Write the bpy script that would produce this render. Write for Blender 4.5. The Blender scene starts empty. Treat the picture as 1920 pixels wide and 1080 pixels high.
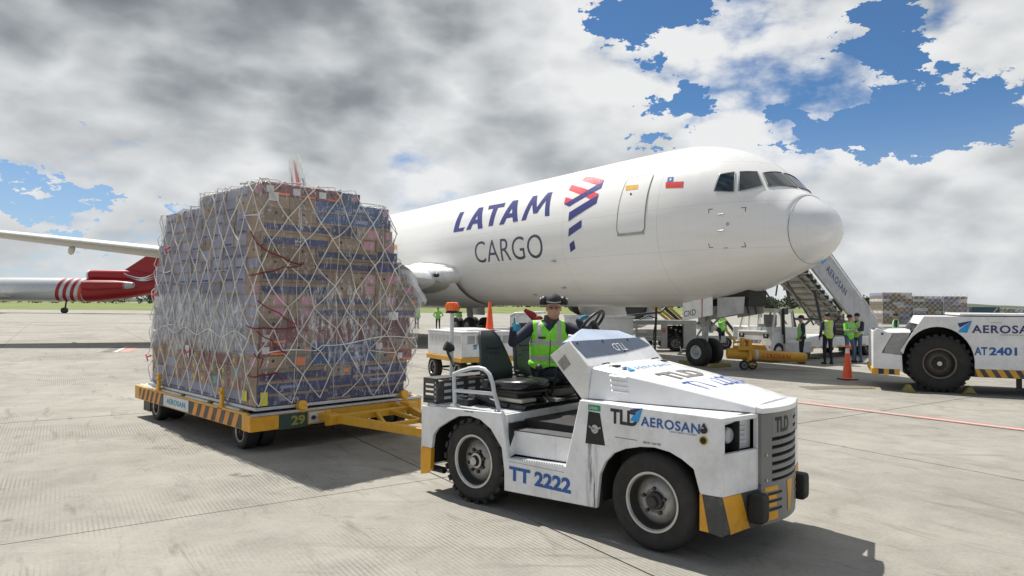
import bpy, bmesh, math, random
import numpy as np
from math import sin, cos, pi, radians, hypot, sqrt, tan, atan2
from mathutils import Vector, Matrix
from mathutils.bvhtree import BVHTree
random.seed(7)
S = bpy.context.scene
COL = S.collection
R = radians
# ---------------------------------------------------------------- camera
CAMZ = 2.0
cd = bpy.data.cameras.new('camera'); cam = bpy.data.objects.new('camera', cd); COL.objects.link(cam)
cam.location = (0, 0, CAMZ); cam.rotation_euler = (R(90 + 1.377), R(-0.5), 0)
cd.sensor_width = 36; cd.lens = 1290 / 1920 * 36; cd.shift_x = -54 / 1920
cd.clip_start = 0.1; cd.clip_end = 6000
S.camera = cam
# ---------------------------------------------------------------- sun and sky
SUN = Vector((-0.335, 0.41, 0.848)).normalized()
sl = bpy.data.lights.new('sun', 'SUN'); so = bpy.data.objects.new('sun', sl); COL.objects.link(so)
sl.energy = 5.0; sl.angle = R(0.53); sl.color = (1, 0.955, 0.88)
so.rotation_euler = SUN.to_track_quat('Z', 'Y').to_euler()
W = bpy.data.worlds.new('World'); S.world = W; W.use_nodes = True
nt = W.node_tree
for n in list(nt.nodes): nt.nodes.remove(n)
S.view_settings.view_transform = 'Standard'; S.view_settings.look = 'None'
S.view_settings.exposure = 0.30; S.view_settings.gamma = 1; S.view_settings.use_curve_mapping = False

class NG:
    """little helper for node graphs"""
    def __init__(s, nt): s.nt = nt
    def n(s, t, ins=None, **kw):
        nd = s.nt.nodes.new(t)
        for k, v in kw.items(): setattr(nd, k, v)
        if ins:
            for k, v in ins.items(): s.set(nd.inputs[k], v)
        return nd
    def set(s, sock, v):
        if hasattr(v, 'is_output') or isinstance(v, bpy.types.NodeSocket): s.nt.links.new(v, sock)
        elif isinstance(v, bpy.types.Node): s.nt.links.new(v.outputs[0], sock)
        else:
            if sock.type == 'RGBA' and not isinstance(v, (int, float)) and len(v) == 3: v = (*v, 1)
            sock.default_value = v
    def m(s, op, a, b=None, c=None, clamp=False):
        nd = s.n('ShaderNodeMath', operation=op); nd.use_clamp = clamp
        s.set(nd.inputs[0], a)
        if b is not None: s.set(nd.inputs[1], b)
        if c is not None: s.set(nd.inputs[2], c)
        return nd.outputs[0]
    def v(s, op, a, b=None, sc=None):
        nd = s.n('ShaderNodeVectorMath', operation=op)
        s.set(nd.inputs[0], a)
        if b is not None: s.set(nd.inputs[1], b)
        if sc is not None: s.set(nd.inputs['Scale'], sc)
        return nd.outputs['Value'] if op in ('DOT_PRODUCT', 'LENGTH', 'DISTANCE') else nd.outputs[0]
    def noise(s, vec, scale, detail=6, rough=0.55, dist=0.0, lac=2.0):
        nd = s.n('ShaderNodeTexNoise', {'Vector': vec, 'Scale': scale, 'Detail': detail, 'Roughness': rough, 'Distortion': dist, 'Lacunarity': lac})
        return nd.outputs['Fac']
    def ramp(s, f, stops, interp='LINEAR'):
        nd = s.n('ShaderNodeValToRGB'); s.set(nd.inputs[0], f); e = nd.color_ramp; e.interpolation = interp
        while len(e.elements) > 1: e.elements.remove(e.elements[0])
        for i, (p, c) in enumerate(stops):
            if i == 0: el = e.elements[0]; el.position = p
            else: el = e.elements.new(p)
            if isinstance(c, (int, float)): c = (c, c, c)
            el.color = (*c, 1)
        return nd.outputs[0]
    def mr(s, f, a, b, c=0.0, d=1.0, smooth=True):
        nd = s.n('ShaderNodeMapRange', {'Value': f, 'From Min': a, 'From Max': b, 'To Min': c, 'To Max': d})
        if smooth: nd.interpolation_type = 'SMOOTHSTEP'
        return nd.outputs[0]
    def mix(s, f, a, b):
        nd = s.n('ShaderNodeMix', data_type='RGBA')
        s.set(nd.inputs[0], f); s.set(nd.inputs[6], a); s.set(nd.inputs[7], b)
        return nd.outputs[2]

def build_sky():
    g = NG(nt)
    co = g.n('ShaderNodeTexCoord').outputs['Generated']
    d = g.v('NORMALIZE', co)
    x, y, z = g.n('ShaderNodeSeparateXYZ', {0: d}).outputs
    sky = g.n('ShaderNodeTexSky', sky_type='NISHITA')
    sky.sun_disc = False; sky.sun_elevation = math.asin(SUN.z); sky.sun_rotation = atan2(SUN.x, SUN.y)
    sky.altitude = 2500; sky.air_density = 1.0; sky.dust_density = 0.5; sky.ozone_density = 1.6
    P = g.v('MULTIPLY', d, (1.6, 1.6, 3.0))
    S2 = (SUN.x * 0.5, SUN.y * 0.5, SUN.z * 1.3)
    def field(off, sc, det=8, ro=0.5, step=0.0):
        return g.noise(g.v('ADD', P, (off[0] + S2[0] * step, off[1] + S2[1] * step, off[2] + S2[2] * step)), sc, det, ro, 0.0)
    def billow(off, sc, det, step=0.0):
        n = field(off, sc, det, 0.45, step)
        return g.m('MULTIPLY', g.m('ABSOLUTE', g.m('SUBTRACT', n, 0.5)), 4.0)
    nw = field((5.0, 2.0, 7.0), 3.6, 4, 0.5)
    wn = g.n('ShaderNodeTexNoise', {'Vector': P, 'Scale': 4.5, 'Detail': 9.0, 'Roughness': 0.62}).outputs['Color']
    dw = g.v('ADD', d, g.v('SCALE', g.v('SUBTRACT', wn, (0.5, 0.5, 0.5)), sc=0.08))
    def dirblob(az, el, rad, soft, q=None):
        v = (sin(R(az)) * cos(R(el)), cos(R(az)) * cos(R(el)), sin(R(el)))
        wob = g.m('MULTIPLY', g.m('SUBTRACT', nw, 0.5), 1.0 * (1 - cos(R(rad))))
        return g.mr(g.m('ADD', g.v('DOT_PRODUCT', q or d, v), wob), cos(R(rad)), cos(R(rad * soft)))
    def total(lst, soft, q=None):
        s = None
        for az, el, rad, w in lst:
            b = g.m('MULTIPLY', dirblob(az, el, rad, soft, q), w); s = b if s is None else g.m('ADD', s, b)
        return s
    holes = total(HOLES, 0.3, dw); banks = total(BANKS, 0.1); glow = total(BRIGHT, 0.1)
    B0, M0 = (3.1, 1.7, 0.4), (9.3, 4.2, 2.0)
    big = field(B0, 1.5, 7, 0.5); bil = billow(M0, 2.6, 3); bil2 = billow((1.3, 8.2, 5.0), 6.0, 4)
    wisp = field((6.6, 3.3, 1.1), 9.0, 8, 0.6)
    form = g.m('ADD', g.m('MULTIPLY', big, 0.62), g.m('ADD', g.m('MULTIPLY', bil, 0.20), g.m('ADD', g.m('MULTIPLY', bil2, 0.08), g.m('MULTIPLY', wisp, 0.14))))
    dd = g.m('ADD', g.m('SUBTRACT', form, holes), g.m('MULTIPLY', banks, 0.10))
    cover = g.mr(g.m('ADD', dd, g.m('MULTIPLY', g.m('SUBTRACT', field((2.2, 7.1, 3.0), 7.0, 9, 0.62), 0.5), 0.34)), 0.25, 0.43)
    # lit flanks: form here against form a step towards the sun
    formb = g.m('ADD', g.m('MULTIPLY', field(B0, 1.5, 7, 0.5, 0.12), 0.62), g.m('ADD', g.m('MULTIPLY', billow(M0, 2.6, 3, 0.12), 0.20), g.m('MULTIPLY', billow((1.3, 8.2, 5.0), 6.0, 4, 0.05), 0.08)))
    forma = g.m('ADD', g.m('MULTIPLY', big, 0.62), g.m('ADD', g.m('MULTIPLY', bil, 0.20), g.m('MULTIPLY', bil2, 0.08)))
    lit = g.m('MULTIPLY', g.m('SUBTRACT', forma, formb), 3.0)
    thick = g.m('ADD', g.mr(g.m('ADD', form, g.m('MULTIPLY', banks, 0.10)), 0.36, 0.66, 0.0, 0.50, False), g.m('MULTIPLY', banks, 0.58))
    shade = g.m('ADD', g.m('SUBTRACT', 0.97, thick), g.m('ADD', lit, g.m('MULTIPLY', g.m('SUBTRACT', wisp, 0.5), 0.50)))
    shade = g.m('ADD', shade, g.m('MULTIPLY', glow, 0.26))
    shade = g.m('ADD', g.m('MULTIPLY', shade, 0.80), 0.15)
    ccol = g.ramp(shade, [(-0.0, (0.17, 0.19, 0.21)), (0.25, (0.26, 0.285, 0.305)), (0.5, (0.43, 0.455, 0.475)), (0.75, (0.62, 0.64, 0.655)), (1.0, (0.80, 0.81, 0.815))])
    ccol = g.v('SCALE', ccol, sc=11.0)
    hz = g.mr(z, 0.0, 0.08, 0.35, 0.0)
    ccol = g.mix(hz, ccol, (6.7, 7.0, 7.15))
    skyc = g.v('SCALE', g.v('MULTIPLY', sky.outputs[0], (0.50, 0.88, 1.12)), sc=0.95)
    skyc = g.mix(g.mr(z, 0.0, 0.3, 0.6, 0.05), skyc, (6.0, 6.6, 7.2))
    out = g.mix(cover, skyc, ccol)
    bg = g.n('ShaderNodeBackground', {'Color': out, 'Strength': 0.078})
    wo = g.n('ShaderNodeOutputWorld'); nt.links.new(bg.outputs[0], wo.inputs[0])
# azimuth to the right of the view axis, elevation, radius, weight (degrees)
HOLES = [(9.3, 23.5, 4.6, 0.34), (25.5, 16.8, 3.2, 0.28), (31, 17.2, 4.3, 0.34), (36.5, 18, 6.0, 0.36), (-33.8, 8.9, 2.7, 0.30), (-22, 17, 9, -0.12), (-29.5, 14.5, 6, -0.26), (150, 40, 35, 0.25), (-110, 50, 30, 0.25)]
BANKS = [(-21, 28, 17, 1.0), (-36, 22, 10, 0.4), (-6, 27.5, 8, 0.65), (-17, 13, 6, 0.5), (-27, 15, 5, 0.3), (-3, 14.5, 5, 0.35), (22, 8, 5, 0.3), (30, 6, 5, 0.3), (60, 45, 25, 0.4), (-150, 30, 30, 0.8)]
BRIGHT = [(3, 19, 8, 0.8), (-33, 14, 4, 0.5), (17, 20, 9, 0.8), (30, 12, 6, 0.6), (-20, 19.5, 5, 0.6), (-9, 18, 5, 0.6), (-9, 10, 5, 0.4), (12, 14, 6, 0.4)]
build_sky()

# ---------------------------------------------------------------- helpers
def fin(me, recalc=True, angle=35, smooth=True):
    bm = bmesh.new(); bm.from_mesh(me)
    if recalc: bmesh.ops.recalc_face_normals(bm, faces=bm.faces)
    bm.to_mesh(me); bm.free()
    if smooth:
        me.polygons.foreach_set('use_smooth', [True] * len(me.polygons))
        me.set_sharp_from_angle(angle=R(angle))

def link(name, me, parent=None, mats=None, bevel=0, label=None, kind=None, seg=2):
    o = bpy.data.objects.new(name, me); COL.objects.link(o)
    if mats is not None and len(me.materials) == 0:
        for m in (mats if isinstance(mats, (list, tuple)) else [mats]): me.materials.append(m)
    if parent is not None: o.parent = parent
    if bevel:
        b = o.modifiers.new('bevel', 'BEVEL'); b.width = bevel; b.segments = seg; b.limit_method = 'ANGLE'; b.angle_limit = R(40)
        b.harden_normals = False
    if label: o['label'] = label
    if kind: o['kind'] = kind
    return o

def thing(name, label, cat, loc=(0, 0, 0), rotz=0, group=None):
    o = bpy.data.objects.new(name, None); COL.objects.link(o)
    o.location = loc; o.rotation_euler = (0, 0, rotz); o['label'] = label; o['category'] = cat
    o.empty_display_size = 0.2
    if group: o['group'] = group
    return o

def copy_tree(o, parent=None):
    c = o.copy(); COL.objects.link(c)
    if parent is not None: c.parent = parent
    for ch in list(o.children): copy_tree(ch, c)
    return c

TXT = {}
def text2d(body, bold=0.0, space=1.0, shear=0.0):
    key = (body, bold, space, shear)
    if key in TXT: return TXT[key]
    cu = bpy.data.curves.new('text', 'FONT'); cu.body = body; cu.size = 1; cu.offset = bold; cu.space_character = space; cu.shear = shear
    cu.fill_mode = 'FRONT'; cu.resolution_u = 4
    ob = bpy.data.objects.new('text', cu); COL.objects.link(ob)
    dg = bpy.context.evaluated_depsgraph_get()
    me = bpy.data.meshes.new_from_object(ob.evaluated_get(dg))
    V = np.array([v.co[:2] for v in me.vertices]); F = [tuple(p.vertices) for p in me.polygons]
    bpy.data.objects.remove(ob); bpy.data.meshes.remove(me); bpy.data.curves.remove(cu)
    V = V - V.min(axis=0)
    TXT[key] = (V, F); return TXT[key]

class MB:
    def __init__(s): s.v = []; s.f = []; s.mi = []
    def add(s, vs, fs, mi=0):
        b = len(s.v); s.v += [tuple(v) for v in vs]
        for f in fs: s.f.append(tuple(b + i for i in f)); s.mi.append(mi)
        return s
    def box(s, x0, x1, y0, y1, z0, z1, mi=0):
        return s.add([(x0, y0, z0), (x1, y0, z0), (x1, y1, z0), (x0, y1, z0), (x0, y0, z1), (x1, y0, z1), (x1, y1, z1), (x0, y1, z1)],
                     [(0, 3, 2, 1), (4, 5, 6, 7), (0, 1, 5, 4), (1, 2, 6, 5), (2, 3, 7, 6), (3, 0, 4, 7)], mi)
    def hexa(s, b, t, mi=0):
        """bottom ring b and top ring t, four points each"""
        return s.add(list(b) + list(t), [(0, 3, 2, 1), (4, 5, 6, 7), (0, 1, 5, 4), (1, 2, 6, 5), (2, 3, 7, 6), (3, 0, 4, 7)], mi)
    def prism(s, poly, axis, a0, a1, mi=0):
        n = len(poly)
        def P(p, a): return {'x': (a, p[0], p[1]), 'y': (p[0], a, p[1]), 'z': (p[0], p[1], a)}[axis]
        vs = [P(p, a0) for p in poly] + [P(p, a1) for p in poly]
        fs = [tuple(range(n))[::-1], tuple(range(n, 2 * n))] + [(i, (i + 1) % n, n + (i + 1) % n, n + i) for i in range(n)]
        return s.add(vs, fs, mi)
    def loft(s, rings, mi=0, closed=True, caps=True):
        n = len(rings[0]); vs = [p for r in rings for p in r]; fs = []
        for k in range(len(rings) - 1):
            for i in range(n if closed else n - 1):
                j = (i + 1) % n; fs.append((k * n + i, k * n + j, (k + 1) * n + j, (k + 1) * n + i))
        if caps and closed: fs += [tuple(range(n))[::-1], tuple(range((len(rings) - 1) * n, len(rings) * n))]
        return s.add(vs, fs, mi)
    def cyl(s, p0, p1, r0, r1=None, n=16, mi=0, caps=True):
        p0 = Vector(p0); p1 = Vector(p1); r1 = r0 if r1 is None else r1
        d = (p1 - p0).normalized(); a = d.orthogonal().normalized(); b = d.cross(a)
        rings = [[p + (a * cos(t) + b * sin(t)) * r for t in [2 * pi * i / n for i in range(n)]] for p, r in ((p0, r0), (p1, r1))]
        return s.loft(rings, mi, caps=caps)
    def tube(s, pts, r, n=8, mi=0, rr=None):
        pts = [Vector(p) for p in pts]; rings = []; ref = None
        for i, p in enumerate(pts):
            d = (pts[min(i + 1, len(pts) - 1)] - pts[max(i - 1, 0)]).normalized()
            if ref is None: ref = d.orthogonal().normalized()
            a = (ref - d * ref.dot(d)); a = a.normalized() if a.length > 1e-5 else d.orthogonal().normalized()
            ref = a; b = d.cross(a); q = rr[i] if rr else r
            rings.append([p + (a * cos(t) + b * sin(t)) * q for t in [2 * pi * k / n for k in range(n)]])
        return s.loft(rings, mi)
    def lathe(s, prof, c, axis=(0, 1, 0), n=32, mi=0, closed=False):
        c = Vector(c); d = Vector(axis).normalized(); a = d.orthogonal().normalized(); b = d.cross(a)
        vs = []; fs = []; k = len(prof)
        for i in range(n):
            t = 2 * pi * i / n; e = a * cos(t) + b * sin(t)
            for r, h in prof: vs.append(c + e * r + d * h)
        for i in range(n):
            j = (i + 1) % n
            for q in range(k if closed else k - 1):
                w = (q + 1) % k; fs.append((i * k + q, j * k + q, j * k + w, i * k + w))
        return s.add(vs, fs, mi)
    def ell(s, c, r, n=12, m=8, mi=0, rot=None):
        if isinstance(r, (int, float)): r = (r, r, r)
        vs = []; fs = []
        M = rot or Matrix.Identity(3); c = Vector(c)
        for i in range(m + 1):
            th = pi * i / m
            for j in range(n):
                ph = 2 * pi * j / n
                vs.append(c + M @ Vector((r[0] * sin(th) * cos(ph), r[1] * sin(th) * sin(ph), r[2] * cos(th))))
        for i in range(m):
            for j in range(n):
                k = (j + 1) % n
                if i == 0: fs.append((0 * n + j, n + j, n + k))
                elif i == m - 1: fs.append((i * n + j, (i + 1) * n + j, i * n + k))
                else: fs.append((i * n + j, (i + 1) * n + j, (i + 1) * n + k, i * n + k))
        return s.add(vs, fs, mi)
    def poly(s, pts, mi=0): return s.add(pts, [tuple(range(len(pts)))], mi)
    def text(s, body, o, xd, yd, h, w=None, bold=0.0, space=1.0, shear=0.0, mi=0, off=(0, 0, 0)):
        V, F = text2d(body, bold, space, shear)
        o = Vector(o) + Vector(off); xd = Vector(xd).normalized(); yd = Vector(yd).normalized()
        sy = h / V[:, 1].max(); sx = sy if w is None else w / V[:, 0].max()
        return s.add([o + xd * (p[0] * sx) + yd * (p[1] * sy) for p in V], F, mi)
    def mesh(s, name, angle=35, smooth=True, recalc=True):
        me = bpy.data.meshes.new(name); me.from_pydata([tuple(v) for v in s.v], [], s.f)
        me.polygons.foreach_set('material_index', s.mi); me.update()
        fin(me, recalc, angle, smooth); return me
    def build(s, name, mats, parent=None, bevel=0, angle=35, smooth=True, label=None, kind=None, recalc=True, seg=2):
        return link(name, s.mesh(name, angle, smooth, recalc), parent, mats, bevel, label, kind, seg)

# ---------------------------------------------------------------- materials
MC = {}
def mat(name, col, rough=0.5, metal=0.0, var=0.12, vscale=3.0, dirt=0.0, dcol=(0.09, 0.075, 0.06), dscale=2.0, bump=0.0, bscale=40, coat=0.0, scratch=0.0, streak=0.0, spec=0.5):
    if name in MC: return MC[name]
    m = bpy.data.materials.new(name); m.use_nodes = True; t = m.node_tree; g = NG(t)
    b = t.nodes['Principled BSDF']
    co = g.n('ShaderNodeTexCoord').outputs['Object']
    c = (*col, 1)
    n = g.noise(co, vscale, 5, 0.6)
    f = g.mr(n, 0.3, 0.7, 1 - var, 1 + var * 0.6)
    out = g.v('SCALE', c[:3], sc=f)
    if dirt:
        dn = g.noise(co, dscale, 9, 0.68, 0.3)
        fine = g.noise(co, dscale * 9, 6, 0.7)
        df = g.m('MULTIPLY', g.mr(g.m('ADD', g.m('MULTIPLY', dn, 0.7), g.m('MULTIPLY', fine, 0.3)), 0.47, 0.68), dirt, clamp=True)
        out = g.mix(df, out, dcol)
    if streak:
        mp = g.n('ShaderNodeMapping', {'Vector': co, 'Scale': (14, 14, 0.9)})
        sn = g.noise(mp.outputs[0], 1.6, 7, 0.7)
        sf = g.m('MULTIPLY', g.mr(sn, 0.56, 0.72), streak, clamp=True)
        out = g.mix(sf, out, dcol)
    if scratch:
        vn = g.noise(g.v('MULTIPLY', co, (1, 1, 1.7)), 17, 8, 0.8, 1.2)
        sf = g.m('MULTIPLY', g.mr(vn, 0.64, 0.67), scratch, clamp=True)
        out = g.mix(sf, out, dcol)
    g.set(b.inputs['Base Color'], out)
    rn = g.noise(co, vscale * 4, 4, 0.6)
    g.set(b.inputs['Roughness'], g.mr(rn, 0.25, 0.75, max(0.03, rough - 0.08), min(1, rough + 0.1)))
    b.inputs['Metallic'].default_value = metal
    b.inputs['Coat Weight'].default_value = coat; b.inputs['Coat Roughness'].default_value = 0.12
    b.inputs['Specular IOR Level'].default_value = spec
    if bump:
        bn = g.noise(co, bscale, 5, 0.6)
        bp = g.n('ShaderNodeBump', {'Height': bn, 'Strength': bump, 'Distance': 0.01})
        g.set(b.inputs['Normal'], bp.outputs[0])
    MC[name] = m; return m

M_white = mat('white_paint', (0.77, 0.78, 0.79), 0.34, dirt=0.26, dcol=(0.33, 0.30, 0.26), dscale=1.9, scratch=0.8, streak=0.30, bump=0.03, coat=0.25)
M_whiteb = mat('white_paint_far', (0.72, 0.73, 0.73), 0.4, dirt=0.25, dcol=(0.3, 0.28, 0.25), dscale=1.2, streak=0.15)
M_hood = mat('hood_white_paint', (0.80, 0.80, 0.80), 0.3, var=0.05, dirt=0.08, dcol=(0.4, 0.37, 0.33), dscale=2.2, coat=0.3)
M_chip = mat('chipped_white_paint', (0.74, 0.73, 0.71), 0.45, dirt=0.3, dcol=(0.28, 0.24, 0.2), dscale=4, scratch=0.7, bump=0.08)
M_black = mat('black_paint', (0.018, 0.018, 0.019), 0.5, dirt=0.2, dcol=(0.07, 0.065, 0.055))
M_dark = mat('dark_steel', (0.045, 0.046, 0.048), 0.5, 0.3, dirt=0.4, dcol=(0.10, 0.085, 0.07), scratch=0.4, bump=0.1)
M_under = mat('greasy_underbody', (0.016, 0.016, 0.016), 0.7, dirt=0.4, dcol=(0.05, 0.042, 0.035))
M_yel = mat('yellow_paint', (0.72, 0.38, 0.025), 0.42, dirt=0.35, dcol=(0.16, 0.095, 0.03), dscale=3, scratch=0.75, streak=0.2, bump=0.06)
M_yelf = mat('yellow_paint_far', (0.62, 0.33, 0.03), 0.45, dirt=0.2, dcol=(0.2, 0.12, 0.04), dscale=2)
M_yelc = mat('chipped_yellow_stripe', (0.75, 0.36, 0.02), 0.45, dirt=0.3, dcol=(0.06, 0.05, 0.04), dscale=5, scratch=1.0)
M_grile = mat('grey_radiator_paint', (0.20, 0.205, 0.20), 0.42, dirt=0.2, scratch=0.3, dcol=(0.08, 0.075, 0.07))
M_stripe = mat('charcoal_stripe', (0.055, 0.055, 0.056), 0.55, dirt=0.25, dcol=(0.35, 0.33, 0.25), dscale=6, scratch=0.6)
M_tyre = mat('tyre_rubber', (0.017, 0.0165, 0.016), 0.72, dirt=0.35, dcol=(0.06, 0.054, 0.047), dscale=3.5, bump=0.25, bscale=30)
M_rim = mat('dusty_rim', (0.42, 0.41, 0.39), 0.45, 0.4, dirt=0.8, dcol=(0.07, 0.062, 0.052), dscale=6, scratch=1.0, bump=0.1)
M_rimd = mat('dark_rim', (0.05, 0.048, 0.045), 0.55, 0.3, dirt=0.5, dcol=(0.16, 0.14, 0.12), dscale=5)
M_lip = mat('worn_rim_lip', (0.55, 0.54, 0.52), 0.35, 0.5, dirt=0.4, dcol=(0.14, 0.12, 0.1), dscale=6)
M_vinyl = mat('black_vinyl', (0.012, 0.013, 0.014), 0.28, bump=0.12, bscale=90)
M_vinylg = mat('green_black_seat_fabric', (0.010, 0.020, 0.020), 0.5, bump=0.15, bscale=60)
M_alu = mat('aluminium', (0.52, 0.54, 0.56), 0.35, 0.75, dirt=0.3, dcol=(0.25, 0.25, 0.24))
M_chrome = mat('bare_steel', (0.50, 0.50, 0.49), 0.3, 0.8, dirt=0.3)
M_rail = mat('rail_grey_white_paint', (0.62, 0.64, 0.66), 0.35, dirt=0.12)
M_blue = mat('blue_lettering', (0.015, 0.10, 0.36), 0.45, scratch=0.25, dcol=(0.6, 0.62, 0.62))
M_navy = mat('navy_lettering', (0.018, 0.032, 0.16), 0.4)
M_navyl = mat('airline_navy', (0.035, 0.04, 0.20), 0.35, var=0.05)
M_red = mat('airline_coral_red', (0.72, 0.055, 0.085), 0.35, var=0.05)
M_lblue = mat('light_blue_print', (0.02, 0.30, 0.65), 0.4)
M_blk = mat('black_print', (0.015, 0.015, 0.016), 0.5, scratch=0.2, dcol=(0.5, 0.5, 0.5))
M_gprint = mat('worn_grey_print', (0.16, 0.155, 0.15), 0.5)
M_dash = mat('slate_grey_film', (0.085, 0.115, 0.17), 0.30)
M_orange = mat('orange_plastic', (0.85, 0.16, 0.03), 0.4, dirt=0.15, dcol=(0.2, 0.08, 0.04))
M_green = mat('green_sticker', (0.01, 0.26, 0.12), 0.5)
M_redp = mat('red_paint', (0.60, 0.03, 0.03), 0.4, dirt=0.1)
M_grey = mat('grey_equipment_paint', (0.36, 0.37, 0.37), 0.45, dirt=0.3, dcol=(0.14, 0.13, 0.12), streak=0.2)
M_lgrey = mat('light_grey_paint', (0.55, 0.56, 0.57), 0.42, dirt=0.2, dcol=(0.22, 0.2, 0.19))
M_cream = mat('cream_plastic', (0.55, 0.53, 0.42), 0.5)
M_glassd = mat('dark_window_glass', (0.012, 0.018, 0.022), 0.06, coat=0.5)
M_chock = mat('worn_olive_yellow_chock', (0.24, 0.21, 0.06), 0.7, dirt=0.4, dcol=(0.1, 0.09, 0.06))
M_brick = mat('rust', (0.16, 0.06, 0.03), 0.8)
# ---------------------------------------------------------------- ground
GA = R(-55)       # direction of the slab grid and of the grooves
def concrete_mat(name, grooves=True, tint=(1, 1, 1)):
    m = bpy.data.materials.new(name); m.use_nodes = True; g = NG(m.node_tree); b = m.node_tree.nodes['Principled BSDF']
    p = g.n('ShaderNodeNewGeometry').outputs['Position']
    mp = g.n('ShaderNodeMapping', {'Vector': p, 'Rotation': (0, 0, -GA)}).outputs[0]    # x along the grooves
    big = g.noise(p, 0.22, 6, 0.6, 0.5)
    mid = g.noise(p, 1.6, 8, 0.65, 0.4)
    fine = g.noise(p, 26, 6, 0.7)
    st = g.n('ShaderNodeMapping', {'Vector': mp, 'Scale': (0.5, 2.6, 1)}).outputs[0]
    streak = g.noise(st, 1.5, 8, 0.7, 0.6)
    f = g.m('ADD', g.m('MULTIPLY', big, 0.40), g.m('ADD', g.m('MULTIPLY', mid, 0.35), g.m('MULTIPLY', fine, 0.25)))
    col = g.ramp(f, [(0.33, (0.172, 0.163, 0.142)), (0.50, (0.282, 0.270, 0.238)), (0.66, (0.365, 0.352, 0.314))])
    col = g.mix(g.m('MULTIPLY', g.mr(streak, 0.54, 0.72), 0.6), col, (0.125, 0.112, 0.094))
    sk = g.noise(g.n('ShaderNodeMapping', {'Vector': p, 'Rotation': (0, 0, R(22)), 'Scale': (0.32, 3.6, 1)}).outputs[0], 1.2, 7, 0.68, 0.3)
    col = g.mix(g.m('MULTIPLY', g.mr(sk, 0.55, 0.70), g.m('MULTIPLY', g.mr(big, 0.42, 0.58), 0.55)), col, (0.115, 0.105, 0.092))
    # rusty and oily patches
    sp = g.noise(p, 0.9, 9, 0.72, 1.2)
    col = g.mix(g.m('MULTIPLY', g.mr(sp, 0.57, 0.70), 0.55), col, (0.165, 0.125, 0.10))
    spots = g.n('ShaderNodeTexVoronoi', {'Vector': g.v('ADD', p, g.v('SCALE', g.n('ShaderNodeTexNoise', {'Vector': p, 'Scale': 3.0}).outputs['Color'], sc=0.35)), 'Scale': 1.35})
    col = g.mix(g.m('MULTIPLY', g.mr(spots.outputs['Distance'], 0.13, 0.03), g.m('MULTIPLY', g.mr(mid, 0.45, 0.62), 0.6)), col, (0.065, 0.058, 0.05))
    sy = g.n('ShaderNodeSeparateXYZ', {0: mp}).outputs
    if grooves:
        # broom grooves, 30 mm apart, worn away in places
        wv = g.m('SINE', g.m('MULTIPLY', sy[1], 2 * pi / 0.040))
        wj = g.m('ADD', wv, g.m('MULTIPLY', g.m('SUBTRACT', g.noise(p, 30, 3, 0.6), 0.5), 1.6))
        line = g.mr(wj, 0.25, 0.95)
        worn = g.noise(g.v('ADD', p, (4.0, 1.0, 0)), 0.33, 4, 0.55)
        sx = g.n('ShaderNodeSeparateXYZ', {0: p}).outputs
        area = g.m('ADD', g.m('MULTIPLY', g.mr(worn, 0.44, 0.60, 0.06, 1.0), g.mr(g.noise(p, 2.2, 6, 0.7), 0.35, 0.6, 0.45, 1.0)), 0)
        gf = g.m('MULTIPLY', line, area)
        col = g.mix(g.m('MULTIPLY', gf, 0.58), col, (0.095, 0.085, 0.07))
        h = g.m('SUBTRACT', g.m('ADD', g.m('MULTIPLY', fine, 0.5), g.m('MULTIPLY', mid, 0.3)), g.m('MULTIPLY', gf, 0.9))
    else:
        h = fine
    # hairline cracks
    vo = g.n('ShaderNodeTexVoronoi', {'Vector': g.v('ADD', p, g.v('SCALE', g.n('ShaderNodeTexNoise', {'Vector': p, 'Scale': 1.4, 'Detail': 6}).outputs['Color'], sc=1.4)), 'Scale': 0.16}, feature='DISTANCE_TO_EDGE')
    col = g.mix(g.m('MULTIPLY', g.mr(vo.outputs['Distance'], 0.0010, 0.0003), 0.35), col, (0.05, 0.045, 0.04))
    g.set(b.inputs['Base Color'], g.v('MULTIPLY', col, tint))
    b.inputs['Roughness'].default_value = 0.85; b.inputs['Specular IOR Level'].default_value = 0.3
    bp = g.n('ShaderNodeBump', {'Height': h, 'Strength': 0.45, 'Distance': 0.006}); g.set(b.inputs['Normal'], bp.outputs[0])
    return m
M_conc = concrete_mat('grooved_concrete')
M_concf = concrete_mat('distant_concrete', False, (1.0, 1.0, 1.0))
M_joint = mat('joint_filler', (0.055, 0.05, 0.045), 0.9)

def sheet(name, pts, z, m, kind='structure'):
    b = MB(); b.poly([(x, y, z) for x, y in pts]); return b.build(name, m, kind=kind, smooth=False)
sheet('ground', [(-2500, -300), (2500, -300), (2500, 3200), (-2500, 3200)], -0.16, M_concf)
ap = MB(); ap.poly([(-62, -14, -0.03), (62, -14, -0.03), (62, 62, -0.03), (-62, 62, -0.03)])
apron = ap.build('apron', M_joint, kind='structure', smooth=False)
farap = MB()
for (x0, x1, y0, y1) in ((-420, -62, -60, 210), (62, 420, -60, 210), (-62, 62, 62, 210), (-62, 62, -60, -14)):
    farap.poly([(x0, y0, 0), (x1, y0, 0), (x1, y1, 0), (x0, y1, 0)])
farap.build('far_apron', M_concf, kind='structure', smooth=False)
SLW, SLL = 5.6, 7.0
sb = MB(); g0 = 0.011
sb.hexa([(g0, g0, -0.15), (SLL - g0, g0, -0.15), (SLL - g0, SLW - g0, -0.15), (g0, SLW - g0, -0.15)], [(g0, g0, 0), (SLL - g0, g0, 0), (SLL - g0, SLW - g0, 0), (g0, SLW - g0, 0)])
slab_me = sb.mesh('concrete_slab', smooth=False); slab_me.materials.append(M_conc)
e1 = Vector((cos(GA), sin(GA), 0)); e2 = Vector((-sin(GA), cos(GA), 0))
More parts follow.
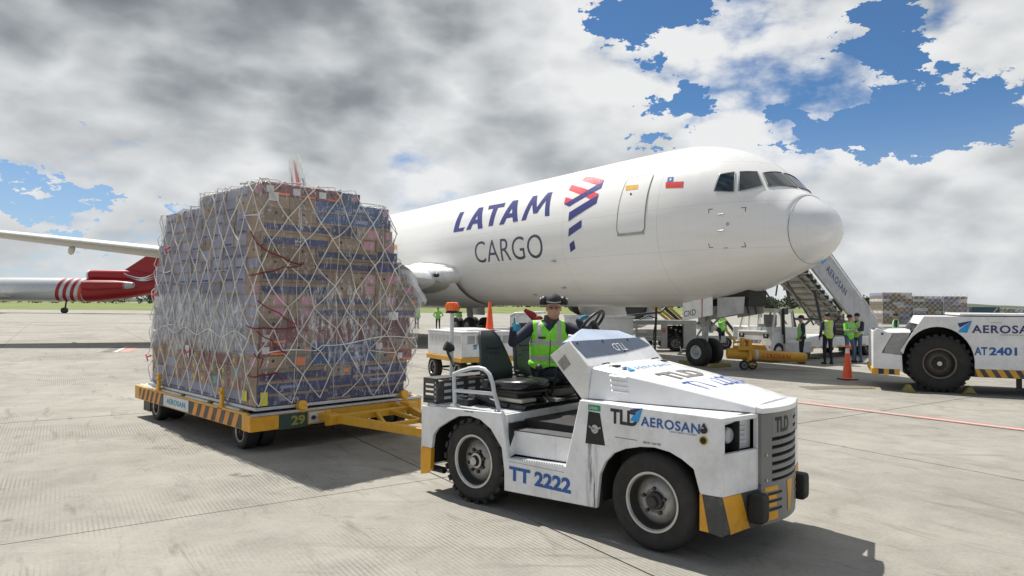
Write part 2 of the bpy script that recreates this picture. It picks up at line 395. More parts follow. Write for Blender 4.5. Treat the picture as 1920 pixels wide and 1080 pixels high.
A0 = Vector((-0.92, 7.66, 0)) + e2 * 0.0 - e1 * 0.35
kk = 0
rs = random.Random(3)
for i in range(-13, 13):
    for j in range(-12, 14):
        p = A0 + e1 * (i * SLL) + e2 * (j * SLW)
        cen = p + e1 * SLL / 2 + e2 * SLW / 2
        if abs(cen.x) > 58 or cen.y < -10 or cen.y > 58: continue
        if cen.y < abs(cen.x) * 0.9 - 16: continue
        o = bpy.data.objects.new('concrete_slab', slab_me); COL.objects.link(o); o.parent = apron
        o.location = (p.x, p.y, 0.003 * rs.random()); o.rotation_euler = (0, 0, GA); kk += 1
# concrete beyond the slabs, same level, under them
sheet('apron_concrete', [(-62, -14), (62, -14), (62, 62), (-62, 62)], -0.012, M_concf)
# painted lines
def paint_mat(name, col, wear=0.5):
    m = bpy.data.materials.new(name); m.use_nodes = True; g = NG(m.node_tree); b = m.node_tree.nodes['Principled BSDF']
    p = g.n('ShaderNodeNewGeometry').outputs['Position']
    n = g.m('ADD', g.m('MULTIPLY', g.noise(p, 14, 8, 0.75), 0.6), g.m('MULTIPLY', g.noise(p, 1.5, 5, 0.6), 0.4))
    g.set(b.inputs['Base Color'], g.mix(g.m('MULTIPLY', g.mr(n, 0.46, 0.6), wear), col, (0.30, 0.28, 0.24)))
    b.inputs['Roughness'].default_value = 0.7
    return m
P_red = paint_mat('faded_red_road_paint', (0.50, 0.17, 0.15), 0.75); P_white = paint_mat('white_road_paint', (0.62, 0.60, 0.57), 0.5)
P_black = paint_mat('black_road_paint', (0.07, 0.068, 0.066), 0.5); P_yel = paint_mat('yellow_road_paint', (0.60, 0.36, 0.07), 0.6)
def strip(name, a, b, w, m, z=0.008, off=0.0):
    a = Vector((*a, 0)); b = Vector((*b, 0)); d = (b - a).normalized(); n = Vector((-d.y, d.x, 0))
    q = MB(); q.poly([a + n * (off - w / 2) + Vector((0, 0, z)), b + n * (off - w / 2) + Vector((0, 0, z)), b + n * (off + w / 2) + Vector((0, 0, z)), a + n * (off + w / 2) + Vector((0, 0, z))])
    return q.build(name, m, kind='structure', smooth=False)
a, b_ = (1.2, 19.27), (13.0, 5.29)
strip('red_line', a, b_, 0.10, P_red, 0.009, 0.05); strip('red_line', a, b_, 0.07, P_red, 0.009, 0.19)
strip('white_line', a, b_, 0.05, P_white, 0.008, 0.13); strip('black_line', a, b_, 0.045, P_black, 0.0085, -0.03)
strip('yellow_line', (7.55, 17.35), (8.55, 17.35), 0.16, P_yel)
strip('white_line', (7.3, 22.6), (10.5, 20.9), 0.12, P_white); strip('white_line', (6.0, 25.6), (13.5, 22.6), 0.12, P_white)
for k, (m_, w_) in enumerate(((P_black, .34), (P_white, .12), (P_red, .36))):
    strip(('black_marking', 'white_marking', 'red_marking')[k], (-18.35 + k * .36, 30.0), (-16.95 + k * .36, 26.9), w_, m_, 0.009)
# drain grate in the apron
dg = thing('drain_grate', 'rusty slotted drain grate set in the concrete behind the orange cone', 'drain grate', (7.35, 17.1, 0.004), R(8))
f = MB()
for (x0, x1, y0, y1) in ((-.85, .85, -.28, -.24), (-.85, .85, .24, .28), (-.85, -.81, -.24, .24), (.81, .85, -.24, .24)): f.box(x0, x1, y0, y1, 0, .012)
f.build('frame', mat('rusty_iron', (0.24, 0.21, 0.17), 0.8, 0.0, dirt=0.5, dcol=(0.2, 0.1, 0.05)), dg)
f = MB(); f.poly([(-.81, -.24, .003), (.81, -.24, .003), (.81, .24, .003), (-.81, .24, .003)]); f.build('pit', M_under, dg, smooth=False)
bm_ = MB(); bm_.box(-.018, .018, -.24, .24, 0.004, .013); bme = bm_.mesh('bar', smooth=False)
for k in range(22):
    o = link('bar', bme, dg, MC['rusty_iron']); o.location = (-.76 + k * .0725, 0, 0)
# grass strip, taxiway, hills
def grass_mat():
    m = bpy.data.materials.new('airfield_grass'); m.use_nodes = True; g = NG(m.node_tree); b = m.node_tree.nodes['Principled BSDF']
    p = g.n('ShaderNodeNewGeometry').outputs['Position']
    n = g.noise(g.v('MULTIPLY', p, (1, 0.25, 1)), 0.12, 8, 0.7)
    g.set(b.inputs['Base Color'], g.ramp(n, [(0.35, (0.07, 0.11, 0.014)), (0.55, (0.145, 0.18, 0.03)), (0.7, (0.23, 0.225, 0.065))]))
    b.inputs['Roughness'].default_value = 0.9; return m
M_grass = grass_mat()
sheet('grass', [(-1200, 208), (1200, 208), (1200, 900), (-1200, 900)], 0.02, M_grass)
ga = MB(); ga.poly([(-420, 128, 0.03), (-62, 150, 0.03), (-62, 208, 0.03), (-420, 208, 0.03)]); ga.build('near_grass', M_grass, kind='structure', smooth=False)
gt = MB(); gt.poly([(-62, 150, .03), (40, 150, .03), (40, 208, .03), (-62, 208, .03)]); gt.build('middle_grass', M_grass, kind='structure', smooth=False)
hm = bpy.data.materials.new('far_hills'); hm.use_nodes = True; g = NG(hm.node_tree); p = g.n('ShaderNodeNewGeometry').outputs['Position']
g.set(hm.node_tree.nodes['Principled BSDF'].inputs['Base Color'], g.ramp(g.noise(p, 0.012, 8, 0.65), [(0.35, (0.03, 0.045, 0.03)), (0.6, (0.065, 0.085, 0.05)), (0.75, (0.12, 0.12, 0.09))]))
hm.node_tree.nodes['Principled BSDF'].inputs['Roughness'].default_value = 1
hb = MB(); N = 160; rows = []
for r_, (yy, hh) in enumerate(((1500, 0), (1750, 0.45), (2100, 1.0), (2600, 0.1))):
    row = []
    for i in range(N + 1):
        x = -2600 + 5200 * i / N
        e = 21 + 9 * sin(x * .0031 + 1) + 5 * sin(x * .0083) + 3.5 * sin(x * .021 + 2) + 2.0 * sin(x * .057)
        row.append((x * (1 + (yy - 1500) / 4000), yy, max(0, e * hh)))
    rows.append(row)
hb.loft(rows, closed=False, caps=False); hb.build('hills', hm, kind='structure', recalc=False)
# far tree line: leaf clumps, nobody could count them
def leaf_mat(name, c0, c1):
    m = bpy.data.materials.new(name); m.use_nodes = True; g = NG(m.node_tree); b = m.node_tree.nodes['Principled BSDF']
    p = g.n('ShaderNodeNewGeometry').outputs['Position']
    g.set(b.inputs['Base Color'], g.mix(g.mr(g.noise(p, 0.35, 5, 0.7), 0.35, 0.65), c0, c1)); b.inputs['Roughness'].default_value = 0.8; return m
M_leaf = leaf_mat('distant_foliage', (0.028, 0.045, 0.018), (0.07, 0.095, 0.035))
rng = np.random.default_rng(5)
def clumps(cx, cy, cz, rx, ry, rz, n, s):
    """n small leaf faces spread through an ellipsoid"""
    d = rng.normal(size=(n, 3)); d /= np.linalg.norm(d, axis=1)[:, None]
    rad = rng.uniform(0.55, 1.0, n)[:, None]
    c = d * rad * np.array([rx, ry, rz]) + np.array([cx, cy, cz])
    a = rng.normal(size=(n, 3)) * s; b = rng.normal(size=(n, 3)) * s
    return np.stack([c - a, c + b, c + a * 0.8 - b * 0.6], 1).reshape(-1, 3)
vs = []
for x in np.arange(-620, 260, 3.2):
    y = 520 + 30 * sin(x * .02) + rng.uniform(-25, 25); h = 6.5 + 3.0 * sin(x * .013) + rng.uniform(-2.0, 3.0)
    if x < -150: h *= 1.1
    vs.append(clumps(x, y, h * .5, 3.4, 3.4, h * .55, 60, 0.8))
vs = np.concatenate(vs); me = bpy.data.meshes.new('treeline'); me.from_pydata(vs.tolist(), [], np.arange(len(vs)).reshape(-1, 3).tolist())
tl = link('treeline', me, None, M_leaf, kind='stuff'); tl['label'] = 'dark green belt of trees along the far edge of the airfield'; tl['category'] = 'trees'
tlabels = ['bushy far tree seen just right of the nose gear doors', 'low rounded far tree above the roof of the small cab tractor', 'tallest far tree between the nose gear and the stairs', 'far tree half hidden by the passenger stairs strut', 'far tree between the stairs foot and the netted freight']
for k, (x, y, s_) in enumerate(((41.5, 130, 1.0), (50, 150, .85), (52.5, 135, 1.1), (61, 140, .9), (70, 150, .9))):
    t = thing('tree', tlabels[k], 'tree', (x, y, 0), group='trees behind the parked aircraft')
    b = MB(); b.tube([(0, 0, 0), (.1, 0, 1.2), (0, .1, 2.2 * s_)], .2, 7, rr=[.25, .19, .1])
    for q in range(4): b.tube([(0, 0, 1.1), (cos(q * 1.6) * .9, sin(q * 1.6) * .9, 2.1 * s_), (cos(q * 1.6) * 1.5, sin(q * 1.6) * 1.5, 2.7 * s_)], .06, 5)
    b.build('trunk', mat('bark', (0.09, 0.07, 0.05), 0.9), t)
    v_ = [clumps(rng.uniform(-1.6, 1.6), rng.uniform(-1.4, 1.4), 2.7 * s_ + rng.uniform(-.5, .8), 1.1, 1.1, .8, 120, .16) for _ in range(9)]
    v_ = np.concatenate(v_); me = bpy.data.meshes.new('crown'); me.from_pydata(v_.tolist(), [], np.arange(len(v_)).reshape(-1, 3).tolist()); link('crown', me, t, M_leaf)

# ---------------------------------------------------------------- wide-body freighter
AO = Vector((5.52905, 23.22262, 0)); AANG = R(-53)
au = Vector((cos(AANG), sin(AANG), 0)); av = Vector((-sin(AANG), cos(AANG), 0))
def fuselage_mat():
    m = bpy.data.materials.new('freighter_white_paint'); m.use_nodes = True; g = NG(m.node_tree); b = m.node_tree.nodes['Principled BSDF']
    co = g.n('ShaderNodeTexCoord').outputs['Object']; x, y, z = g.n('ShaderNodeSeparateXYZ', {0: co}).outputs
    fr = g.m('FRACT', g.m('MULTIPLY', x, 1 / 0.56)); l1 = g.mr(g.m('ABSOLUTE', g.m('SUBTRACT', fr, 0.5)), 0.482, 0.499)
    fr2 = g.m('FRACT', g.m('MULTIPLY', x, 1 / 4.6)); l2 = g.mr(g.m('ABSOLUTE', g.m('SUBTRACT', fr2, 0.5)), 0.4965, 0.4995)
    zz = g.m('FRACT', g.m('MULTIPLY', g.m('ADD', z, 0.35), 1 / 1.35)); l3 = g.mr(g.m('ABSOLUTE', g.m('SUBTRACT', zz, 0.5)), 0.490, 0.498)
    st = g.n('ShaderNodeMapping', {'Vector': co, 'Scale': (0.25, 1.0, 2.2)}).outputs[0]
    n = g.noise(st, 1.3, 7, 0.6); n2 = g.noise(co, 0.7, 6, 0.6)
    col = g.mix(g.mr(n, 0.42, 0.72, 0, 0.35), (0.80, 0.80, 0.79), (0.68, 0.66, 0.61))
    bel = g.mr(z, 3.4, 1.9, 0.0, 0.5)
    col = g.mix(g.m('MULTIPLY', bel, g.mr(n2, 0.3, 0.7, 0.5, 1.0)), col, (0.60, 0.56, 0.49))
    ln = g.m('MAXIMUM', g.m('MULTIPLY', l1, 0.09), g.m('MAXIMUM', g.m('MULTIPLY', l2, 0.32), g.m('MULTIPLY', l3, 0.22)))
    col = g.mix(ln, col, (0.25, 0.25, 0.25))
    g.set(b.inputs['Base Color'], col); b.inputs['Roughness'].default_value = 0.36; b.inputs['Coat Weight'].default_value = 0.4; b.inputs['Coat Roughness'].default_value = 0.16
    wob = g.noise(co, 1.4, 3, 0.5); bp = g.n('ShaderNodeBump', {'Height': g.m('ADD', g.m('MULTIPLY', wob, 0.5), g.m('MULTIPLY', l1, -0.06)), 'Strength': 0.12, 'Distance': 0.05}); g.set(b.inputs['Normal'], bp.outputs[0])
    return m
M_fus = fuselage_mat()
M_seam = mat('skin_seam_grey', (0.16, 0.165, 0.17), 0.5)
M_radome = mat('radome_paint', (0.72, 0.725, 0.73), 0.30, var=0.02, vscale=.8, coat=0.5)
M_wing = mat('wing_grey', (0.50, 0.49, 0.45), 0.4, dirt=0.2, dcol=(0.25, 0.23, 0.2))
M_wingt = mat('wing_edge_white', (0.75, 0.76, 0.76), 0.35)
M_gear = mat('gear_grey', (0.42, 0.43, 0.43), 0.45, dirt=0.4, dcol=(0.12, 0.11, 0.10))
M_nac = mat('nacelle_silver', (0.62, 0.63, 0.63), 0.35, 0.1, var=.04)
NOSE = 4.82
# d from the nose tip: z top, z bottom, half width, z of greatest width
ST = [(0, 4.25, 4.25, 0.0, 4.25), (0.03, 4.42, 4.08, .21, 4.24), (0.12, 4.61, 3.90, .42, 4.22), (0.3, 4.84, 3.68, .69, 4.20), (0.6, 5.08, 3.40, .98, 4.19), (1.0, 5.33, 3.19, 1.26, 4.2), (1.25, 5.49, 3.06, 1.40, 4.23), (1.5, 5.72, 2.95, 1.53, 4.27),
      (2.0, 6.20, 2.74, 1.74, 4.34), (2.5, 6.59, 2.55, 1.91, 4.42), (3.0, 6.88, 2.40, 2.04, 4.47), (3.5, 7.07, 2.28, 2.15, 4.50), (4.2, 7.26, 2.15, 2.27, 4.54), (5.0, 7.38, 2.05, 2.36, 4.57), (6.0, 7.43, 1.97, 2.43, 4.60),
      (7.5, 7.45, 1.93, 2.49, 4.63), (9.0, 7.45, 1.93, 2.515, 4.63), (13, 7.45, 1.93, 2.515, 4.63), (22, 7.45, 1.93, 2.515, 4.63), (30, 7.45, 1.93, 2.515, 4.63), (34, 7.45, 2.0, 2.50, 4.65), (38, 7.42, 2.45, 2.36, 4.85), (42, 7.35, 3.15, 2.05, 5.15), (46, 7.2, 4.05, 1.55, 5.6), (50, 6.95, 5.0, .9, 5.95), (53.2, 6.6, 5.95, .3, 6.3)]
STA = np.array(ST)
def cr(d):
    # smooth interpolation of the stations
    d = max(0, min(d, 53.2)); D = STA[:, 0]; i = int(min(max(np.searchsorted(D, d) - 1, 0), len(D) - 2))
    h = D[i + 1] - D[i]; t = (d - D[i]) / h; out = []
    for k in range(1, 5):
        y = STA[:, k]
        def sl(j):
            if j <= 0 or j >= len(D) - 1: return (y[min(j + 1, len(D) - 1)] - y[max(j - 1, 0)]) / (D[min(j + 1, len(D) - 1)] - D[max(j - 1, 0)])
            a_ = (y[j] - y[j - 1]) / (D[j] - D[j - 1]); b__ = (y[j + 1] - y[j]) / (D[j + 1] - D[j])
            return 0 if a_ * b__ <= 0 else 2 * a_ * b__ / (a_ + b__)
        m0, m1 = sl(i) * h, sl(i + 1) * h
        out.append((2 * t**3 - 3 * t * t + 1) * y[i] + (t**3 - 2 * t * t + t) * m0 + (-2 * t**3 + 3 * t * t) * y[i + 1] + (t**3 - t * t) * m1)
    return out
def fring(d, n=96, grow=0.0, bot=None):
    zt, zb, hw, zc = cr(d); ring = []
    for i in range(n):
        t = 2 * pi * i / n; c, s_ = cos(t), sin(t)
        hh = (zt - zc) if s_ >= 0 else (zc - zb)
        bx = max(0, min(1, (d - .8) / .6)) * max(0, min(1, (6.5 - d) / 3.0))      # squarer shoulders round the flight deck
        e_ = 1 - .17 * bx if s_ > 0 else 1
        ring.append((NOSE - d, (hw + grow) * math.copysign(abs(c) ** e_, c), zc + (hh + grow) * math.copysign(abs(s_) ** e_, s_)))
    return ring
plane = thing('freight_aircraft', 'large white twin engine freight jet with navy and coral lettering, nose to the right', 'aircraft', AO, AANG)
DR = 0.88       # radome seam
ds = [0.0] + [0.008 * 1.5**k for k in range(1, 13) if 0.008 * 1.5**k < DR] + [DR]
rb = MB(); rb.loft([fring(max(d, 0.0015)) for d in ds]); radome = rb.build('radome', M_radome, plane, angle=60)
ds = [DR] + list(np.arange(1.0, 9, 0.1)) + list(np.arange(9, 34, 1.0)) + list(np.arange(34, 53.3, .8))
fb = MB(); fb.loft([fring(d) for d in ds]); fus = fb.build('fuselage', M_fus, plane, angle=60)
# one tree to cast decals on
bv = MB(); bv.loft([fring(max(d, 0.0015)) for d in [0.0, .005, .01, .02, .04, .07, .11, .16, .22, .3, .4, .5, .65, .8, DR] + list(np.arange(1.0, 9, .1)) + list(np.arange(9, 34, .5))])
tri = []
for f_ in bv.f:
    for k in range(1, len(f_) - 1): tri.append((f_[0], f_[k], f_[k + 1]))
BV = BVHTree.FromPolygons([Vector(v) for v in bv.v], tri)
Mi = (Matrix.Translation(AO) @ Matrix.Rotation(AANG, 4, 'Z')).inverted()
RC = cam.rotation_euler.to_matrix()
def cast_sight(px, py, off=0.006):
    """the point of the hull seen along one line of sight, in the aircraft's own frame"""
    d = RC @ Vector(((px - 1014) / 1290, -(py - 540) / 1290, -1)); o = Mi @ Vector((0, 0, CAMZ)); d = (Mi.to_3x3() @ d).normalized()
    loc, nor, _, _ = BV.ray_cast(o, d)
    if loc is None: return None
    if nor.dot(d) > 0: nor = -nor
    return loc + nor * off
def cast_side(x, z, off=0.006, side=-1):
    loc, nor, _, _ = BV.ray_cast(Vector((x, side * 6, z)), Vector((0, -side, 0)))
    if loc is None: return None
    if nor.y * side < 0: nor = -nor
    return loc + nor * off
def hull_poly(mb, pts, mi=0, off=0.006, n=0, mirror=False):
    """polygon on the hull (x, z) from the side, cut up so that it follows the curve"""
    bm = bmesh.new(); vs_ = [bm.verts.new((p[0], 0, p[1])) for p in pts]; bm.faces.new(vs_)
    bmesh.ops.triangulate(bm, faces=bm.faces[:])
    drape(bm, mb, mi, off, mirror)
def drape(bm, mb, mi, off, mirror=False, step=0.14):
    xs = [v.co.x for v in bm.verts]; zs = [v.co.z for v in bm.verts]
    for z in np.arange(min(zs) + step, max(zs), step):
        bmesh.ops.bisect_plane(bm, geom=bm.verts[:] + bm.edges[:] + bm.faces[:], plane_co=(0, 0, z), plane_no=(0, 0, 1))
    if max(xs) > -2.5:
        for x in np.arange(min(xs) + step, max(xs), step):
            bmesh.ops.bisect_plane(bm, geom=bm.verts[:] + bm.edges[:] + bm.faces[:], plane_co=(x, 0, 0), plane_no=(1, 0, 0))
    bm.verts.ensure_lookup_table(); bm.verts.index_update()
    P = [cast_side(v.co.x, v.co.z, off) or Vector((v.co.x, -2.5, v.co.z)) for v in bm.verts]
    F = [[v.index for v in f_.verts] for f_ in bm.faces]
    mb.add(P, F, mi)
    if mirror: mb.add([(p.x, -p.y, p.z) for p in P], [f_[::-1] for f_ in F], mi)
    bm.free()
def px2side(pts):
    out = []
    for p in pts:
        q = cast_sight(*p); out.append((q.x, q.z))
    return out
def hull_text(mb, body, x0, z0, w, h, bold=0, shear=0, space=1, slope=0.0, mi=0):
    V, F = text2d(body, bold, space, shear)
    V = V * np.array([w / V[:, 0].max(), h / V[:, 1].max()])
    bm = bmesh.new(); vv = [bm.verts.new((x0 + p[0], 0, z0 + p[1] + slope * p[0])) for p in V]
    for f_ in F:
        try: bm.faces.new([vv[i] for i in f_])
        except ValueError: pass
    drape(bm, mb, mi, 0.006)
def hull_line(mb, pts, w=0.03, mi=0, off=0.008, closed=False, mirror=False):
    pts = [Vector(p) for p in pts]; n = len(pts)
    rings = []
    for i in range(n):
        a_ = pts[(i - 1) % n] if closed else pts[max(i - 1, 0)]; b__ = pts[(i + 1) % n] if closed else pts[min(i + 1, n - 1)]
        d = (b__ - a_).normalized(); q = Vector((0, pts[i].y, pts[i].z - 4.5)).normalized(); s_ = d.cross(q).normalized() * w / 2
        rings.append([pts[i] - s_, pts[i] + s_])
    if closed: rings.append(rings[0])
    mb.loft(rings, mi, closed=False, caps=False)
    if mirror: mb.loft([[(p[0], -p[1], p[2]) for p in r_] for r_ in rings], mi, closed=False, caps=False)
Z6 = lambda pts: [(820 + x / 3.84, 300 + y / 3.84) for x, y in pts]
Z5 = lambda pts: [(1300 + x / 3.857, 280 + y / 3.857) for x, y in pts]
# lettering
LTR = [[(115, 522), (165, 378), (196, 373), (155, 492), (199, 484), (186, 512)],
       [(208, 505), (300, 345), (333, 340), (240, 500)], [(302, 345), (333, 340), (327, 490), (293, 496)], [(246, 464), (303, 454), (306, 426), (262, 433)],
       [(366, 358), (372, 330), (492, 308), (482, 338)], [(368, 478), (410, 338), (444, 333), (401, 472)],
       [(445, 468), (545, 295), (583, 288), (480, 461)], [(548, 295), (584, 288), (581, 440), (546, 447)], [(490, 422), (551, 411), (554, 380), (508, 388)],
       [(605, 438), (690, 262), (722, 256), (638, 431)], [(688, 262), (722, 256), (721, 381), (691, 387)], [(691, 387), (719, 382), (812, 258), (798, 236)], [(775, 406), (799, 236), (832, 230), (808, 402)]]
b = MB()
for k, pl in enumerate(LTR): hull_poly(b, px2side(Z6(pl)), off=.006 + .002 * (k % 4))
b.build('airline_lettering', M_navyl, plane, smooth=False, recalc=False)
b = MB(); hull_text(b, 'CARGO', -10.75, 3.80, 4.95, 0.93, bold=-0.005, space=1.04); b.build('cargo_lettering', mat('airline_dark_navy', (0.05, 0.055, 0.10), 0.4), plane, smooth=False, recalc=False)
for nm, M_, polys in (('emblem_coral_ribbon', M_red, [[(1038, 150), (1068, 120), (1130, 122), (1202, 145), (1152, 182)], [(945, 218), (968, 178), (1080, 212), (1165, 245), (1100, 283), (1020, 246)], [(912, 318), (925, 268), (975, 284), (955, 320)]]),
                      ('emblem_navy_ribbon', M_navyl, [[(914, 320), (950, 336), (1182, 202), (1203, 147), (1050, 240)], [(944, 442), (950, 378), (1163, 250), (1146, 312)], [(944, 553), (948, 495), (1040, 430), (1038, 486)], [(960, 664), (952, 604), (984, 578), (996, 636)]])):
    b = MB()
    for k, pl in enumerate(polys): hull_poly(b, px2side(Z6(pl)), off=0.006 + 0.003 * (M_ is M_navyl))
    b.build(nm, M_, plane, smooth=False, recalc=False)
b = MB(); hull_poly(b, px2side(Z6([(1645, 160), (1775, 155), (1770, 200), (1643, 204)])), mi=0); hull_poly(b, px2side(Z6([(1660, 125), (1702, 122), (1698, 157), (1655, 160)])), mi=1); hull_poly(b, px2side(Z6([(1674, 134), (1688, 133), (1685, 148), (1671, 149)])), mi=2, off=.009)
b.build('national_flag', [mat('flag_red', (.62, .05, .04), .4), mat('flag_blue', (.02, .12, .38), .4), M_white], plane, smooth=False, recalc=False)
# door
def rrect(x0, x1, z0, z1, r, n=5):
    pts = []
    for cx_, cz_, a0 in ((x1 - r, z1 - r, 0), (x0 + r, z1 - r, 90), (x0 + r, z0 + r, 180), (x1 - r, z0 + r, 270)):
        for k in range(n + 1): t = R(a0 + 90 * k / n); pts.append((cx_ + r * cos(t), cz_ + r * sin(t)))
    return pts
def dense(pts, step=.12):
    out = []
    for i in range(len(pts)):
        a_ = pts[i]; b__ = pts[(i + 1) % len(pts)]; L_ = hypot(b__[0] - a_[0], b__[1] - a_[1]); k = max(1, int(L_ / step))
        for q in range(k): out.append((a_[0] + (b__[0] - a_[0]) * q / k, a_[1] + (b__[1] - a_[1]) * q / k))
    return out
DX0, DX1, DZ0, DZ1 = -1.70, -0.48, 4.38, 6.34
b = MB()
bmq = bmesh.new(); bmq.faces.new([bmq.verts.new((x, 0, z)) for x, z in rrect(DX0, DX1, DZ0, DZ1, .16)]); drape(bmq, b, 0, 0.014, False)
door = b.build('door', M_fus, plane, recalc=False)
d2 = MB(); d2.add([(x, -y, z) for x, y, z in b.v], [f_[::-1] for f_ in b.f]); door_far = d2.build('door', M_fus, plane, recalc=False)
b = MB(); hull_line(b, [cast_side(x, z, .016) for x, z in dense(rrect(DX0, DX1, DZ0, DZ1, .16))], 0.035, closed=True); b.build('door_seal', M_seam, door, recalc=False); d2 = MB(); d2.add([(x, -y, z) for x, y, z in b.v], [f_[::-1] for f_ in b.f]); d2.build('door_seal', M_seam, door_far, recalc=False)
b = MB(); hull_poly(b, [(DX0 + .02, DZ0 - .07), (DX1 - .02, DZ0 - .07), (DX1 - .02, DZ0 + .02), (DX0 + .02, DZ0 + .02)], off=.03); b.build('door_sill', M_grey, door, recalc=False)
b = MB(); hull_poly(b, px2side(Z6([(1358, 188), (1450, 179), (1446, 210), (1358, 222)])), off=.02); b.build('door_placard', mat('amber_placard', (.75, .42, .05), .4), door, smooth=False, recalc=False)
q = cast_sight(*Z6([(1396, 247)])[0], off=.022); b = MB(); b.ell(q, (.045, .01, .045), 12, 6); b.build('door_window', M_glassd, door)
M_cock = mat('flight_deck_glass', (.012, .02, .026), .08, var=.5, vscale=1.5, coat=.6); mat('window_seal', (.10, .105, .11), .5)
# flight deck windows on both sides
wins = [Z5([(152, 300), (192, 180), (298, 165), (292, 308)]), Z5([(328, 300), (331, 163), (458, 163), (499, 264)])]
def hull_top(d, y):
    loc, nor, _, _ = BV.ray_cast(Vector((NOSE - d, y, 9)), Vector((0, 0, -1))); return loc
quads = [[cast_sight(*p, off=0) for p in w] for w in wins]
a_, b__ = [cast_sight(*p, off=0) for p in Z5([(540, 272), (497, 172)])]
quads.append([a_, b__, hull_top(1.86, -.07), hull_top(1.30, -.07)])
for k, q in enumerate(quads):
    for s_ in (1, -1):
        def onhull(p, off):
            loc, nor, _, _ = BV.find_nearest(p)
            if (loc - Vector((loc.x - 1.0, 0, 4.4))).dot(nor) < 0: nor = -nor
            v_ = loc + nor * off; return Vector((v_.x, v_.y * s_, v_.z))
        n_ = 10; b = MB(); grid = []
        for i_ in range(n_ + 1):
            u_ = i_ / n_; row = []
            for j_ in range(n_ + 1):
                w_ = j_ / n_; bow = .05 * (k == 1) * sin(pi * w_) * (1 - u_)
                p = q[0].lerp(q[3], w_).lerp(q[1].lerp(q[2], w_), u_); p = p + Vector((0, 0, -bow)) ; row.append(onhull(p, .016))
            grid.append(row)
        b.loft(grid, closed=False, caps=False); w = b.build('window', M_cock, plane, recalc=False, angle=60)
        edge_ = grid[0] + [r_[-1] for r_ in grid[1:]] + grid[-1][::-1][1:] + [r_[0] for r_ in grid[::-1][1:-1]]
        b = MB(); hull_line(b, edge_, 0.05, closed=True, off=0); b.build('window_frame', MC['window_seal'], w, recalc=False)
# radome seam, strake lines, markings
b = MB(); hull_line(b, [Vector(p) + Vector((0, p[1] * .004, (p[2] - 4.3) * .004)) for p in fring(DR, 72)], .022, closed=True); b.build('radome_seam', M_seam, plane, recalc=False)
b = MB()
for cx_, cy_, sx, sy in ((110, 432, 1, 1), (382, 418, -1, 1), (115, 712, 1, -1), (382, 706, -1, -1)):
    o_ = cast_sight(*Z5([(cx_, cy_)])[0])
    for dx, dz in ((.13, .022), (.022, .13)): hull_poly(b, [(o_.x, o_.z), (o_.x + sx * dx, o_.z), (o_.x + sx * dx, o_.z - sy * dz), (o_.x, o_.z - sy * dz)])
for cx_, cy_, w_, h_ in ((235, 714, .14, .015),): 
    o_ = cast_sight(*Z5([(cx_, cy_)])[0]); hull_poly(b, [(o_.x - w_ / 2, o_.z), (o_.x + w_ / 2, o_.z), (o_.x + w_ / 2, o_.z + h_), (o_.x - w_ / 2, o_.z + h_)])
b.build('probe_corner_marks', mat('mark_brown', (.16, .09, .08), .5), plane, smooth=False, recalc=False)
for cx_, cy_ in ((190, 474), (190, 592)):
    o_ = cast_sight(*Z5([(cx_, cy_)])[0], off=.0); b = MB(); b.tube([o_, o_ + Vector((.02, -.09, 0)), o_ + Vector((.22, -.10, .0))], .02, 8); b.build('pitot_probe', M_alu, plane)
o_ = cast_sight(*Z5([(247, 540)])[0], off=.004); b = MB(); b.ell(o_, (.055, .02, .055), 12, 6); b.build('static_port', M_gear, plane)
for cx_, cy_ in ((1040, 490), (1059, 540), (1005, 553)):
    o_ = cast_sight(cx_, cy_, off=0)
    if o_: b = MB(); b.box(o_.x - .1, o_.x + .1, o_.y - .12, o_.y + .03, o_.z - .02, o_.z + .02); b.build('drain_mast', M_gear, plane, bevel=.01)
b = MB(); hull_poly(b, px2side([(738, 459), (745, 459), (745, 467), (738, 467)])); b.build('placard', MC['amber_placard'], plane, smooth=False, recalc=False)
# wing to body fairing
fr_ = []
for d, g_ in ((17.6, .02), (18.0, .14), (18.8, .32), (20.5, .45), (25, .5), (31, .4), (34, .05)):
    zt, zb, hw, zc = cr(d); ring = []
    for i in range(40):
        t = pi + pi * i / 39
        top = 3.75
        ring.append((NOSE - d, (hw + g_) * cos(t), top + (top - zb + g_ * .35) * sin(t)))
    fr_.append(ring)
b = MB(); b.loft(fr_, closed=False, caps=False); b.build('wing_fairing', M_fus, plane, angle=60)
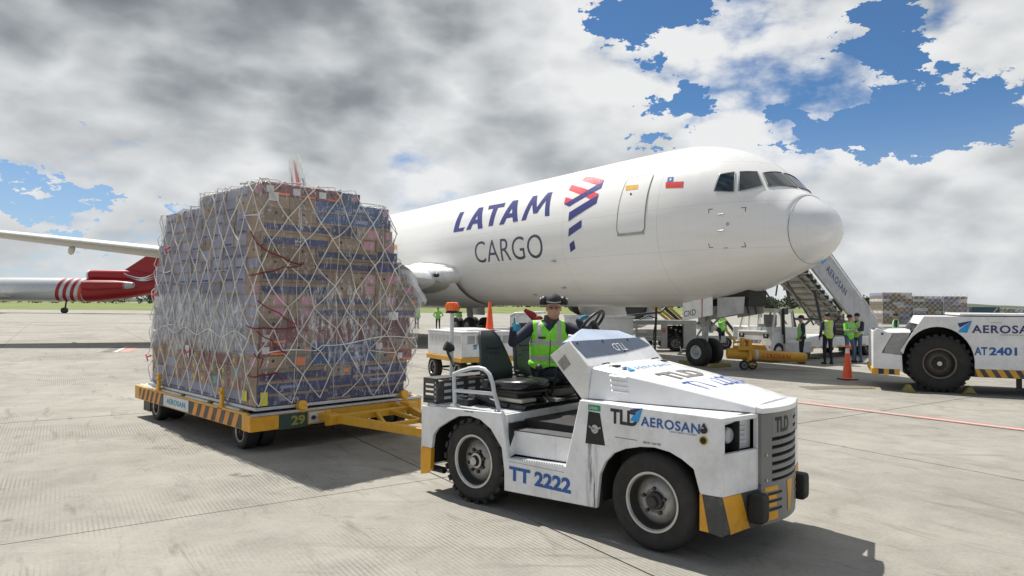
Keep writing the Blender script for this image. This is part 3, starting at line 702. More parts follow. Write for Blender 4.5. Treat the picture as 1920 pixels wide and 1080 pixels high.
# wings, both sides
def airfoil(x_le, y, z, c, t=0.12, n=14):
    pts = []
    for i in range(n + 1):
        s_ = (1 - cos(pi * i / n)) / 2; yt = 5 * t * (.2969 * sqrt(s_) - .126 * s_ - .3516 * s_**2 + .2843 * s_**3 - .1015 * s_**4)
        pts.append((x_le - s_ * c, y, z + yt * c))
    for i in range(n - 1, 0, -1):
        s_ = (1 - cos(pi * i / n)) / 2; yt = 5 * t * (.2969 * sqrt(s_) - .126 * s_ - .3516 * s_**2 + .2843 * s_**3 - .1015 * s_**4)
        pts.append((x_le - s_ * c, y, z - yt * c * .7))
    return pts
for s_ in (-1, 1):
    b = MB(); rings = []
    for v_ in (1.2, 2.5, 3.2, 5.5, 8.3, 12, 16, 20, 23.8):
        le = NOSE - 17.9 - max(0, v_ - 2.5) * tan(R(33.5)) - (.0 if v_ > 3 else .0)
        ch = np.interp(v_, [2.5, 8.3, 23.8], [11.2, 6.9, 2.3]); z = 3.05 + (v_ - 2.5) * .118
        rings.append(airfoil(le, s_ * v_, z, ch, np.interp(v_, [2.5, 8.3, 23.8], [.14, .10, .085])))
    b.loft(rings); w = b.build('wing', M_wing, plane, angle=50)
    b = MB(); rings = []
    for v_ in (3.0, 8.3, 16, 23.8):
        le = NOSE - 17.9 - max(0, v_ - 2.5) * tan(R(33.5)); ch = np.interp(v_, [2.5, 8.3, 23.8], [11.2, 6.9, 2.3]); z = 3.05 + (v_ - 2.5) * .118
        a_ = airfoil(le + .03, s_ * v_, z + .012, ch, np.interp(v_, [2.5, 8.3, 23.8], [.14, .10, .085]) * 1.03); rings.append(a_[-4:] + a_[:7])
    b.loft(rings, closed=False, caps=False); b.build('leading_edge', M_wingt, w, angle=50)
    # flap track fairings
    for v_ in (6.2, 11.5, 16.5):
        le = NOSE - 17.9 - (v_ - 2.5) * tan(R(33.5)); ch = np.interp(v_, [2.5, 8.3, 23.8], [11.2, 6.9, 2.3]); z = 3.05 + (v_ - 2.5) * .118
        b = MB(); b.ell((le - ch * .80, s_ * v_, z - .22), (1.5, .14, .22), 12, 10); b.build('flap_fairing', M_wing, w)
    # wing root landing light
    b = MB(); q_ = []
    for x_, hh in ((-12.35, .06), (-12.8, .36), (-13.6, .52), (-14.6, .62), (-16, .72)): q_.append([(x_, s_ * (2.2 + cos(t) * 1.12 * (hh / .62)), 3.35 + sin(t) * hh) for t in [2 * pi * i / 24 for i in range(24)]])
    b.loft(q_); lr = b.build('wing_root_fairing', M_wingt, plane, angle=60)
    b = MB(); b.ell((-13.35, s_ * 3.0, 3.33), (.26, .14, .11), 14, 8); b.build('landing_light', M_glassd, lr)
    # engine
    cx_, cy_, cz_ = NOSE - 15.6, s_ * 7.9, 2.12
    prof = [(1.02, -.55), (1.12, -.15), (1.22, 0.0), (1.30, -.12), (1.40, -.8), (1.43, -1.8), (1.34, -3.0), (1.12, -3.9), (.98, -4.1)]
    b = MB(); b.lathe([(r_, -h_) for r_, h_ in prof], (cx_, cy_, cz_), (-1, 0, 0), 40); en = b.build('engine', M_nac, plane, angle=50)
    b = MB(); b.cyl((cx_ - .6, cy_, cz_), (cx_ - .65, cy_, cz_), 1.03, n=32); b.ell((cx_ - .35, cy_, cz_), (.4, .28, .28), 16, 10); b.build('fan', M_dark, en)
    b = MB(); b.lathe([(.96, 3.0), (.8, 4.8), (.55, 5.6), (.0, 6.1)], (cx_, cy_, cz_), (-1, 0, 0), 28); b.build('exhaust_cone', M_dark, en)
    b = MB(); b.hexa([(cx_ - 1, cy_ - .15, cz_ + 1.3), (cx_ - 5.4, cy_ - .15, cz_ + .9), (cx_ - 5.4, cy_ + .15, cz_ + .9), (cx_ - 1, cy_ + .15, cz_ + 1.3)], [(cx_ - 2.2, cy_ - .1, cz_ + 1.65), (cx_ - 5.8, cy_ - .1, cz_ + 1.5), (cx_ - 5.8, cy_ + .1, cz_ + 1.5), (cx_ - 2.2, cy_ + .1, cz_ + 1.65)]); b.build('engine_pylon', M_wingt, en)
    # tailplane
    b = MB(); b.loft([airfoil(NOSE - 45.2, s_ * .6, 6.0, 6.2, .1), airfoil(NOSE - 52.4, s_ * 9.3, 7.0, 2.1, .09)]); b.build('tailplane', M_wing, plane, angle=50)
# fin with coloured ribbons
b = MB()
def finsec(x0, z, c, t=.1): return [(p[0], p[2], z) for p in airfoil(x0, 0, 0, c, t)]
b.loft([finsec(NOSE - 41.2, 6.9, 8.9), finsec(NOSE - 48.2, 14.5, 2.8)]); fin_ = b.build('tail_fin', M_wingt, plane, angle=50)
b = MB()
def finpt(f_, s_, o_=.03):      # f along chord, s up the fin
    x0 = NOSE - 41.2 - 7.0 * s_; c = 8.9 - 6.1 * s_; yt = 5 * .1 * (.2969 * sqrt(f_) - .126 * f_ - .3516 * f_**2 + .2843 * f_**3 - .1015 * f_**4) * c
    return (x0 - f_ * c, -yt - o_, 6.9 + 7.6 * s_)
for mi_, (f0, f1, s0, s1) in ((0, (.12, .5, .1, .95)), (1, (.55, .8, .1, .9)), (1, (.02, .1, .15, .7)), (0, (.85, .97, .1, .6))):
    k = 6; b.loft([[finpt(f0 + (f1 - f0) * .5 * i / k + .05 * i / k, s0 + (s1 - s0) * i / k) for i in range(k + 1)], [finpt(min(.98, f1 - (f1 - f0) * .3 * i / k), s0 + (s1 - s0) * i / k) for i in range(k + 1)]], mi_, closed=False, caps=False)
b.build('fin_ribbons', [M_red, M_navyl], fin_, recalc=False, smooth=False)

def wheel_part(parent, c, R_, w, rim, style='plain', side=-1, name='wheel', rimmat=None, tyremat=None, n=40, nuts=5, lugs=0):
    """tyre with rim and hub; outer face looks along side*y"""
    c = Vector(c); ax = (0, side, 0); h = w / 2
    b = MB()
    b.lathe([(rim, -h * .8), (rim, -h * .9), (rim + (R_ - rim) * .25, -h), (rim + (R_ - rim) * .7, -h * 1.02), (R_ * .955, -h * .88), (R_ * .99, -h * .6), (R_, 0), (R_ * .99, h * .6), (R_ * .955, h * .88), (rim + (R_ - rim) * .7, h * 1.02), (rim + (R_ - rim) * .6, h * 1.04), (rim + (R_ - rim) * .25, h), (rim, h * .9), (rim, h * .8)], c, ax, n, closed=True)
    if style == 'grooved':
        for q in (-.45, -.15, .15, .45):
            pass
    if lugs:
        for i in range(lugs):
            t = 2 * pi * i / lugs
            for sg in (-1, 1):
                tt = t + (pi / lugs if sg > 0 else 0); dt = .38 * 2 * pi / lugs / 2 * 1.3
                ring = []
                for rr, ya, yb in ((R_ * .93, sg * h * 1.03, sg * h * .02), (R_ * 1.028, sg * h * .95, sg * h * .05)):
                    for (yy, te) in ((ya, tt - dt), (ya, tt + dt), (yb, tt + dt + .05 * sg), (yb, tt - dt + .05 * sg)):
                        ring.append(c + Vector((rr * cos(te), yy, rr * sin(te))))
                b.hexa(ring[:4], ring[4:])
    ty = b.build(name, tyremat or M_tyre, parent, angle=40)
    o = side * h
    b = MB()
    b.lathe([(rim, -h * .8), (rim, h * .86), (rim * 1.04, h * .92), (rim * 1.04, h * .98), (rim * .97, h * .98), (rim * .93, h * .84)], c, ax, n)
    b.build('rim_lip', M_lip if rimmat is None else rimmat, ty, angle=40)
    b = MB()
    b.lathe([(rim * .925, h * .84), (rim * .90, h * .40), (rim * .84, h * .16), (rim * .79, h * .14)], c, ax, n)
    b.build('rim_barrel', M_rimd if style != 'aircraft' else rimmat, ty, angle=40)
    b = MB()
    b.lathe([(rim * .79, h * .14), (rim * .77, h * .22), (rim * .52, h * .5), (rim * .46, h * .56), (rim * .40, h * .50), (rim * .36, h * .35), (rim * .0, h * .35)], c, ax, n)
    b.build('rim', rimmat or M_rim, ty, angle=40)
    b = MB()
    b.lathe([(rim * .34, h * .3), (rim * .30, h * .62), (rim * .20, h * .70), (rim * .17, h * .95), (rim * .12, h * 1.0), (0, h * 1.0)], c, ax, 20)
    for i in range(nuts):
        t = 2 * pi * i / nuts + .3; p = c + Vector((rim * .44 * cos(t), side * h * .45, rim * .44 * sin(t))); b.cyl(p, p + Vector((0, side * h * .32, 0)), rim * .065, n=6)
    b.build('hub', M_rimd if style != 'aircraft' else M_gear, ty, angle=40)
    if lugs and style == 'plain':
        b = MB(); b.lathe([(0, h * 1.04), (rim * .15, h * 1.03), (rim * .17, h * .98)], c, ax, 16); b.lathe([(rim * .22, h * .72), (rim * .30, h * .66)], c, ax, 20); b.build('hub_cap', M_chrome, ty, angle=40)
    return ty
# nose gear
ng = MB()
ng.cyl((0, 0, .45), (0.08, 0, 2.2), .11, n=16); ng.cyl((0, 0, .45), (.04, 0, 1.35), .08, n=16); ng.cyl((0, -.42, .45), (0, .42, .45), .055)
ng.box(-.14, .14, -.17, .17, 1.28, 1.62); ng.tube([(.1, 0, 1.5), (1.3, 0, 2.3)], .06); ng.tube([(.1, -.2, 1.3), (1.1, -.3, 2.2)], .035); ng.tube([(.1, .2, 1.3), (1.1, .3, 2.2)], .035)
ng.tube([(-.14, 0, 1.2), (-.34, 0, .95), (-.1, 0, .62)], .04); ng.cyl((-.1, -.3, 1.42), (-.1, .3, 1.42), .05); ng.box(.10, .2, -.22, -.10, 1.1, 1.34); ng.box(.1, .2, .1, .22, 1.1, 1.34)
ng.tube([(.12, -.1, 1.5), (.2, -.12, 1.1), (.08, -.08, .6)], .014, 6); ng.tube([(-.1, .1, 1.6), (-.22, .14, 1.1), (-.08, .1, .6)], .014, 6)
gear = ng.build('nose_gear_leg', M_gear, plane, bevel=.01)
wheel_part(plane, (0, -.30, .455), .47, .31, .215, 'aircraft', -1, 'nose_wheel', rimmat=mat('white_rim', (.62, .63, .62), .4, dirt=.3), nuts=8)
wheel_part(plane, (0, .30, .455), .47, .31, .215, 'aircraft', 1, 'nose_wheel', rimmat=MC['white_rim'], nuts=8)
b = MB(); b.prism([(-.40, 1.50), (.86, 1.70), (.86, 2.32), (-.40, 2.10)], 'y', -.66, -.63); dr = b.build('gear_door', M_white, plane, bevel=.01)
b = MB(); b.text('CXD', (-.33, -.664, 1.62), (1, 0, .16), (0, 0, 1), .20, .52, bold=.01); b.build('door_lettering', mat('grey_lettering', (.12, .12, .13), .5), dr, smooth=False, recalc=False)
b = MB(); b.prism([(.42, 1.64), (.46, 1.646), (.46, 2.25), (.42, 2.243)], 'y', -.664, -.66); b.build('door_stripe', mat('dull_red', (.35, .04, .04), .5), dr)
b = MB(); b.prism([(-.40, 1.50), (.86, 1.70), (.86, 2.32), (-.40, 2.10)], 'y', .63, .66); b.build('gear_door', M_lgrey, plane, bevel=.01)
for s_ in (-1, 1):
    b = MB(); b.prism([(.95, 1.62), (1.95, 1.78), (2.0, 2.30), (.95, 2.28)], 'y', s_ * .52 - .02, s_ * .52 + .02); gd = b.build('forward_gear_door', M_gear, plane, bevel=.01)
    b = MB()
    for k in range(3): b.tube([(1.1 + k * .3, s_ * .49, 1.75), (1.1 + k * .3, s_ * .3, 2.3)], .02, 6)
    b.build('door_link', M_dark, gd)
b = MB(); b.box(-.5, 2.1, -.45, .45, 2.0, 2.5); b.build('gear_bay', M_under, plane)
# main gear, four wheels each
for s_ in (-1, 1):
    x0, y0 = -22.76, s_ * 4.65
    b = MB(); b.cyl((x0, y0, .6), (x0, y0 - s_ * .4, 3.6), .2); b.cyl((x0 - .75, y0, .6), (x0 + .75, y0, .6), .13); b.tube([(x0, y0, 1.6), (x0 + .2, y0 - s_ * 2.2, 3)], .1)
    for q in (-.71, .71): b.cyl((x0 + q, y0 - .6, .58), (x0 + q, y0 + .6, .58), .08)
    b.prism([(x0 - .75, 1.3), (x0 + .75, 1.3), (x0 + .6, 3.3), (x0 - .6, 3.3)], 'y', y0 + s_ * .5, y0 + s_ * .56)
    b.build('main_gear_leg', M_gear, plane)
    for q in (-.71, .71):
        for r_ in (-.57, .57): wheel_part(plane, (x0 + q, y0 + r_, .58), .585, .4, .26, 'aircraft', -1 if r_ < 0 else 1, 'main_wheel', n=28)
# ---------------------------------------------------------------- baggage tractor
TO = Vector((-0.67058, 6.93002, 0)); TANG = atan2(-0.64007179, 0.76831511)
tug = thing('baggage_tractor', 'white tow tractor lettered TT 2222 with two black seats and an orange beacon pole', 'tow tractor', TO, TANG)
TM = Matrix.Translation(TO) @ Matrix.Rotation(TANG, 4, 'Z')
arch_r = [(.433, .21), (.43, .40), (.393, .612), (.247, .775), (.10, .85), (-.052, .871), (-.22, .85), (-.366, .781), (-.53, .69), (-.594, .614), (-.63, .244)]
arch_f = [(2.484, .535), (2.429, .731), (2.33, .79), (2.219, .833), (2.08, .85), (1.947, .837), (1.80, .80), (1.686, .747), (1.60, .66), (1.545, .545), (1.514, .252)]
rear_out = [(-.63, .244), (-.70, .19), (-.77, .172), (-.785, .905), (.388, .95)]
side = [(-.785, .467), (-.785, .905), (.388, .95), (.478, .525), (1.174, .56), (1.328, 1.165), (2.671, 1.15), (2.66, .553), (2.484, .548)] + arch_f[1:-1] + [(1.514, .252), (.433, .21)] + arch_r[1:-1] + [(-.62, .467)]
def panel(poly, y0, y1, name, m, parent, bev=.008, label=None):
    b = MB(); b.prism(poly, 'y', y0, y1); return b.build(name, m, parent, bevel=bev, label=label)
WD = 1.60
near = panel(side, 0.0, .045, 'side_panel', M_white, tug)
far = panel(side, WD - .045, WD, 'side_panel', M_white, tug)
for y0, y1 in ((-.002, .05), (WD - .05, WD + .002)):
    panel([(-.787, .172), (-.787, .4665), (-.62, .4665), (-.63, .244), (-.70, .19)], y0, y1, 'rear_corner_plate', M_yelc, tug, .004, 'chipped yellow corner')
# wheel wells and chassis
b = MB(); b.box(-.74, 1.30, .30, 1.30, .26, .86); b.box(1.3, 2.60, .34, 1.26, .24, 1.08); b.box(-.72, .36, .06, WD - .06, .872, .90); b.box(1.56, 2.45, .05, WD - .05, .858, .90)
b.box(1.50, 1.54, .05, WD - .05, .3, .85); b.box(2.50, 2.53, .05, WD - .05, .3, .85); b.box(.44, .46, .05, WD - .05, .3, .85); b.box(-.66, -.64, .05, WD - .05, .3, .85)
b.cyl((0, .1, .42), (0, WD - .1, .42), .09); b.cyl((2.05, .1, .41), (2.05, WD - .1, .41), .08); b.cyl((-.78, .14, .22), (-.56, .14, .22), .035)
b.build('chassis', M_under, tug)
b = MB(); b.box(-.785, -.745, .045, WD - .045, .30, .90); b.build('rear_plate', M_white, tug, bevel=.006)
b = MB(); b.box(-.98, -.79, .70, .90, .34, .38); b.box(-.98, -.79, .70, .90, .46, .50); b.cyl((-.92, .8, .32), (-.92, .8, .60), .018); b.build('tow_hitch', M_dark, tug, bevel=.004)
# step and footwell
b = MB(); b.prism([(.40, .545), (1.30, .57), (1.30, .79), (.40, .77)], 'y', .11, .13); b.build('footwell_panel', M_white, tug, bevel=.004)
b = MB(); b.prism([(.478, .515), (1.174, .55), (1.174, .560), (.478, .526)], 'y', .045, .115)
for k in range(22): b.box(.50 + k * .03, .515 + k * .03, .0, .012, .522 + k * .0015, .534 + k * .0015)
b.build('step_tread', M_lgrey, tug)
b = MB(); b.prism([(.40, .772), (1.5, .792), (1.5, .802), (.40, .782)], 'y', .11, WD - .11); b.build('floor', mat('worn_floor_plate', (.10, .10, .105), .5, .2, dirt=.6, dcol=(.25, .23, .20), scratch=.6), tug)
b = MB(); b.hexa([(.38, .045, .53), (.42, .13, .55), (.42, .13, .90), (.38, .045, .93)], [(.478, .045, .53), (.47, .13, .55), (.46, .13, .77), (.395, .045, .93)]); b.build('inner_pillar', M_white, tug, bevel=.004)
b = MB(); b.box(.385, .425, .045, WD - .045, .78, .93); b.build('seat_base_wall', M_white, tug, bevel=.004)
b = MB(); b.box(-.74, .38, .045, WD - .045, .90, .935); b.build('engine_deck', M_lgrey, tug, bevel=.004)
# dark seat plinth
b = MB(); b.hexa([(-.42, .30, .935), (.42, .30, .935), (.42, WD - .16, .935), (-.42, WD - .16, .935)], [(-.42, .30, 1.0), (.45, .30, .99), (.45, WD - .16, .99), (-.42, WD - .16, 1.0)]); b.box(-.2, .30, .78, 1.35, 1.0, 1.10); b.build('seat_plinth', M_vinyl, tug, bevel=.01)
b = MB(); b.box(.0, .36, .33, .56, .998, 1.04); b.build('battery_cover', M_cream, tug, bevel=.008)
b = MB(); b.box(-.05, .30, .32, .72, 1.045, 1.10); b.build('seat_suspension', M_black, tug, bevel=.01)
for s_ in (0, 1): pass
# louvred rear guard
GX0, GX1, GZ0, GZ1 = -.785, -.56, .937, 1.195
b = MB()
b.box(GX0, GX1, .02, .04, GZ0, GZ0 + .03); b.box(GX0, GX1, .02, .04, GZ1 - .05, GZ1); b.box(GX0, GX0 + .02, .02, .04, GZ0, GZ1); b.box(GX1 - .06, GX1, .02, .04, GZ0, GZ1)
b.box(GX0, GX1, .02, WD - .02, GZ1, GZ1 + .012); b.box(GX1 - .012, GX1, .04, WD - .04, GZ0, GZ1 - .02); b.box(GX0, GX0 + .02, .04, WD - .04, GZ0, GZ0 + .05)
guard = b.build('rear_guard', M_stripe, tug, bevel=.004)
sm = MB(); sm.box(0, .145, 0, .016, 0, .028); sme = sm.mesh('slat')
for k in range(3): o = link('slat', sme, guard, M_stripe); o.location = (GX0 + .02, .022, GZ0 + .055 + k * .052)
b = MB()
for k in range(5): b.cyl((GX1 - .03, .018, GZ0 + .03 + k * .048), (GX1 - .03, .024, GZ0 + .03 + k * .048), .008, n=10)
for j in range(8):
    for k in range(3): b.box(GX1 - .002, GX1 + .003, .12 + j * .18, .22 + j * .18, GZ0 + .04 + k * .07, GZ0 + .07 + k * .07)
b.build('guard_vent', M_rail, guard)
# radiator hose and junk on the engine deck
b = MB(); b.tube([(-.38, .35, .96), (-.2, .28, 1.02), (0, .26, 1.0), (.2, .3, .97)], .025, 8); b.box(-.40, -.22, .14, .3, .937, 1.0); b.cyl((-.3, .18, .94), (-.3, .18, 1.03), .03); b.build('deck_hose', M_dark, tug)
# rail beside the seat
b = MB(); pts = [(-.345, .075, .93), (-.365, .075, 1.26)]
b.tube(pts, .021, 12)
arc = [(-.37, .075, 1.262), (-.25, .075, 1.305), (-.10, .075, 1.345), (.0, .075, 1.355), (.08, .075, 1.345), (.15, .075, 1.30), (.195, .075, 1.22), (.22, .075, 1.12), (.29, .075, .95)]
b.tube(arc, .021, 12); b.tube([(-.355, .075, 1.095), (.22, .075, 1.11)], .018, 12)
for x in (-.345, .285): b.box(x - .05, x + .05, .045, .105, .936, .944); b.cyl((x - .035, .06, .944), (x - .035, .06, .955), .008, n=6); b.cyl((x + .035, .09, .944), (x + .035, .09, .955), .008, n=6)
b.build('grab_rail', M_rail, tug)
# seats: pan, back, suspension
def seat(x, y, ang=0):
    o = bpy.data.objects.new('seat', None); COL.objects.link(o)
    return o
def rounded_pad(b, c, sx, sy, sz, M, p=3.2, n=20, m=12, mi=0):
    vs = []; fs = []
    sg = lambda v, e: math.copysign(abs(v) ** e, v)
    for i in range(m + 1):
        th = -pi / 2 + pi * i / m
        for j in range(n):
            ph = 2 * pi * j / n; e = 2 / p
            vs.append(Vector(c) + M @ Vector((sx * sg(cos(th), e) * sg(cos(ph), e), sy * sg(cos(th), e) * sg(sin(ph), e), sz * sg(sin(th), e))))
    for i in range(m):
        for j in range(n): fs.append((i * n + j, i * n + (j + 1) % n, (i + 1) * n + (j + 1) % n, (i + 1) * n + j))
    b.add(vs, fs, mi)
for (sy, sx) in ((.53, .08), (1.13, .02)):
    b = MB(); rounded_pad(b, (sx + .08, sy, 1.165), .29, .255, .065, Matrix.Rotation(R(-4), 3, 'Y')); pan = b.build('seat_cushion', M_vinyl, tug, angle=80)
    b = MB(); rounded_pad(b, (sx + .08, sy, 1.112), .27, .235, .03, Matrix.Identity(3)); b.build('seat_pan', M_black, pan, angle=80)
    b = MB(); rings = []
    n = 28
    for k in range(9):
        t = k / 8; z = 1.17 + .54 * t; hw = .235 - .02 * t - .085 * max(0, t - .35) / .65; xx = sx - .27 - .17 * t + .03 * sin(pi * t); th = .055 - .015 * t
        if k == 0: hw *= .9; th *= .6
        if k == 8: hw *= .78; th *= .45; z -= .0
        rings.append([(xx + th * math.copysign(abs(cos(a_)) ** .6, cos(a_)) + .03 * (abs(sin(a_)) ** 4), sy + hw * math.copysign(abs(sin(a_)) ** .6, sin(a_)), z) for a_ in [2 * pi * q / n for q in range(n)]])
    b.loft(rings); back = b.build('backrest', M_vinylg, tug, angle=80)
    b = MB(); b.tube([(sx - .33, sy - .14, 1.42), (sx - .25, sy - .14, 1.43)], .004); b.box(sx - .295, sx - .282, sy - .07, sy + .07, 1.475, 1.482); b.box(sx - .315, sx - .30, sy - .1, sy + .1, 1.53, 1.537); b.build('backrest_seam', M_black, back)
    b = MB(); b.cyl((sx - .12, sy - .27, 1.18), (sx - .12, sy - .33, 1.18), .045); b.cyl((sx - .18, sy - .27, 1.24), (sx - .18, sy - .31, 1.24), .03); b.box(sx - .18, sx - .0, sy - .29, sy - .27, 1.12, 1.17); b.build('recline_knob', M_black, pan, bevel=.006)
b = MB(); b.tube([(.12, .79, 1.0), (.18, .80, 1.28)], .03, 10); b.ell((.19, .80, 1.31), (.045, .035, .05)); b.tube([(.3, .86, 1.0), (.42, .84, 1.32)], .012); b.ell((.425, .84, 1.335), .026); b.build('control_levers', M_black, tug)
b = MB(); b.box(.28, .5, .70, .86, .99, 1.02); b.tube([(.30, .62, 1.02), (.44, .58, 1.05), (.56, .5, 1.02)], .010); b.box(.16, .28, .80, .93, 1.0, 1.09); b.build('lever_plate', M_chrome, tug, bevel=.004)
# beacon pole
b = MB(); b.cyl((-.70, .35, .93), (-.70, .35, 1.90), .021, n=16); b.box(-.75, -.65, .30, .40, .937, .95); pole = b.build('beacon_pole', M_rail, tug)
b = MB(); b.cyl((-.70, .35, 1.895), (-.70, .35, 1.925), .075, .062, n=24); b.box(-.62, -.56, .33, .37, 1.90, 1.912); b.build('beacon_base', M_black, pole)
om = bpy.data.materials.new('amber_beacon_lens'); om.use_nodes = True; ob = om.node_tree.nodes['Principled BSDF']; ob.inputs['Base Color'].default_value = (.95, .16, .01, 1); ob.inputs['Roughness'].default_value = .18; ob.inputs['Subsurface Weight'].default_value = .4; ob.inputs['Subsurface Radius'].default_value = (.05, .02, .01); ob.inputs['Coat Weight'].default_value = .5
b = MB(); b.lathe([(.0, 0), (.066, 0), (.074, .03), (.072, .055), (.064, .085), (.05, .092), (.0, .094)], (-.70, .35, 1.925), (0, 0, 1), 28)
for k in range(12): t = 2 * pi * k / 12; b.box(-.70 + .07 * cos(t) - .006, -.70 + .07 * cos(t) + .006, .35 + .07 * sin(t) - .006, .35 + .07 * sin(t) + .006, 1.94, 1.995)
b.box(-.80, -.60, .335, .365, 1.965, 1.985); b.build('beacon_lens', om, pole, angle=40)
b = MB(); b.cyl((-.72, .27, 1.54), (-.68, .34, 1.50), .055, .045, n=20); b.tube([(-.70, .28, 1.51), (-.66, .26, 1.46), (-.52, .22, 1.33)], .016); b.cyl((-.70, .33, 1.5), (-.70, .37, 1.5), .03); b.build('work_lamp', M_black, pole)
# front fender deck and hood
b = MB(); b.hexa([(1.30, .045, 1.10), (2.66, .045, 1.09), (2.66, WD - .045, 1.09), (1.30, WD - .045, 1.10)], [(1.33, .045, 1.163), (2.668, .045, 1.149), (2.668, WD - .045, 1.149), (1.33, WD - .045, 1.163)]); b.build('fender_deck', M_white, tug, bevel=.006)
def GU(v):   # curved radiator face
    t = (v - .8) / .40
    return 2.875 - .085 * t * t
HN, HF = .17, 1.40       # hood edges at the windscreen end
HB = .43, 1.17           # hood edges at the grille end
hb_ = []
for (x, y0, y1, zb, zt) in ((1.345, .10, 1.50, 1.168, 1.445), (2.00, .22, 1.38, 1.162, 1.345), (2.66, .38, 1.22, 1.157, 1.228), (2.76, .40, 1.20, 1.155, 1.205)):
    yi = .10 if x < 2 else (.05 if x < 2.5 else .02)
    hb_.append([(x, y0, zb), (x, y0 + yi * .6, zt - .012), (x, y0 + yi * .6 + .03, zt), (x, .8 - (.8 - y0) * .5, zt + .012), (x, .8, zt + .016), (x, .8 + (y1 - .8) * .5, zt + .012), (x, y1 - yi * .6 - .03, zt), (x, y1 - yi * .6, zt - .012), (x, y1, zb)])
lip = []
b = MB(); b.loft(hb_, closed=True)
# nose lip in front of the hood, follows the grille curve
vv = np.linspace(.42, 1.18, 11)
b.loft([[(2.74, v, 1.21), (GU(v) + .01, v, 1.192), (GU(v) + .012, v, 1.150), (2.74, v, 1.150)] for v in vv])
hood = b.build('hood', M_hood, tug, bevel=.006, angle=25)
b = MB()
for k in range(4):
    z = 1.365 - k * .042; x = 1.52 + k * .012
    y = .105 + (x - 1.345) * .18 + .062 * (z - 1.168) / .27 - .004
    b.hexa([(x, y, z), (x + .17, y + .030, z - .008), (x + .17, y + .040, z + .0), (x, y + .010, z + .008)], [(x + .01, y - .014, z + .012), (x + .16, y + .013, z + .004), (x + .17, y + .034, z + .018), (x, y + .004, z + .026)])
b.build('hood_louvre', M_white, hood, bevel=.002)
for yy in (.34, 1.22):
    b = MB(); b.tube([(1.36, yy - .05, 1.462), (1.40, yy, 1.475), (1.37, yy + .06, 1.462)], .006); b.box(1.42, 1.47, yy + .02, yy + .10, 1.44, 1.452); b.build('hood_latch', M_dark, hood)
# lettering on the hood top; reads from the driver's far side
def hz(x): return np.interp(x, [1.345, 2.0, 2.66], [1.445, 1.345, 1.228]) + .0185
sl_ = Vector((1, 0, -.155)).normalized()
def hood_text(body, x, y, h, w, m, bold=.02, shear=0):
    b = MB(); o_ = Vector((x, y, hz(x) + .002)); b.text(body, o_, (0, 1, 0), -sl_, h, w, bold=bold, shear=shear)
    return b.build('hood_lettering', m, hood, smooth=False)
b = MB()
def dart(b, o_, xd, yd, s_, mi=(0, 1)):
    o_ = Vector(o_); xd = Vector(xd).normalized(); yd = Vector(yd).normalized()
    P = lambda x, y: o_ + xd * x * s_ + yd * y * s_
    b.add([P(0, .78), P(1.0, 1.0), P(.14, .42)], [(0, 1, 2)], mi[0]); b.add([P(1.0, 1.0), P(.66, .02), P(.02, .06), P(.18, .34)], [(0, 1, 2, 3)], mi[1])
def hood_print(pts_fn): pass
Lx = Vector((0.0, 1, 0)); 
b = MB(); b.text('AEROSAN', (1.62, .50, hz(1.62)), (0, 1, 0), -sl_, .085, .62, bold=.008, space=1.15); b.build('hood_lettering', mat('faded_blue_print', (.16, .33, .50), .5, scratch=.9, dcol=(.7, .7, .7)), hood, smooth=False)
b = MB(); dart(b, (1.64, .34, hz(1.64)), (0, 1, 0), -sl_, .14); b.build('hood_dart_emblem', [M_navy, M_lblue], hood, smooth=False)
b = MB(); b.text('TLD', (2.02, .47, hz(2.02)), (0, 1, 0), -sl_, .23, .62, bold=.05); b.build('hood_lettering', M_gprint, hood, smooth=False)
b = MB(); b.text('TT 2222', (2.32, .43, hz(2.32)), (0, 1, 0), -sl_, .24, .82, bold=.004, space=1.12); b.build('hood_lettering', mat('worn_blue_print', (.015, .09, .40), .5, scratch=.5, dcol=(.7, .7, .7)), hood, smooth=False)
# dashboard console
con = [(.907, 1.526), (1.124, 1.673), (1.345, 1.452), (1.345, 1.168), (1.28, 1.153)]
b = MB(); b.prism(con, 'y', .10, .125); cons = b.build('console_side', M_chip, tug, bevel=.004)
b = MB(); b.hexa([(1.0, .099, 1.47), (1.11, .099, 1.40), (1.10, .0985, 1.395), (1.01, .0985, 1.46)], [(1.02, .099, 1.56), (1.12, .099, 1.53), (1.12, .0985, 1.525), (1.02, .0985, 1.55)]); 
b = MB(); b.prism([(1.00, 1.47), (1.07, 1.395), (1.15, 1.46), (1.08, 1.545)], 'y', .096, .10); b.build('worn_instruction_sticker', mat('grey_sticker', (.33, .32, .29), .6, dirt=.5), cons)
b = MB(); b.prism([(.95, 1.40), (1.10, 1.60), (1.33, 1.43), (1.33, 1.17)], 'y', 1.42, 1.45); b.build('console_side', M_chip, tug, bevel=.004)
# console body under the film, and the sloping front
cb = [(.915, 1.522), (1.122, 1.662), (1.343, 1.448), (1.343, 1.17), (1.285, 1.16)]
b = MB(); b.prism(cb, 'y', .126, 1.42); b.build('dashboard', M_white, tug, bevel=.005)
sd = Vector((.221, 0, -.214)).normalized(); nn = Vector((.214, 0, .221)).normalized()
def sl(x_t, y): return Vector((1.122, y, 1.662)) + sd * x_t + nn * .004
b = MB(); b.add([sl(.0, .13), sl(.0, 1.30), sl(.115, 1.40), sl(.185, .80), sl(.205, .17)], [(0, 1, 2, 3, 4)]); film = b.build('dash_film', M_dash, tug, smooth=False)
b = MB(); b.text('TLD', sl(.06, .93) + nn * .003, (0, -1, 0), sd, .095, .22, bold=-.0); b.build('film_lettering', M_white, film, smooth=False)
b = MB()
for yy, tt in ((.20, .03), (.62, .02), (1.06, .02), (.85, .165)): b.cyl(sl(tt, yy), sl(tt, yy) + nn * .008, .010, n=10)
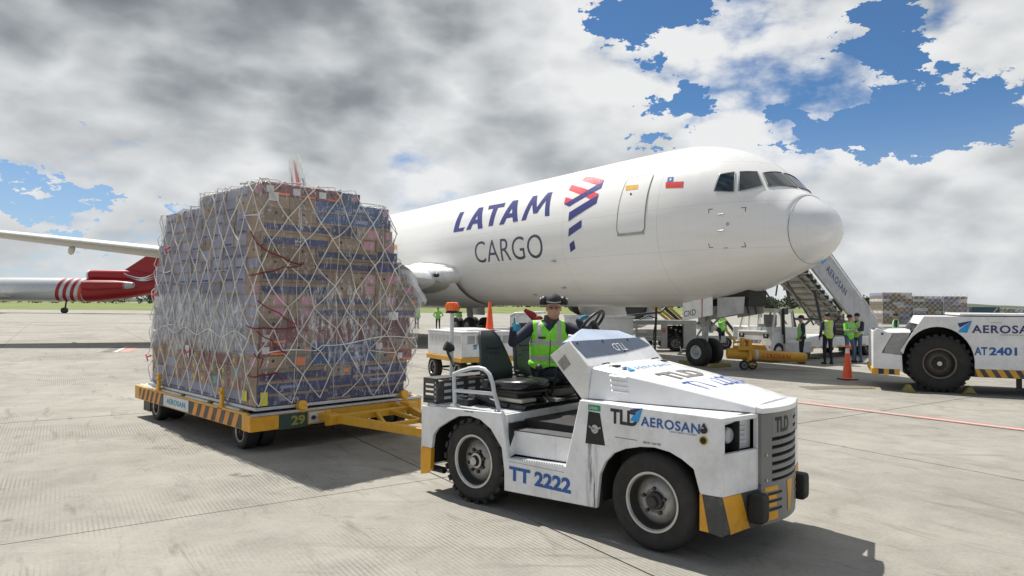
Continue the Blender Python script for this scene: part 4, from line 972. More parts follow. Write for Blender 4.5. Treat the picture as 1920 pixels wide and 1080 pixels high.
b.build('film_rivet', M_dark, film)
b = MB(); pk = [(1.122, .13, 1.666), (1.122, 1.28, 1.666), (.97, 1.16, 1.735), (.93, .56, 1.765), (.93, .25, 1.64)]
b.add(pk + [(.93, 1.1, 1.60), (.93, .2, 1.58)], [(0, 1, 2), (0, 2, 3), (0, 3, 4), (2, 1, 5), (3, 2, 5), (4, 3, 5, 6)]); b.build('instrument_cowl', mat('pale_blue_plastic', (.42, .50, .62), .35), tug, angle=20)
# steering wheel
sc = Vector((.67, 1.10, 1.80)); sn = Vector((-.75, -.12, .62)).normalized(); sa = sn.orthogonal().normalized(); sbv = sn.cross(sa)
b = MB(); b.tube([sc + (sa * cos(t) + sbv * sin(t)) * .175 for t in [2 * pi * k / 36 for k in range(37)]], .016, 10)
for k in range(3): t = 2 * pi * k / 3 + .4; b.tube([sc - sn * .02, sc + (sa * cos(t) + sbv * sin(t)) * .195], .013, 8)
b.cyl(sc - sn * .05, sc + sn * .01, .045); b.tube([sc - sn * .02, (.98, 1.08, 1.50)], .03); b.build('steering_wheel', M_black, tug, angle=60)
b = MB(); b.tube([(.62, .93, 1.62), (.66, .90, 1.72), (.74, .93, 1.76)], .018); b.ell((.75, .935, 1.765), .028); b.build('gear_lever', M_black, tug)
# oil tank recess, sticker, badge
rec = [(1.425, 1.075), (1.545, 1.07), (1.60, .80), (1.395, .795)]
panel(rec, -.003, .002, 'tank_recess', M_under, tug, 0)
b = MB(); b.box(1.425, 1.55, -.006, -.003, 1.085, 1.135); st_ = b.build('green_sticker', M_green, tug)
b = MB(); b.text('DIESEL', (1.44, -.0075, 1.098), (1, 0, 0), (0, 0, 1), .022, .09); b.build('sticker_lettering', M_white, st_, smooth=False)
b = MB(); b.cyl((1.50, .0, .93), (1.50, -.012, .93), .038, n=16); b.tube([(1.44, -.008, .95), (1.5, -.02, .92), (1.56, -.008, .95)], .01); b.build('tank_cap', M_chrome, tug)
b = MB(); b.lathe([(0, 0), (.036, 0), (.036, .006), (0, .006)], (2.515, .0, .965), (0, -1, 0), 20); bd = b.build('round_badge', mat('gold_badge', (.62, .45, .03), .4), tug)
b = MB(); b.tube([(2.50, -.008, .975), (2.51, -.008, .955), (2.525, -.008, .980)], .005); b.cyl((2.515, -.0065, .965), (2.515, -.008, .965), .027, n=16); b.build('badge_mark', M_blk, bd)
b = MB(); b.lathe([(0, 0), (.028, 0), (.026, .02), (.016, .03), (0, .03)], (2.52, 0, 1.045), (0, -1, 0), 16); b.prism([(2.497, 1.055), (2.52, 1.098), (2.543, 1.055)], 'y', -.02, 0); b.build('side_marker', M_blk, tug)
b = MB(); b.text('TLD', (1.655, -.004, 1.00), (1, 0, -.01), (0, 0, 1), .125, .27, bold=.035); b.build('side_lettering', M_blk, tug, smooth=False)
b = MB(); dart(b, (1.85, -.0045, 1.035), (1, 0, 0), (0, 0, 1), .125); b.build('dart_emblem', [M_navy, M_lblue], tug, smooth=False)
b = MB(); b.text('AEROSAN', (1.955, -.004, 1.012), (1, 0, -.005), (0, 0, 1), .078, .53, bold=.02, space=1.1); b.text('CARGO AEREO COLOMBIA', (2.22, -.004, .992), (1, 0, 0), (0, 0, 1), .012, .24); b.build('side_lettering', M_blue, tug, smooth=False)
b = MB(); b.text('TT 2222', (.50, -.004, .325), (1, 0, 0), (0, 0, 1), .135, .74, bold=.04); b.build('side_lettering', M_blue, tug, smooth=False)
b = MB(); b.text('1500 PSI', (-.12, -.003, .905), (1, 0, 0), (0, 0, 1), .018, .12, bold=.02); b.text('MAX 120 PSI', (1.98, -.003, .872), (1, 0, 0), (0, 0, 1), .018, .16, bold=.02); b.build('side_small_print', M_gprint, tug, smooth=False)
# rust and oil streak under the tank: a stain of its own shape
sm_ = bpy.data.materials.new('oil_streak'); sm_.use_nodes = True; g = NG(sm_.node_tree); bb = sm_.node_tree.nodes['Principled BSDF']
co = g.n('ShaderNodeTexCoord').outputs['Object']; mp = g.n('ShaderNodeMapping', {'Vector': co, 'Scale': (26, 1, 2.2)}).outputs[0]
nz = g.noise(mp, 1.0, 8, 0.75); xs_ = g.n('ShaderNodeSeparateXYZ', {0: co}).outputs
edge = g.m('MULTIPLY', g.mr(g.m('ABSOLUTE', g.m('SUBTRACT', xs_[0], 1.465)), .09, .0), g.mr(xs_[2], .80, .20, 1.0, .55))
g.set(bb.inputs['Base Color'], (.07, .055, .04, 1)); g.set(bb.inputs['Alpha'], g.m('MULTIPLY', g.mr(nz, .42, .66), edge)); bb.inputs['Roughness'].default_value = .6
b = MB(); b.add([(1.38, -.0025, .235), (1.512, -.0025, .242), (1.55, -.0025, .55), (1.58, -.0025, .80), (1.38, -.0025, .80)], [(0, 1, 2, 3, 4)]); b.build('oil_streak', sm_, tug, smooth=False)
b = MB(); b.box(1.70, 1.92, -.0022, 0, .885, .889); b.box(.49, 1.16, -.002, 0, .50, .502); b.box(1.49, 1.496, -.002, 0, .25, .46); b.build('panel_scratch', M_dark, tug)
# slanted front corners with headlights
for sgn, Y in ((1, lambda v: v), (-1, lambda v: WD - v)):
    c0 = (2.672, Y(.0)); c1 = (2.775, Y(.425))
    def FP(t, z, o_=0): 
        d = Vector((c1[0] - c0[0], c1[1] - c0[1], 0)); nrm = Vector((abs(d.y), -d.x * sgn, 0)).normalized()
        p = Vector((c0[0], c0[1], z)) + d * t + nrm * o_; return p
    def slab(t0, t1, z0, z1, o0, o1, b, zz0=None, zz1=None):
        zz0 = z0 if zz0 is None else zz0; zz1 = z1 if zz1 is None else zz1
        b.hexa([FP(t0, z0, o0), FP(t1, zz0, o0), FP(t1, zz0, o1), FP(t0, z0, o1)], [FP(t0, z1, o0), FP(t1, zz1, o0), FP(t1, zz1, o1), FP(t0, z1, o1)])
    b = MB(); slab(0, 1, .555, .875, -.04, 0, b); slab(0, 1, 1.115, 1.15, -.04, 0, b, 1.115, 1.15); slab(0, .06, .875, 1.115, -.04, 0, b); slab(.97, 1, .875, 1.115, -.04, 0, b); b.build('front_corner_panel', M_white, tug, bevel=.004)
    b = MB(); slab(.06, .50, .878, 1.113, -.14, -.12, b); slab(.50, .97, .878, 1.113, -.10, -.08, b); slab(.49, .51, .878, 1.113, -.12, -.015, b); b.build('headlight_recess', [M_black if True else M_white], tug)
    b = MB(); slab(.51, .97, .878, 1.113, -.079, -.070, b)
    for k in range(4): slab(.6, .8, .93 + k * .038, .942 + k * .038, -.07, -.055, b)
    b.build('recess_vent', M_lgrey, tug)
    d = Vector((c1[0] - c0[0], c1[1] - c0[1], 0)); nrm = Vector((abs(d.y), -d.x * sgn, 0)).normalized()
    p = FP(.36, .995, -.115); b = MB(); b.lathe([(0, 0), (.062, 0), (.066, .03), (.060, .045), (.054, .035), (.0, .01)], p, nrm, 24); hl = b.build('headlight', M_chrome, tug)
    b = MB(); b.lathe([(.062, .0), (.05, .012), (.0, .018)], p + nrm * .042, nrm, 24); b.build('headlight_lens', mat('clear_lens', (.40, .43, .45), .06, spec=.8), hl)
    p = FP(.16, .985, -.10); b = MB(); b.lathe([(0, 0), (.034, 0), (.036, .03), (.03, .04), (0, .045)], p, nrm, 20); b.build('indicator', mat('amber_lens', (.8, .25, .05), .15), tug)
    # charcoal and yellow lower stripes: on the side and on the corner
    z0, z1 = .272, .553; y_ = -.003 if sgn == 1 else WD - .0
    for k, (a0, a1, b0, b1, m_) in enumerate(((2.484, 2.505, 2.484, 2.56, M_yelc), (2.505, 2.660, 2.56, 2.660, M_stripe))):
        yy = (-.004, .045) if sgn == 1 else (WD - .045, WD + .004)
        b = MB(); b.prism([(b0, z0), (b1, z0 - (.0 if k == 0 else .012)), (a1, z1 - .002), (a0, z1 - .004)], 'y', *yy); b.build('corner_stripe', m_, tug, bevel=.002)
    def slabt(tb0, tb1, tt0, tt1, m_):
        b = MB(); zb = .262; b.hexa([FP(tb0, zb, -.05), FP(tb1, zb + .01, -.05), FP(tb1, zb + .01, .003), FP(tb0, zb, .003)], [FP(tt0, z1, -.05), FP(tt1, z1, -.05), FP(tt1, z1, .003), FP(tt0, z1, .003)]); b.build('corner_stripe', m_, tug, bevel=.002)
    slabt(-.03, .22, -.03, .0, M_stripe); slabt(.22, .75, .0, .50, M_yelc); slabt(.75, 1.0, .50, 1.0, M_stripe)
    b = MB(); rounded_pad(b, (2.81, Y(.345), .43), .065, .075, .112, Matrix.Identity(3), 6); b.build('rubber_bumper', M_tyre, tug, angle=50)
# curved radiator grille made of bars
V0, V1 = .425, 1.175
def curve_bar(b, v0, v1, z0, z1, d0=0.0, d1=.03, mi=0, n=None):
    vs_ = np.linspace(v0, v1, n or max(2, int((v1 - v0) / .06) + 1))
    b.loft([[(GU(v) - d1, v, z0), (GU(v) - d0, v, z0), (GU(v) - d0, v, z1), (GU(v) - d1, v, z1)] for v in vs_], mi)
b = MB(); curve_bar(b, V0 + .01, V1 - .01, .27, 1.148, .045, .06); b.build('radiator_core', M_under, tug)
b = MB(); curve_bar(b, V0, .545, .57, 1.146); curve_bar(b, 1.145, V1, .27, 1.146); curve_bar(b, V0, V1, .272, .60); gr = b.build('grille_frame', M_grile, tug, bevel=.003)
for k in range(8):
    z = .625 + k * .0655
    b = MB(); curve_bar(b, .545, 1.145, z, z + .036 + (0.0 if k < 7 else .028)); b.build('grille_bar', M_grile, gr, bevel=.002)
b = MB(); curve_bar(b, .545, .93, 1.02, 1.085); b.build('badge_plate', M_grile, gr)
b = MB(); curve_bar(b, .545, .93, .955, 1.02); b.build('badge_plate', M_grile, gr)
def grille_text(body, v0, z, w, h):
    V, F = text2d(body, .04); b = MB(); b.add([(GU(v0 + p[0] / V[:, 0].max() * w) + .002, v0 + p[0] / V[:, 0].max() * w, z + p[1] / V[:, 1].max() * h) for p in V], F); return b
grille_text('TLD', .58, .985, .22, .125).build('grille_lettering', M_blk, gr, smooth=False)
b = MB()
for z in (.62, .82): b.lathe([(0, 0), (.012, 0), (.012, .006), (0, .008)], (GU(.48), .48, z), (1, -.1, 0), 12)
b.build('grille_bolt', M_chrome, gr)
for (v0, v1, z0, z1) in ((.46, .62, .53, .565), (.50, .60, .465, .495), (.50, .60, .405, .435), (.47, .62, .30, .365), (1.03, 1.13, .535, .565), (1.05, 1.13, .475, .50), (1.05, 1.13, .415, .44), (1.05, 1.14, .31, .38)):
    b = MB(); curve_bar(b, v0, v1, z0, z1, -.003, .005); b.build('bumper_stripe', M_yelc, gr)
for z in (.505, .445, .38):
    for v0, v1 in ((.50, .68), (1.02, 1.13)): b = MB(); curve_bar(b, v0, v1, z - .008, z + .012, -.002, .004); b.build('bumper_slot', M_under, gr)
b = MB(); b.add([(GU(v) + .003, v, z) for v, z in ((.77, .58), (.89, .58), (.85, .33), (.79, .33))], [(0, 1, 2, 3)]); b.build('bumper_stripe', M_yelc, gr, smooth=False)
# wheels
for (x, R_, rim, lug, y_, w_) in ((-.01, .42, .255, 0, .14, .25), (2.05, .405, .235, 0, .13, .24)):
    for sgn in (-1, 1):
        yc = y_ if sgn < 0 else WD - y_
        if x < 0: wheel_part(tug, (x, yc + .0, R_), R_ - .004, w_, rim, 'plain', sgn, lugs=22, nuts=8, n=48)
        else: wheel_part(tug, (x, yc, R_ - .003), R_, w_, rim, 'plain', sgn, nuts=5, n=56, lugs=0)

# ---------------------------------------------------------------- people
def capsule(b, p0, p1, r0, r1, tag, rec, n=14):
    p0, p1 = Vector(p0), Vector(p1); rec.append((tag, p0, p1, r0, r1))
    b.cyl(p0, p1, r0, r1, n=n); b.ell(p0, r0, n, 8); b.ell(p1, r1, n, 8)
M_skin = mat('skin', (.50, .27, .19), .5, var=.06); M_jkt = mat('navy_jacket', (.035, .035, .07), .8, var=.3, bump=.3, bscale=25); M_trs = mat('navy_trousers', (.018, .022, .035), .85, var=.3, bump=.3, bscale=20)
M_glove = mat('blue_nitrile_glove', (.01, .22, .36), .35, bump=.1); M_boot = mat('black_boot', (.015, .014, .013), .5); M_hair = mat('black_hair', (.012, .010, .010), .6)
M_hat = mat('charcoal_cap', (.025, .028, .03), .8, bump=.2); M_jeans = mat('faded_jeans', (.10, .15, .24), .85, var=.25)
def vest_mat(name, col, stripes, yell=(0, 0, 0)):
    m = bpy.data.materials.new(name); m.use_nodes = True; g = NG(m.node_tree); bb = m.node_tree.nodes['Principled BSDF']
    co = g.n('ShaderNodeTexCoord').outputs['Object']; x, y, z = g.n('ShaderNodeSeparateXYZ', {0: co}).outputs
    n = g.noise(co, 9, 5, .6, .6)
    zz = g.m('ADD', z, g.m('MULTIPLY', g.m('SUBTRACT', g.noise(co, 3, 3, .5), .5), .05))
    f = None
    for (a_, b__) in stripes['h']:
        q = g.m('MULTIPLY', g.m('GREATER_THAN', zz, a_), g.m('LESS_THAN', zz, b__)); f = q if f is None else g.m('MAXIMUM', f, q)
    for (a_, b__) in stripes['v']:      # bands across y, above the waist bands only
        q = g.m('MULTIPLY', g.m('MULTIPLY', g.m('GREATER_THAN', y, a_), g.m('LESS_THAN', y, b__)), g.m('GREATER_THAN', zz, stripes['h'][-1][1] - .01)); f = q if f is None else g.m('MAXIMUM', f, q)
    c = g.mix(g.mr(n, .35, .65), col, (col[0] * 1.35 + .02, col[1] * 1.1, col[2]))
    g.set(bb.inputs['Base Color'], g.mix(f, c, (.46, .46, .42))); bb.inputs['Roughness'].default_value = .6
    bp = g.n('ShaderNodeBump', {'Height': g.noise(co, 14, 4, .55, .8), 'Strength': .5, 'Distance': .02}); g.set(bb.inputs['Normal'], bp.outputs[0])
    return m
def person(label, loc, rz, J, vox, mats, group=None, vest=None, fingers=True, vest_range=(None, None), hat=None, cat='person'):
    """J: joints in the person's own frame, facing +x, left = +y. One continuous body; vest and hat are children."""
    t = thing('person', label, cat, loc, rz, group)
    b = MB(); rec = []; V_ = lambda k: Vector(J[k])
    hips, chest, neck, head = V_('hips'), V_('chest'), V_('neck'), V_('head')
    up = (neck - hips).normalized(); lr = (V_('shoulderL') - V_('shoulderR')).normalized(); fw = lr.cross(up).normalized()
    # torso: loft of ellipses
    rings = []; bk = J.get('bulk', 1.0)
    for k, (tt, w_, d_) in enumerate(((-.10, .10, .08), (-.04, .155, .115), (.08, .165, .12), (.30, .155, .118), (.55, .165, .125), (.78, .175, .115), (.92, .14, .09), (1.0, .07, .06))):
        c = hips.lerp(neck, tt) if tt > 0 else hips + up * tt
        if .3 <= tt <= .9: c = c + (chest - hips.lerp(neck, .6)) * sin(pi * tt)
        hl = V_('hipL') - V_('hipR'); ax = (hl.normalized().lerp(lr, min(1, max(0, tt)))).normalized(); fx = ax.cross(up).normalized()
        rings.append([c + ax * w_ * bk * cos(a_) + fx * d_ * (1 + (bk - 1) * .7) * sin(a_) for a_ in [2 * pi * q / 20 for q in range(20)]])
    b.loft(rings); rec += [('torso', hips + up * .0, neck - up * .10, .14, .13)]
    capsule(b, neck - up * .05, head - Vector((0, 0, .06)), .062, .055, 'neck', rec)
    hf = Vector(J.get('look', (1, 0, 0))).normalized(); hr_ = Vector((0, 0, 1)); hl_ = hr_.cross(hf).normalized(); hu = hf.cross(hl_).normalized()
    HM = Matrix((hf, hl_, hu)).transposed()
    hq = J.get('headscale', 1.0); b.ell(head + hu * .035, (.098 * hq, .077 * hq, .092 * hq), 18, 12, rot=HM); b.ell(head + hf * .025 * hq - hu * .045 * hq, (.070 * hq, .064 * hq, .078 * hq), 16, 10, rot=HM)
    b.ell(head + hf * .055 * hq - hu * .085 * hq, (.032, .034, .024), 12, 8, rot=HM)          # chin
    b.ell(head + hf * .098 * hq - hu * .022, (.016, .013, .022), 10, 8, rot=HM); b.ell(head + hf * .092 * hq + hu * .008, (.014, .009, .020), 8, 8, rot=HM)
    b.ell(head + hf * .089 * hq - hu * .066, (.010, .022, .007), 10, 6, rot=HM)          # lips
    for s_ in (1, -1): b.ell(head + hl_ * .078 * s_ - hu * .01, (.02, .011, .030), 10, 8, rot=HM); b.ell(head + hf * .07 + hl_ * .042 * s_ - hu * .028, (.022, .02, .018), 8, 6, rot=HM)
    rec += [('head', head - hu * .05 + hf * .02, head + hu * .04, .085, .095)]
    for s_, q in (('L', 1), ('R', -1)):
        sh, el, wr = V_('shoulder' + s_), V_('elbow' + s_), V_('wrist' + s_)
        capsule(b, neck - up * .06 + lr * q * .05, sh, .055, .066, 'arm', rec); capsule(b, sh, el, .068, .052, 'arm', rec); capsule(b, el, wr, .053, .036, 'arm', rec)
        hd = Vector(J['hand' + s_]).normalized(); hn = Vector(J['palm' + s_]); hn = (hn - hd * hn.dot(hd)).normalized(); hs = hd.cross(hn)
        kn = wr + hd * .085
        for k in (-1.5, -.5, .5, 1.5): capsule(b, wr + hs * k * .010, kn + hs * k * .021, .019, .016, 'hand', rec, 10)
        if fingers:
            ths = J.get('thumbside' + s_, 1)
            for k, ln in zip((-1.5, -.5, .5, 1.5), (.066, .078, .074, .058) if ths < 0 else (.058, .074, .078, .066)):
                p0 = kn + hs * k * .021; curl = J.get('curl' + s_, 1.2)
                d = hd
                p = p0; 
                for seg, fr in ((0, .42), (1, .32), (2, .26)):
                    an = curl * (.55 + .45 * seg) * (.7 if seg == 0 else 1); d2 = (hd * cos(an * (seg + 1) * .62) + hn * sin(an * (seg + 1) * .62)).normalized()
                    p2 = p + d2 * ln * fr; capsule(b, p, p2, .0095 - .001 * seg, .0088 - .001 * seg, 'hand', rec, 8); p = p2
            tb = wr + hd * .035 + hs * ths * .030; td = Vector(J.get('thumb' + s_, hd + hs * ths)).normalized()
            capsule(b, tb, tb + td * .035, .014, .012, 'hand', rec, 10); capsule(b, tb + td * .035, tb + td * .075, .012, .0095, 'hand', rec, 10)
        hp, kn_, an_ = V_('hip' + s_), V_('knee' + s_), V_('ankle' + s_)
        capsule(b, hp, kn_, .088, .06, 'leg', rec); capsule(b, kn_, an_, .06, .045, 'leg', rec)
        toe = an_ + Vector(J.get('toe' + s_, (.15, .03 * q, -.05))); capsule(b, an_ + Vector((-.04, 0, -.045)), toe, .042, .035, 'boot', rec); capsule(b, an_, an_ + Vector((-.02, 0, -.045)), .045, .045, 'boot', rec)
    me = b.mesh('body', recalc=False); tmp = bpy.data.objects.new('body', me); COL.objects.link(tmp)
    rm = tmp.modifiers.new('r', 'REMESH'); rm.mode = 'VOXEL'; rm.voxel_size = vox; rm.use_smooth_shade = True
    if vox < .012: s2 = tmp.modifiers.new('s', 'SMOOTH'); s2.factor = .5; s2.iterations = 2
    else: s2 = tmp.modifiers.new('s', 'SMOOTH'); s2.factor = .5; s2.iterations = 1
    dg_ = bpy.context.evaluated_depsgraph_get(); nm = bpy.data.meshes.new_from_object(tmp.evaluated_get(dg_)); bpy.data.objects.remove(tmp)
    # which stretch of the body each face belongs to
    nf = len(nm.polygons); cen = np.empty(nf * 3); nm.polygons.foreach_get('center', cen); cen = cen.reshape(-1, 3)
    best = np.full(nf, 1e9); bi = np.zeros(nf, int)
    for i, (tag, p0, p1, r0, r1) in enumerate(rec):
        a_ = np.array(p0); d = np.array(p1) - a_; L2 = max(1e-9, d @ d); tt = np.clip(((cen - a_) @ d) / L2, 0, 1)
        dist = np.linalg.norm(cen - (a_ + tt[:, None] * d), axis=1) - (r0 + (r1 - r0) * tt)
        m_ = dist < best; best[m_] = dist[m_]; bi[m_] = i
    tags = [rec[i][0] for i in bi]
    order = ['torso', 'leg', 'hand', 'boot', 'head']
    mm = {'torso': mats['top'], 'arm': mats['top'], 'neck': mats.get('neck', M_skin), 'head': M_skin, 'leg': mats['legs'], 'hand': mats.get('hand', M_skin), 'boot': mats.get('boot', M_boot)}
    ml = []; idx = []
    for k in tags:
        if mm[k] not in ml: ml.append(mm[k])
        idx.append(ml.index(mm[k]))
    nm.materials.clear()
    for x in ml: nm.materials.append(x)
    nm.polygons.foreach_set('material_index', idx); nm.polygons.foreach_set('use_smooth', [True] * nf); nm.update()
    body = link('body', nm, t)
    if vest is not None:
        z0, z1 = vest_range
        vn = np.empty(len(nm.vertices) * 3); nm.vertices.foreach_get('co', vn); vn = vn.reshape(-1, 3)
        no = np.empty(len(nm.vertices) * 3); nm.vertices.foreach_get('normal', no); no = no.reshape(-1, 3)
        keep = []
        a0 = np.array(hips); axv = np.array(up); hgt = (neck - hips).length
        for fi, p in enumerate(nm.polygons):
            c = cen[fi]; s_ = (c - a0) @ axv
            fdist = (c - np.array(chest)) @ np.array(fw); side_ = abs((c - a0) @ np.array(lr))
            if tags[fi] in ('torso', 'arm') and s_ > -.06 and s_ < hgt + .0:
                if tags[fi] == 'arm' and (side_ > .175 or s_ < hgt * .6): continue
                if s_ > hgt * .80 and side_ < (s_ - hgt * .80) * .8 and fdist > 0: continue
                keep.append(fi)
        used = sorted({v for fi in keep for v in nm.polygons[fi].vertices}); mp_ = {v: i for i, v in enumerate(used)}
        loose = mats.get('loose', .014)
        vv_ = [tuple(vn[v] + no[v] * (loose + (.012 if (vn[v] - a0) @ axv < .12 else 0))) for v in used]
        vm = bpy.data.meshes.new('vest'); vm.from_pydata(vv_, [], [[mp_[v] for v in nm.polygons[fi].vertices] for fi in keep]); vm.polygons.foreach_set('use_smooth', [True] * len(keep))
        vo_ = link('safety_vest', vm, t, vest); sd_ = vo_.modifiers.new('s', 'SOLIDIFY'); sd_.thickness = .006; sm2 = vo_.modifiers.new('m', 'SMOOTH'); sm2.iterations = 3; sm2.factor = .5
    if hat:
        b = MB(); b.ell(head + hu * .06 - hf * .008, (.112, .09, .088), 18, 12, rot=HM)
        if hat == 'cap':
            for k in range(9):
                pass
            br = [head + hu * .062 + hf * .085 + hl_ * (.075 * cos(a_)) + hf * (.085 * sin(a_)) - hu * .02 * abs(sin(a_)) for a_ in [pi * k / 12 for k in range(13)]]
            b.add([tuple(p) for p in br] + [tuple(p + hu * .008) for p in br], [tuple(range(13)), tuple(range(25, 12, -1))] + [(i, i + 1, 14 + i, 13 + i) for i in range(12)])
            b.build('cap', mats.get('hat', M_hat), t, angle=50)
        else: b.build('hair', M_hair, t, angle=50)
    return t, dict(head=head, hf=hf, hl=hl_, hu=hu, HM=HM)
# the driver sits on the far seat, turned to the camera
DF = R(-44)
M_vest = vest_mat('lime_vest', (.22, .78, .05), {'h': [(.165, .215), (.335, .385)], 'v': [(-.135, -.085), (.085, .135)]})
drv_o = TM @ Vector((.06, 1.10, 1.22))
# own frame: x towards where the chest faces
def inv(p):     # tractor frame -> driver's own frame
    q = TM @ Vector(p) - drv_o; c_, s_ = cos(-(TANG + DF)), sin(-(TANG + DF)); return (q.x * c_ - q.y * s_, q.x * s_ + q.y * c_, q.z)
hL = inv((.20, 1.22, 1.24)); hR = inv((.20, .98, 1.24))
J = dict(bulk=1.2, headscale=1.10, hips=(0, 0, 0.02), chest=(.03, .01, .34), neck=(.04, .035, .60), head=(.085, .055, .745), look=(1, -.12, -.02),
         shoulderL=(.02, .23, .52), shoulderR=(.02, -.19, .52), elbowR=(.12, -.40, .36), wristR=(.30, -.41, .52), elbowL=(.13, .40, .47), wristL=tuple(Vector(inv((.56, 1.01, 1.83)))),
         handR=(.35, -.12, .62), palmR=(.35, .75, 0), thumbsideR=-1, thumbR=(-.02, -.05, 1), curlR=1.75,
         handL=(.2, .75, .45), palmL=(.4, .4, -.8), thumbsideL=1, curlL=.75, thumbL=(.4, .5, .5),
         hipL=(.0, .10, 0), hipR=(.0, -.10, 0), kneeL=inv((.50, 1.26, 1.24)), kneeR=inv((.50, 1.0, 1.24)), ankleL=inv((.72, 1.26, .87)), ankleR=inv((.70, 1.02, .87)))
J['handR'] = (.18, .10, .30); J['palmR'] = (.1, .9, 0)
J['handR'] = (.75, .35, .15); J['palmR'] = (-.2, .9, 0); J['thumbsideR'] = 1; J['thumbR'] = (0, -.02, 1)
drv, H_ = person('seated driver in a lime safety vest and blue gloves giving a thumbs up', drv_o, TANG + DF, J, .0075, dict(top=M_jkt, legs=M_trs, hand=M_glove, neck=M_black, loose=.018), vest=M_vest)
hd, hf, hl_, hu, HM = H_['head'], H_['hf'], H_['hl'], H_['hu'], H_['HM']
b = MB(); b.ell(hd + hu * .068 - hf * .01, (.120, .094, .095), 20, 12, rot=HM)
br = [hd + hu * .066 + hf * .085 + hl_ * (.084 * cos(a_)) + hf * (.085 * sin(a_)) - hu * .022 * abs(sin(a_)) for a_ in [pi * k / 14 for k in range(15)]]
b.add([tuple(p) for p in br] + [tuple(p + hu * .009) for p in br], [tuple(range(15)), tuple(range(29, 14, -1))] + [(i, i + 1, 16 + i, 15 + i) for i in range(14)])
b.build('cap', M_hat, drv, angle=50)
for s_ in (1, -1):
    b = MB(); b.ell(hd + hu * .080 + hl_ * .108 * s_ - hf * .01, (.060, .046, .052), 14, 10, rot=HM); b.ell(hd + hu * .062 + hl_ * .138 * s_, (.040, .022, .034), 12, 8, rot=HM); em = b.build('ear_defender', M_black, drv, angle=60)
    b = MB(); b.ell(hd + hu * .10 + hl_ * .142 * s_ + hf * .012, (.020, .016, .012), 10, 6, rot=HM); b.build('earmuff_trim', mat('silver_trim', (.5, .52, .53), .4), em)
b = MB()
for s_ in (1, -1):
    c = hd + hf * .113 + hl_ * .034 * s_ + hu * .006; b.tube([c + hl_ * .028 * cos(a_) + hu * .018 * sin(a_) for a_ in [2 * pi * k / 16 for k in range(17)]], .0025, 6); b.tube([c + hl_ * .028 * s_, hd + hl_ * .08 * s_ + hf * .0 + hu * .01], .0025, 6)
gl = b.build('glasses', M_black, drv)
b = MB()
for s_ in (1, -1): b.ell(hd + hf * .100 + hl_ * .033 * s_ + hu * .004, (.008, .013, .009), 10, 6, rot=HM)
b.build('eyes', mat('eye_dark', (.05, .035, .03), .2), drv)
b = MB(); c = Vector(J['neck']); b.lathe([(.095, -.03), (.086, .03), (.080, .06), (.066, .05)], c + Vector((.005, 0, .0)), (.1, 0, 1), 20); b.build('jacket_collar', M_black, drv, angle=60)
b = MB(); b.tube([Vector(J['hips']) + Vector((.176, 0, .0)), Vector((.192, .0, .20)), Vector((.188, 0.01, .38)), Vector((.150, 0.02, .50))], .004, 6); b.build('vest_zip', M_dark, drv)
b = MB(); b.box(.172, .19, -.125, -.045, .405, .428); b.build('name_tape', M_black, drv)
b = MB(); b.ell((-.02, -.10, .62), (.03, .05, .035), 12, 8); b.tube([(-.04, -.10, .58), (-.06, -.17, .66), (-.05, -.26, .72)], .03, 8, rr=[.04, .045, .02]); b.build('red_hood_lining', mat('dark_red_fabric', (.28, .02, .025), .8), drv)
# ---- bystanders
def stand(label, loc, rz, vest, top, legs, arms='side', hat='hair', group=None, sc=1.0, vox=.022, lean=0):
    a = {'side': dict(eR=(-.02, -.26, 1.14), wR=(.08, -.25, .92), eL=(-.02, .26, 1.14), wL=(.08, .25, .92)),
         'folded': dict(eR=(.10, -.26, 1.16), wR=(.24, -.02, 1.22), eL=(.10, .26, 1.16), wL=(.24, .04, 1.17)),
         'hips': dict(eR=(-.10, -.36, 1.14), wR=(.02, -.20, 1.0), eL=(-.10, .36, 1.14), wL=(.02, .20, 1.0)),
         'reach': dict(eR=(.14, -.24, 1.20), wR=(.36, -.16, 1.30), eL=(.0, .26, 1.14), wL=(.10, .24, .94)),
         'up': dict(eR=(.05, -.34, 1.44), wR=(.12, -.30, 1.70), eL=(.05, .34, 1.44), wL=(.12, .28, 1.70))}[arms]
    J_ = dict(hips=(0, 0, .95), chest=(.02, 0, 1.24), neck=(.0, 0, 1.48), head=(.03, 0, 1.62), look=(1, 0, -.05), shoulderL=(0, .185, 1.40), shoulderR=(0, -.185, 1.40), elbowR=a['eR'], wristR=a['wR'], elbowL=a['eL'], wristL=a['wL'],
              handR=Vector(a['wR']) - Vector(a['eR']), palmR=(0, 1, .1), handL=Vector(a['wL']) - Vector(a['eL']), palmL=(0, -1, .1), hipL=(0, .09, .92), hipR=(0, -.09, .92), kneeL=(.03 + lean, .11, .50), kneeR=(.02, -.11, .50), ankleL=(-.02 + lean, .12, .09), ankleR=(-.03, -.12, .09))
    for k in ('handR', 'handL'): J_[k] = tuple(J_[k])
    t, _ = person(label, loc, rz, J_, vox, dict(top=top, legs=legs, loose=.02), group=group, vest=vest, fingers=True, hat=hat)
    t.scale = (sc, sc, sc); return t
VM = {'h': [(1.02, 1.07), (1.18, 1.23)], 'v': [(-.13, -.08), (.08, .13)]}
M_v1 = vest_mat('green_vest', (.16, .70, .06), VM); M_v2 = vest_mat('yellow_green_vest', (.38, .62, .08), VM)
M_nv = mat('navy_overall', (.02, .03, .08), .8, var=.3, bump=.3, bscale=20)
GRP = 'ground crew standing round the aircraft nose'
stand('crew member in green vest leaning beside the yellow towbar end', (9.22, 24.3, 0), R(170), M_v1, M_nv, M_trs, 'side', 'cap', GRP, .97)
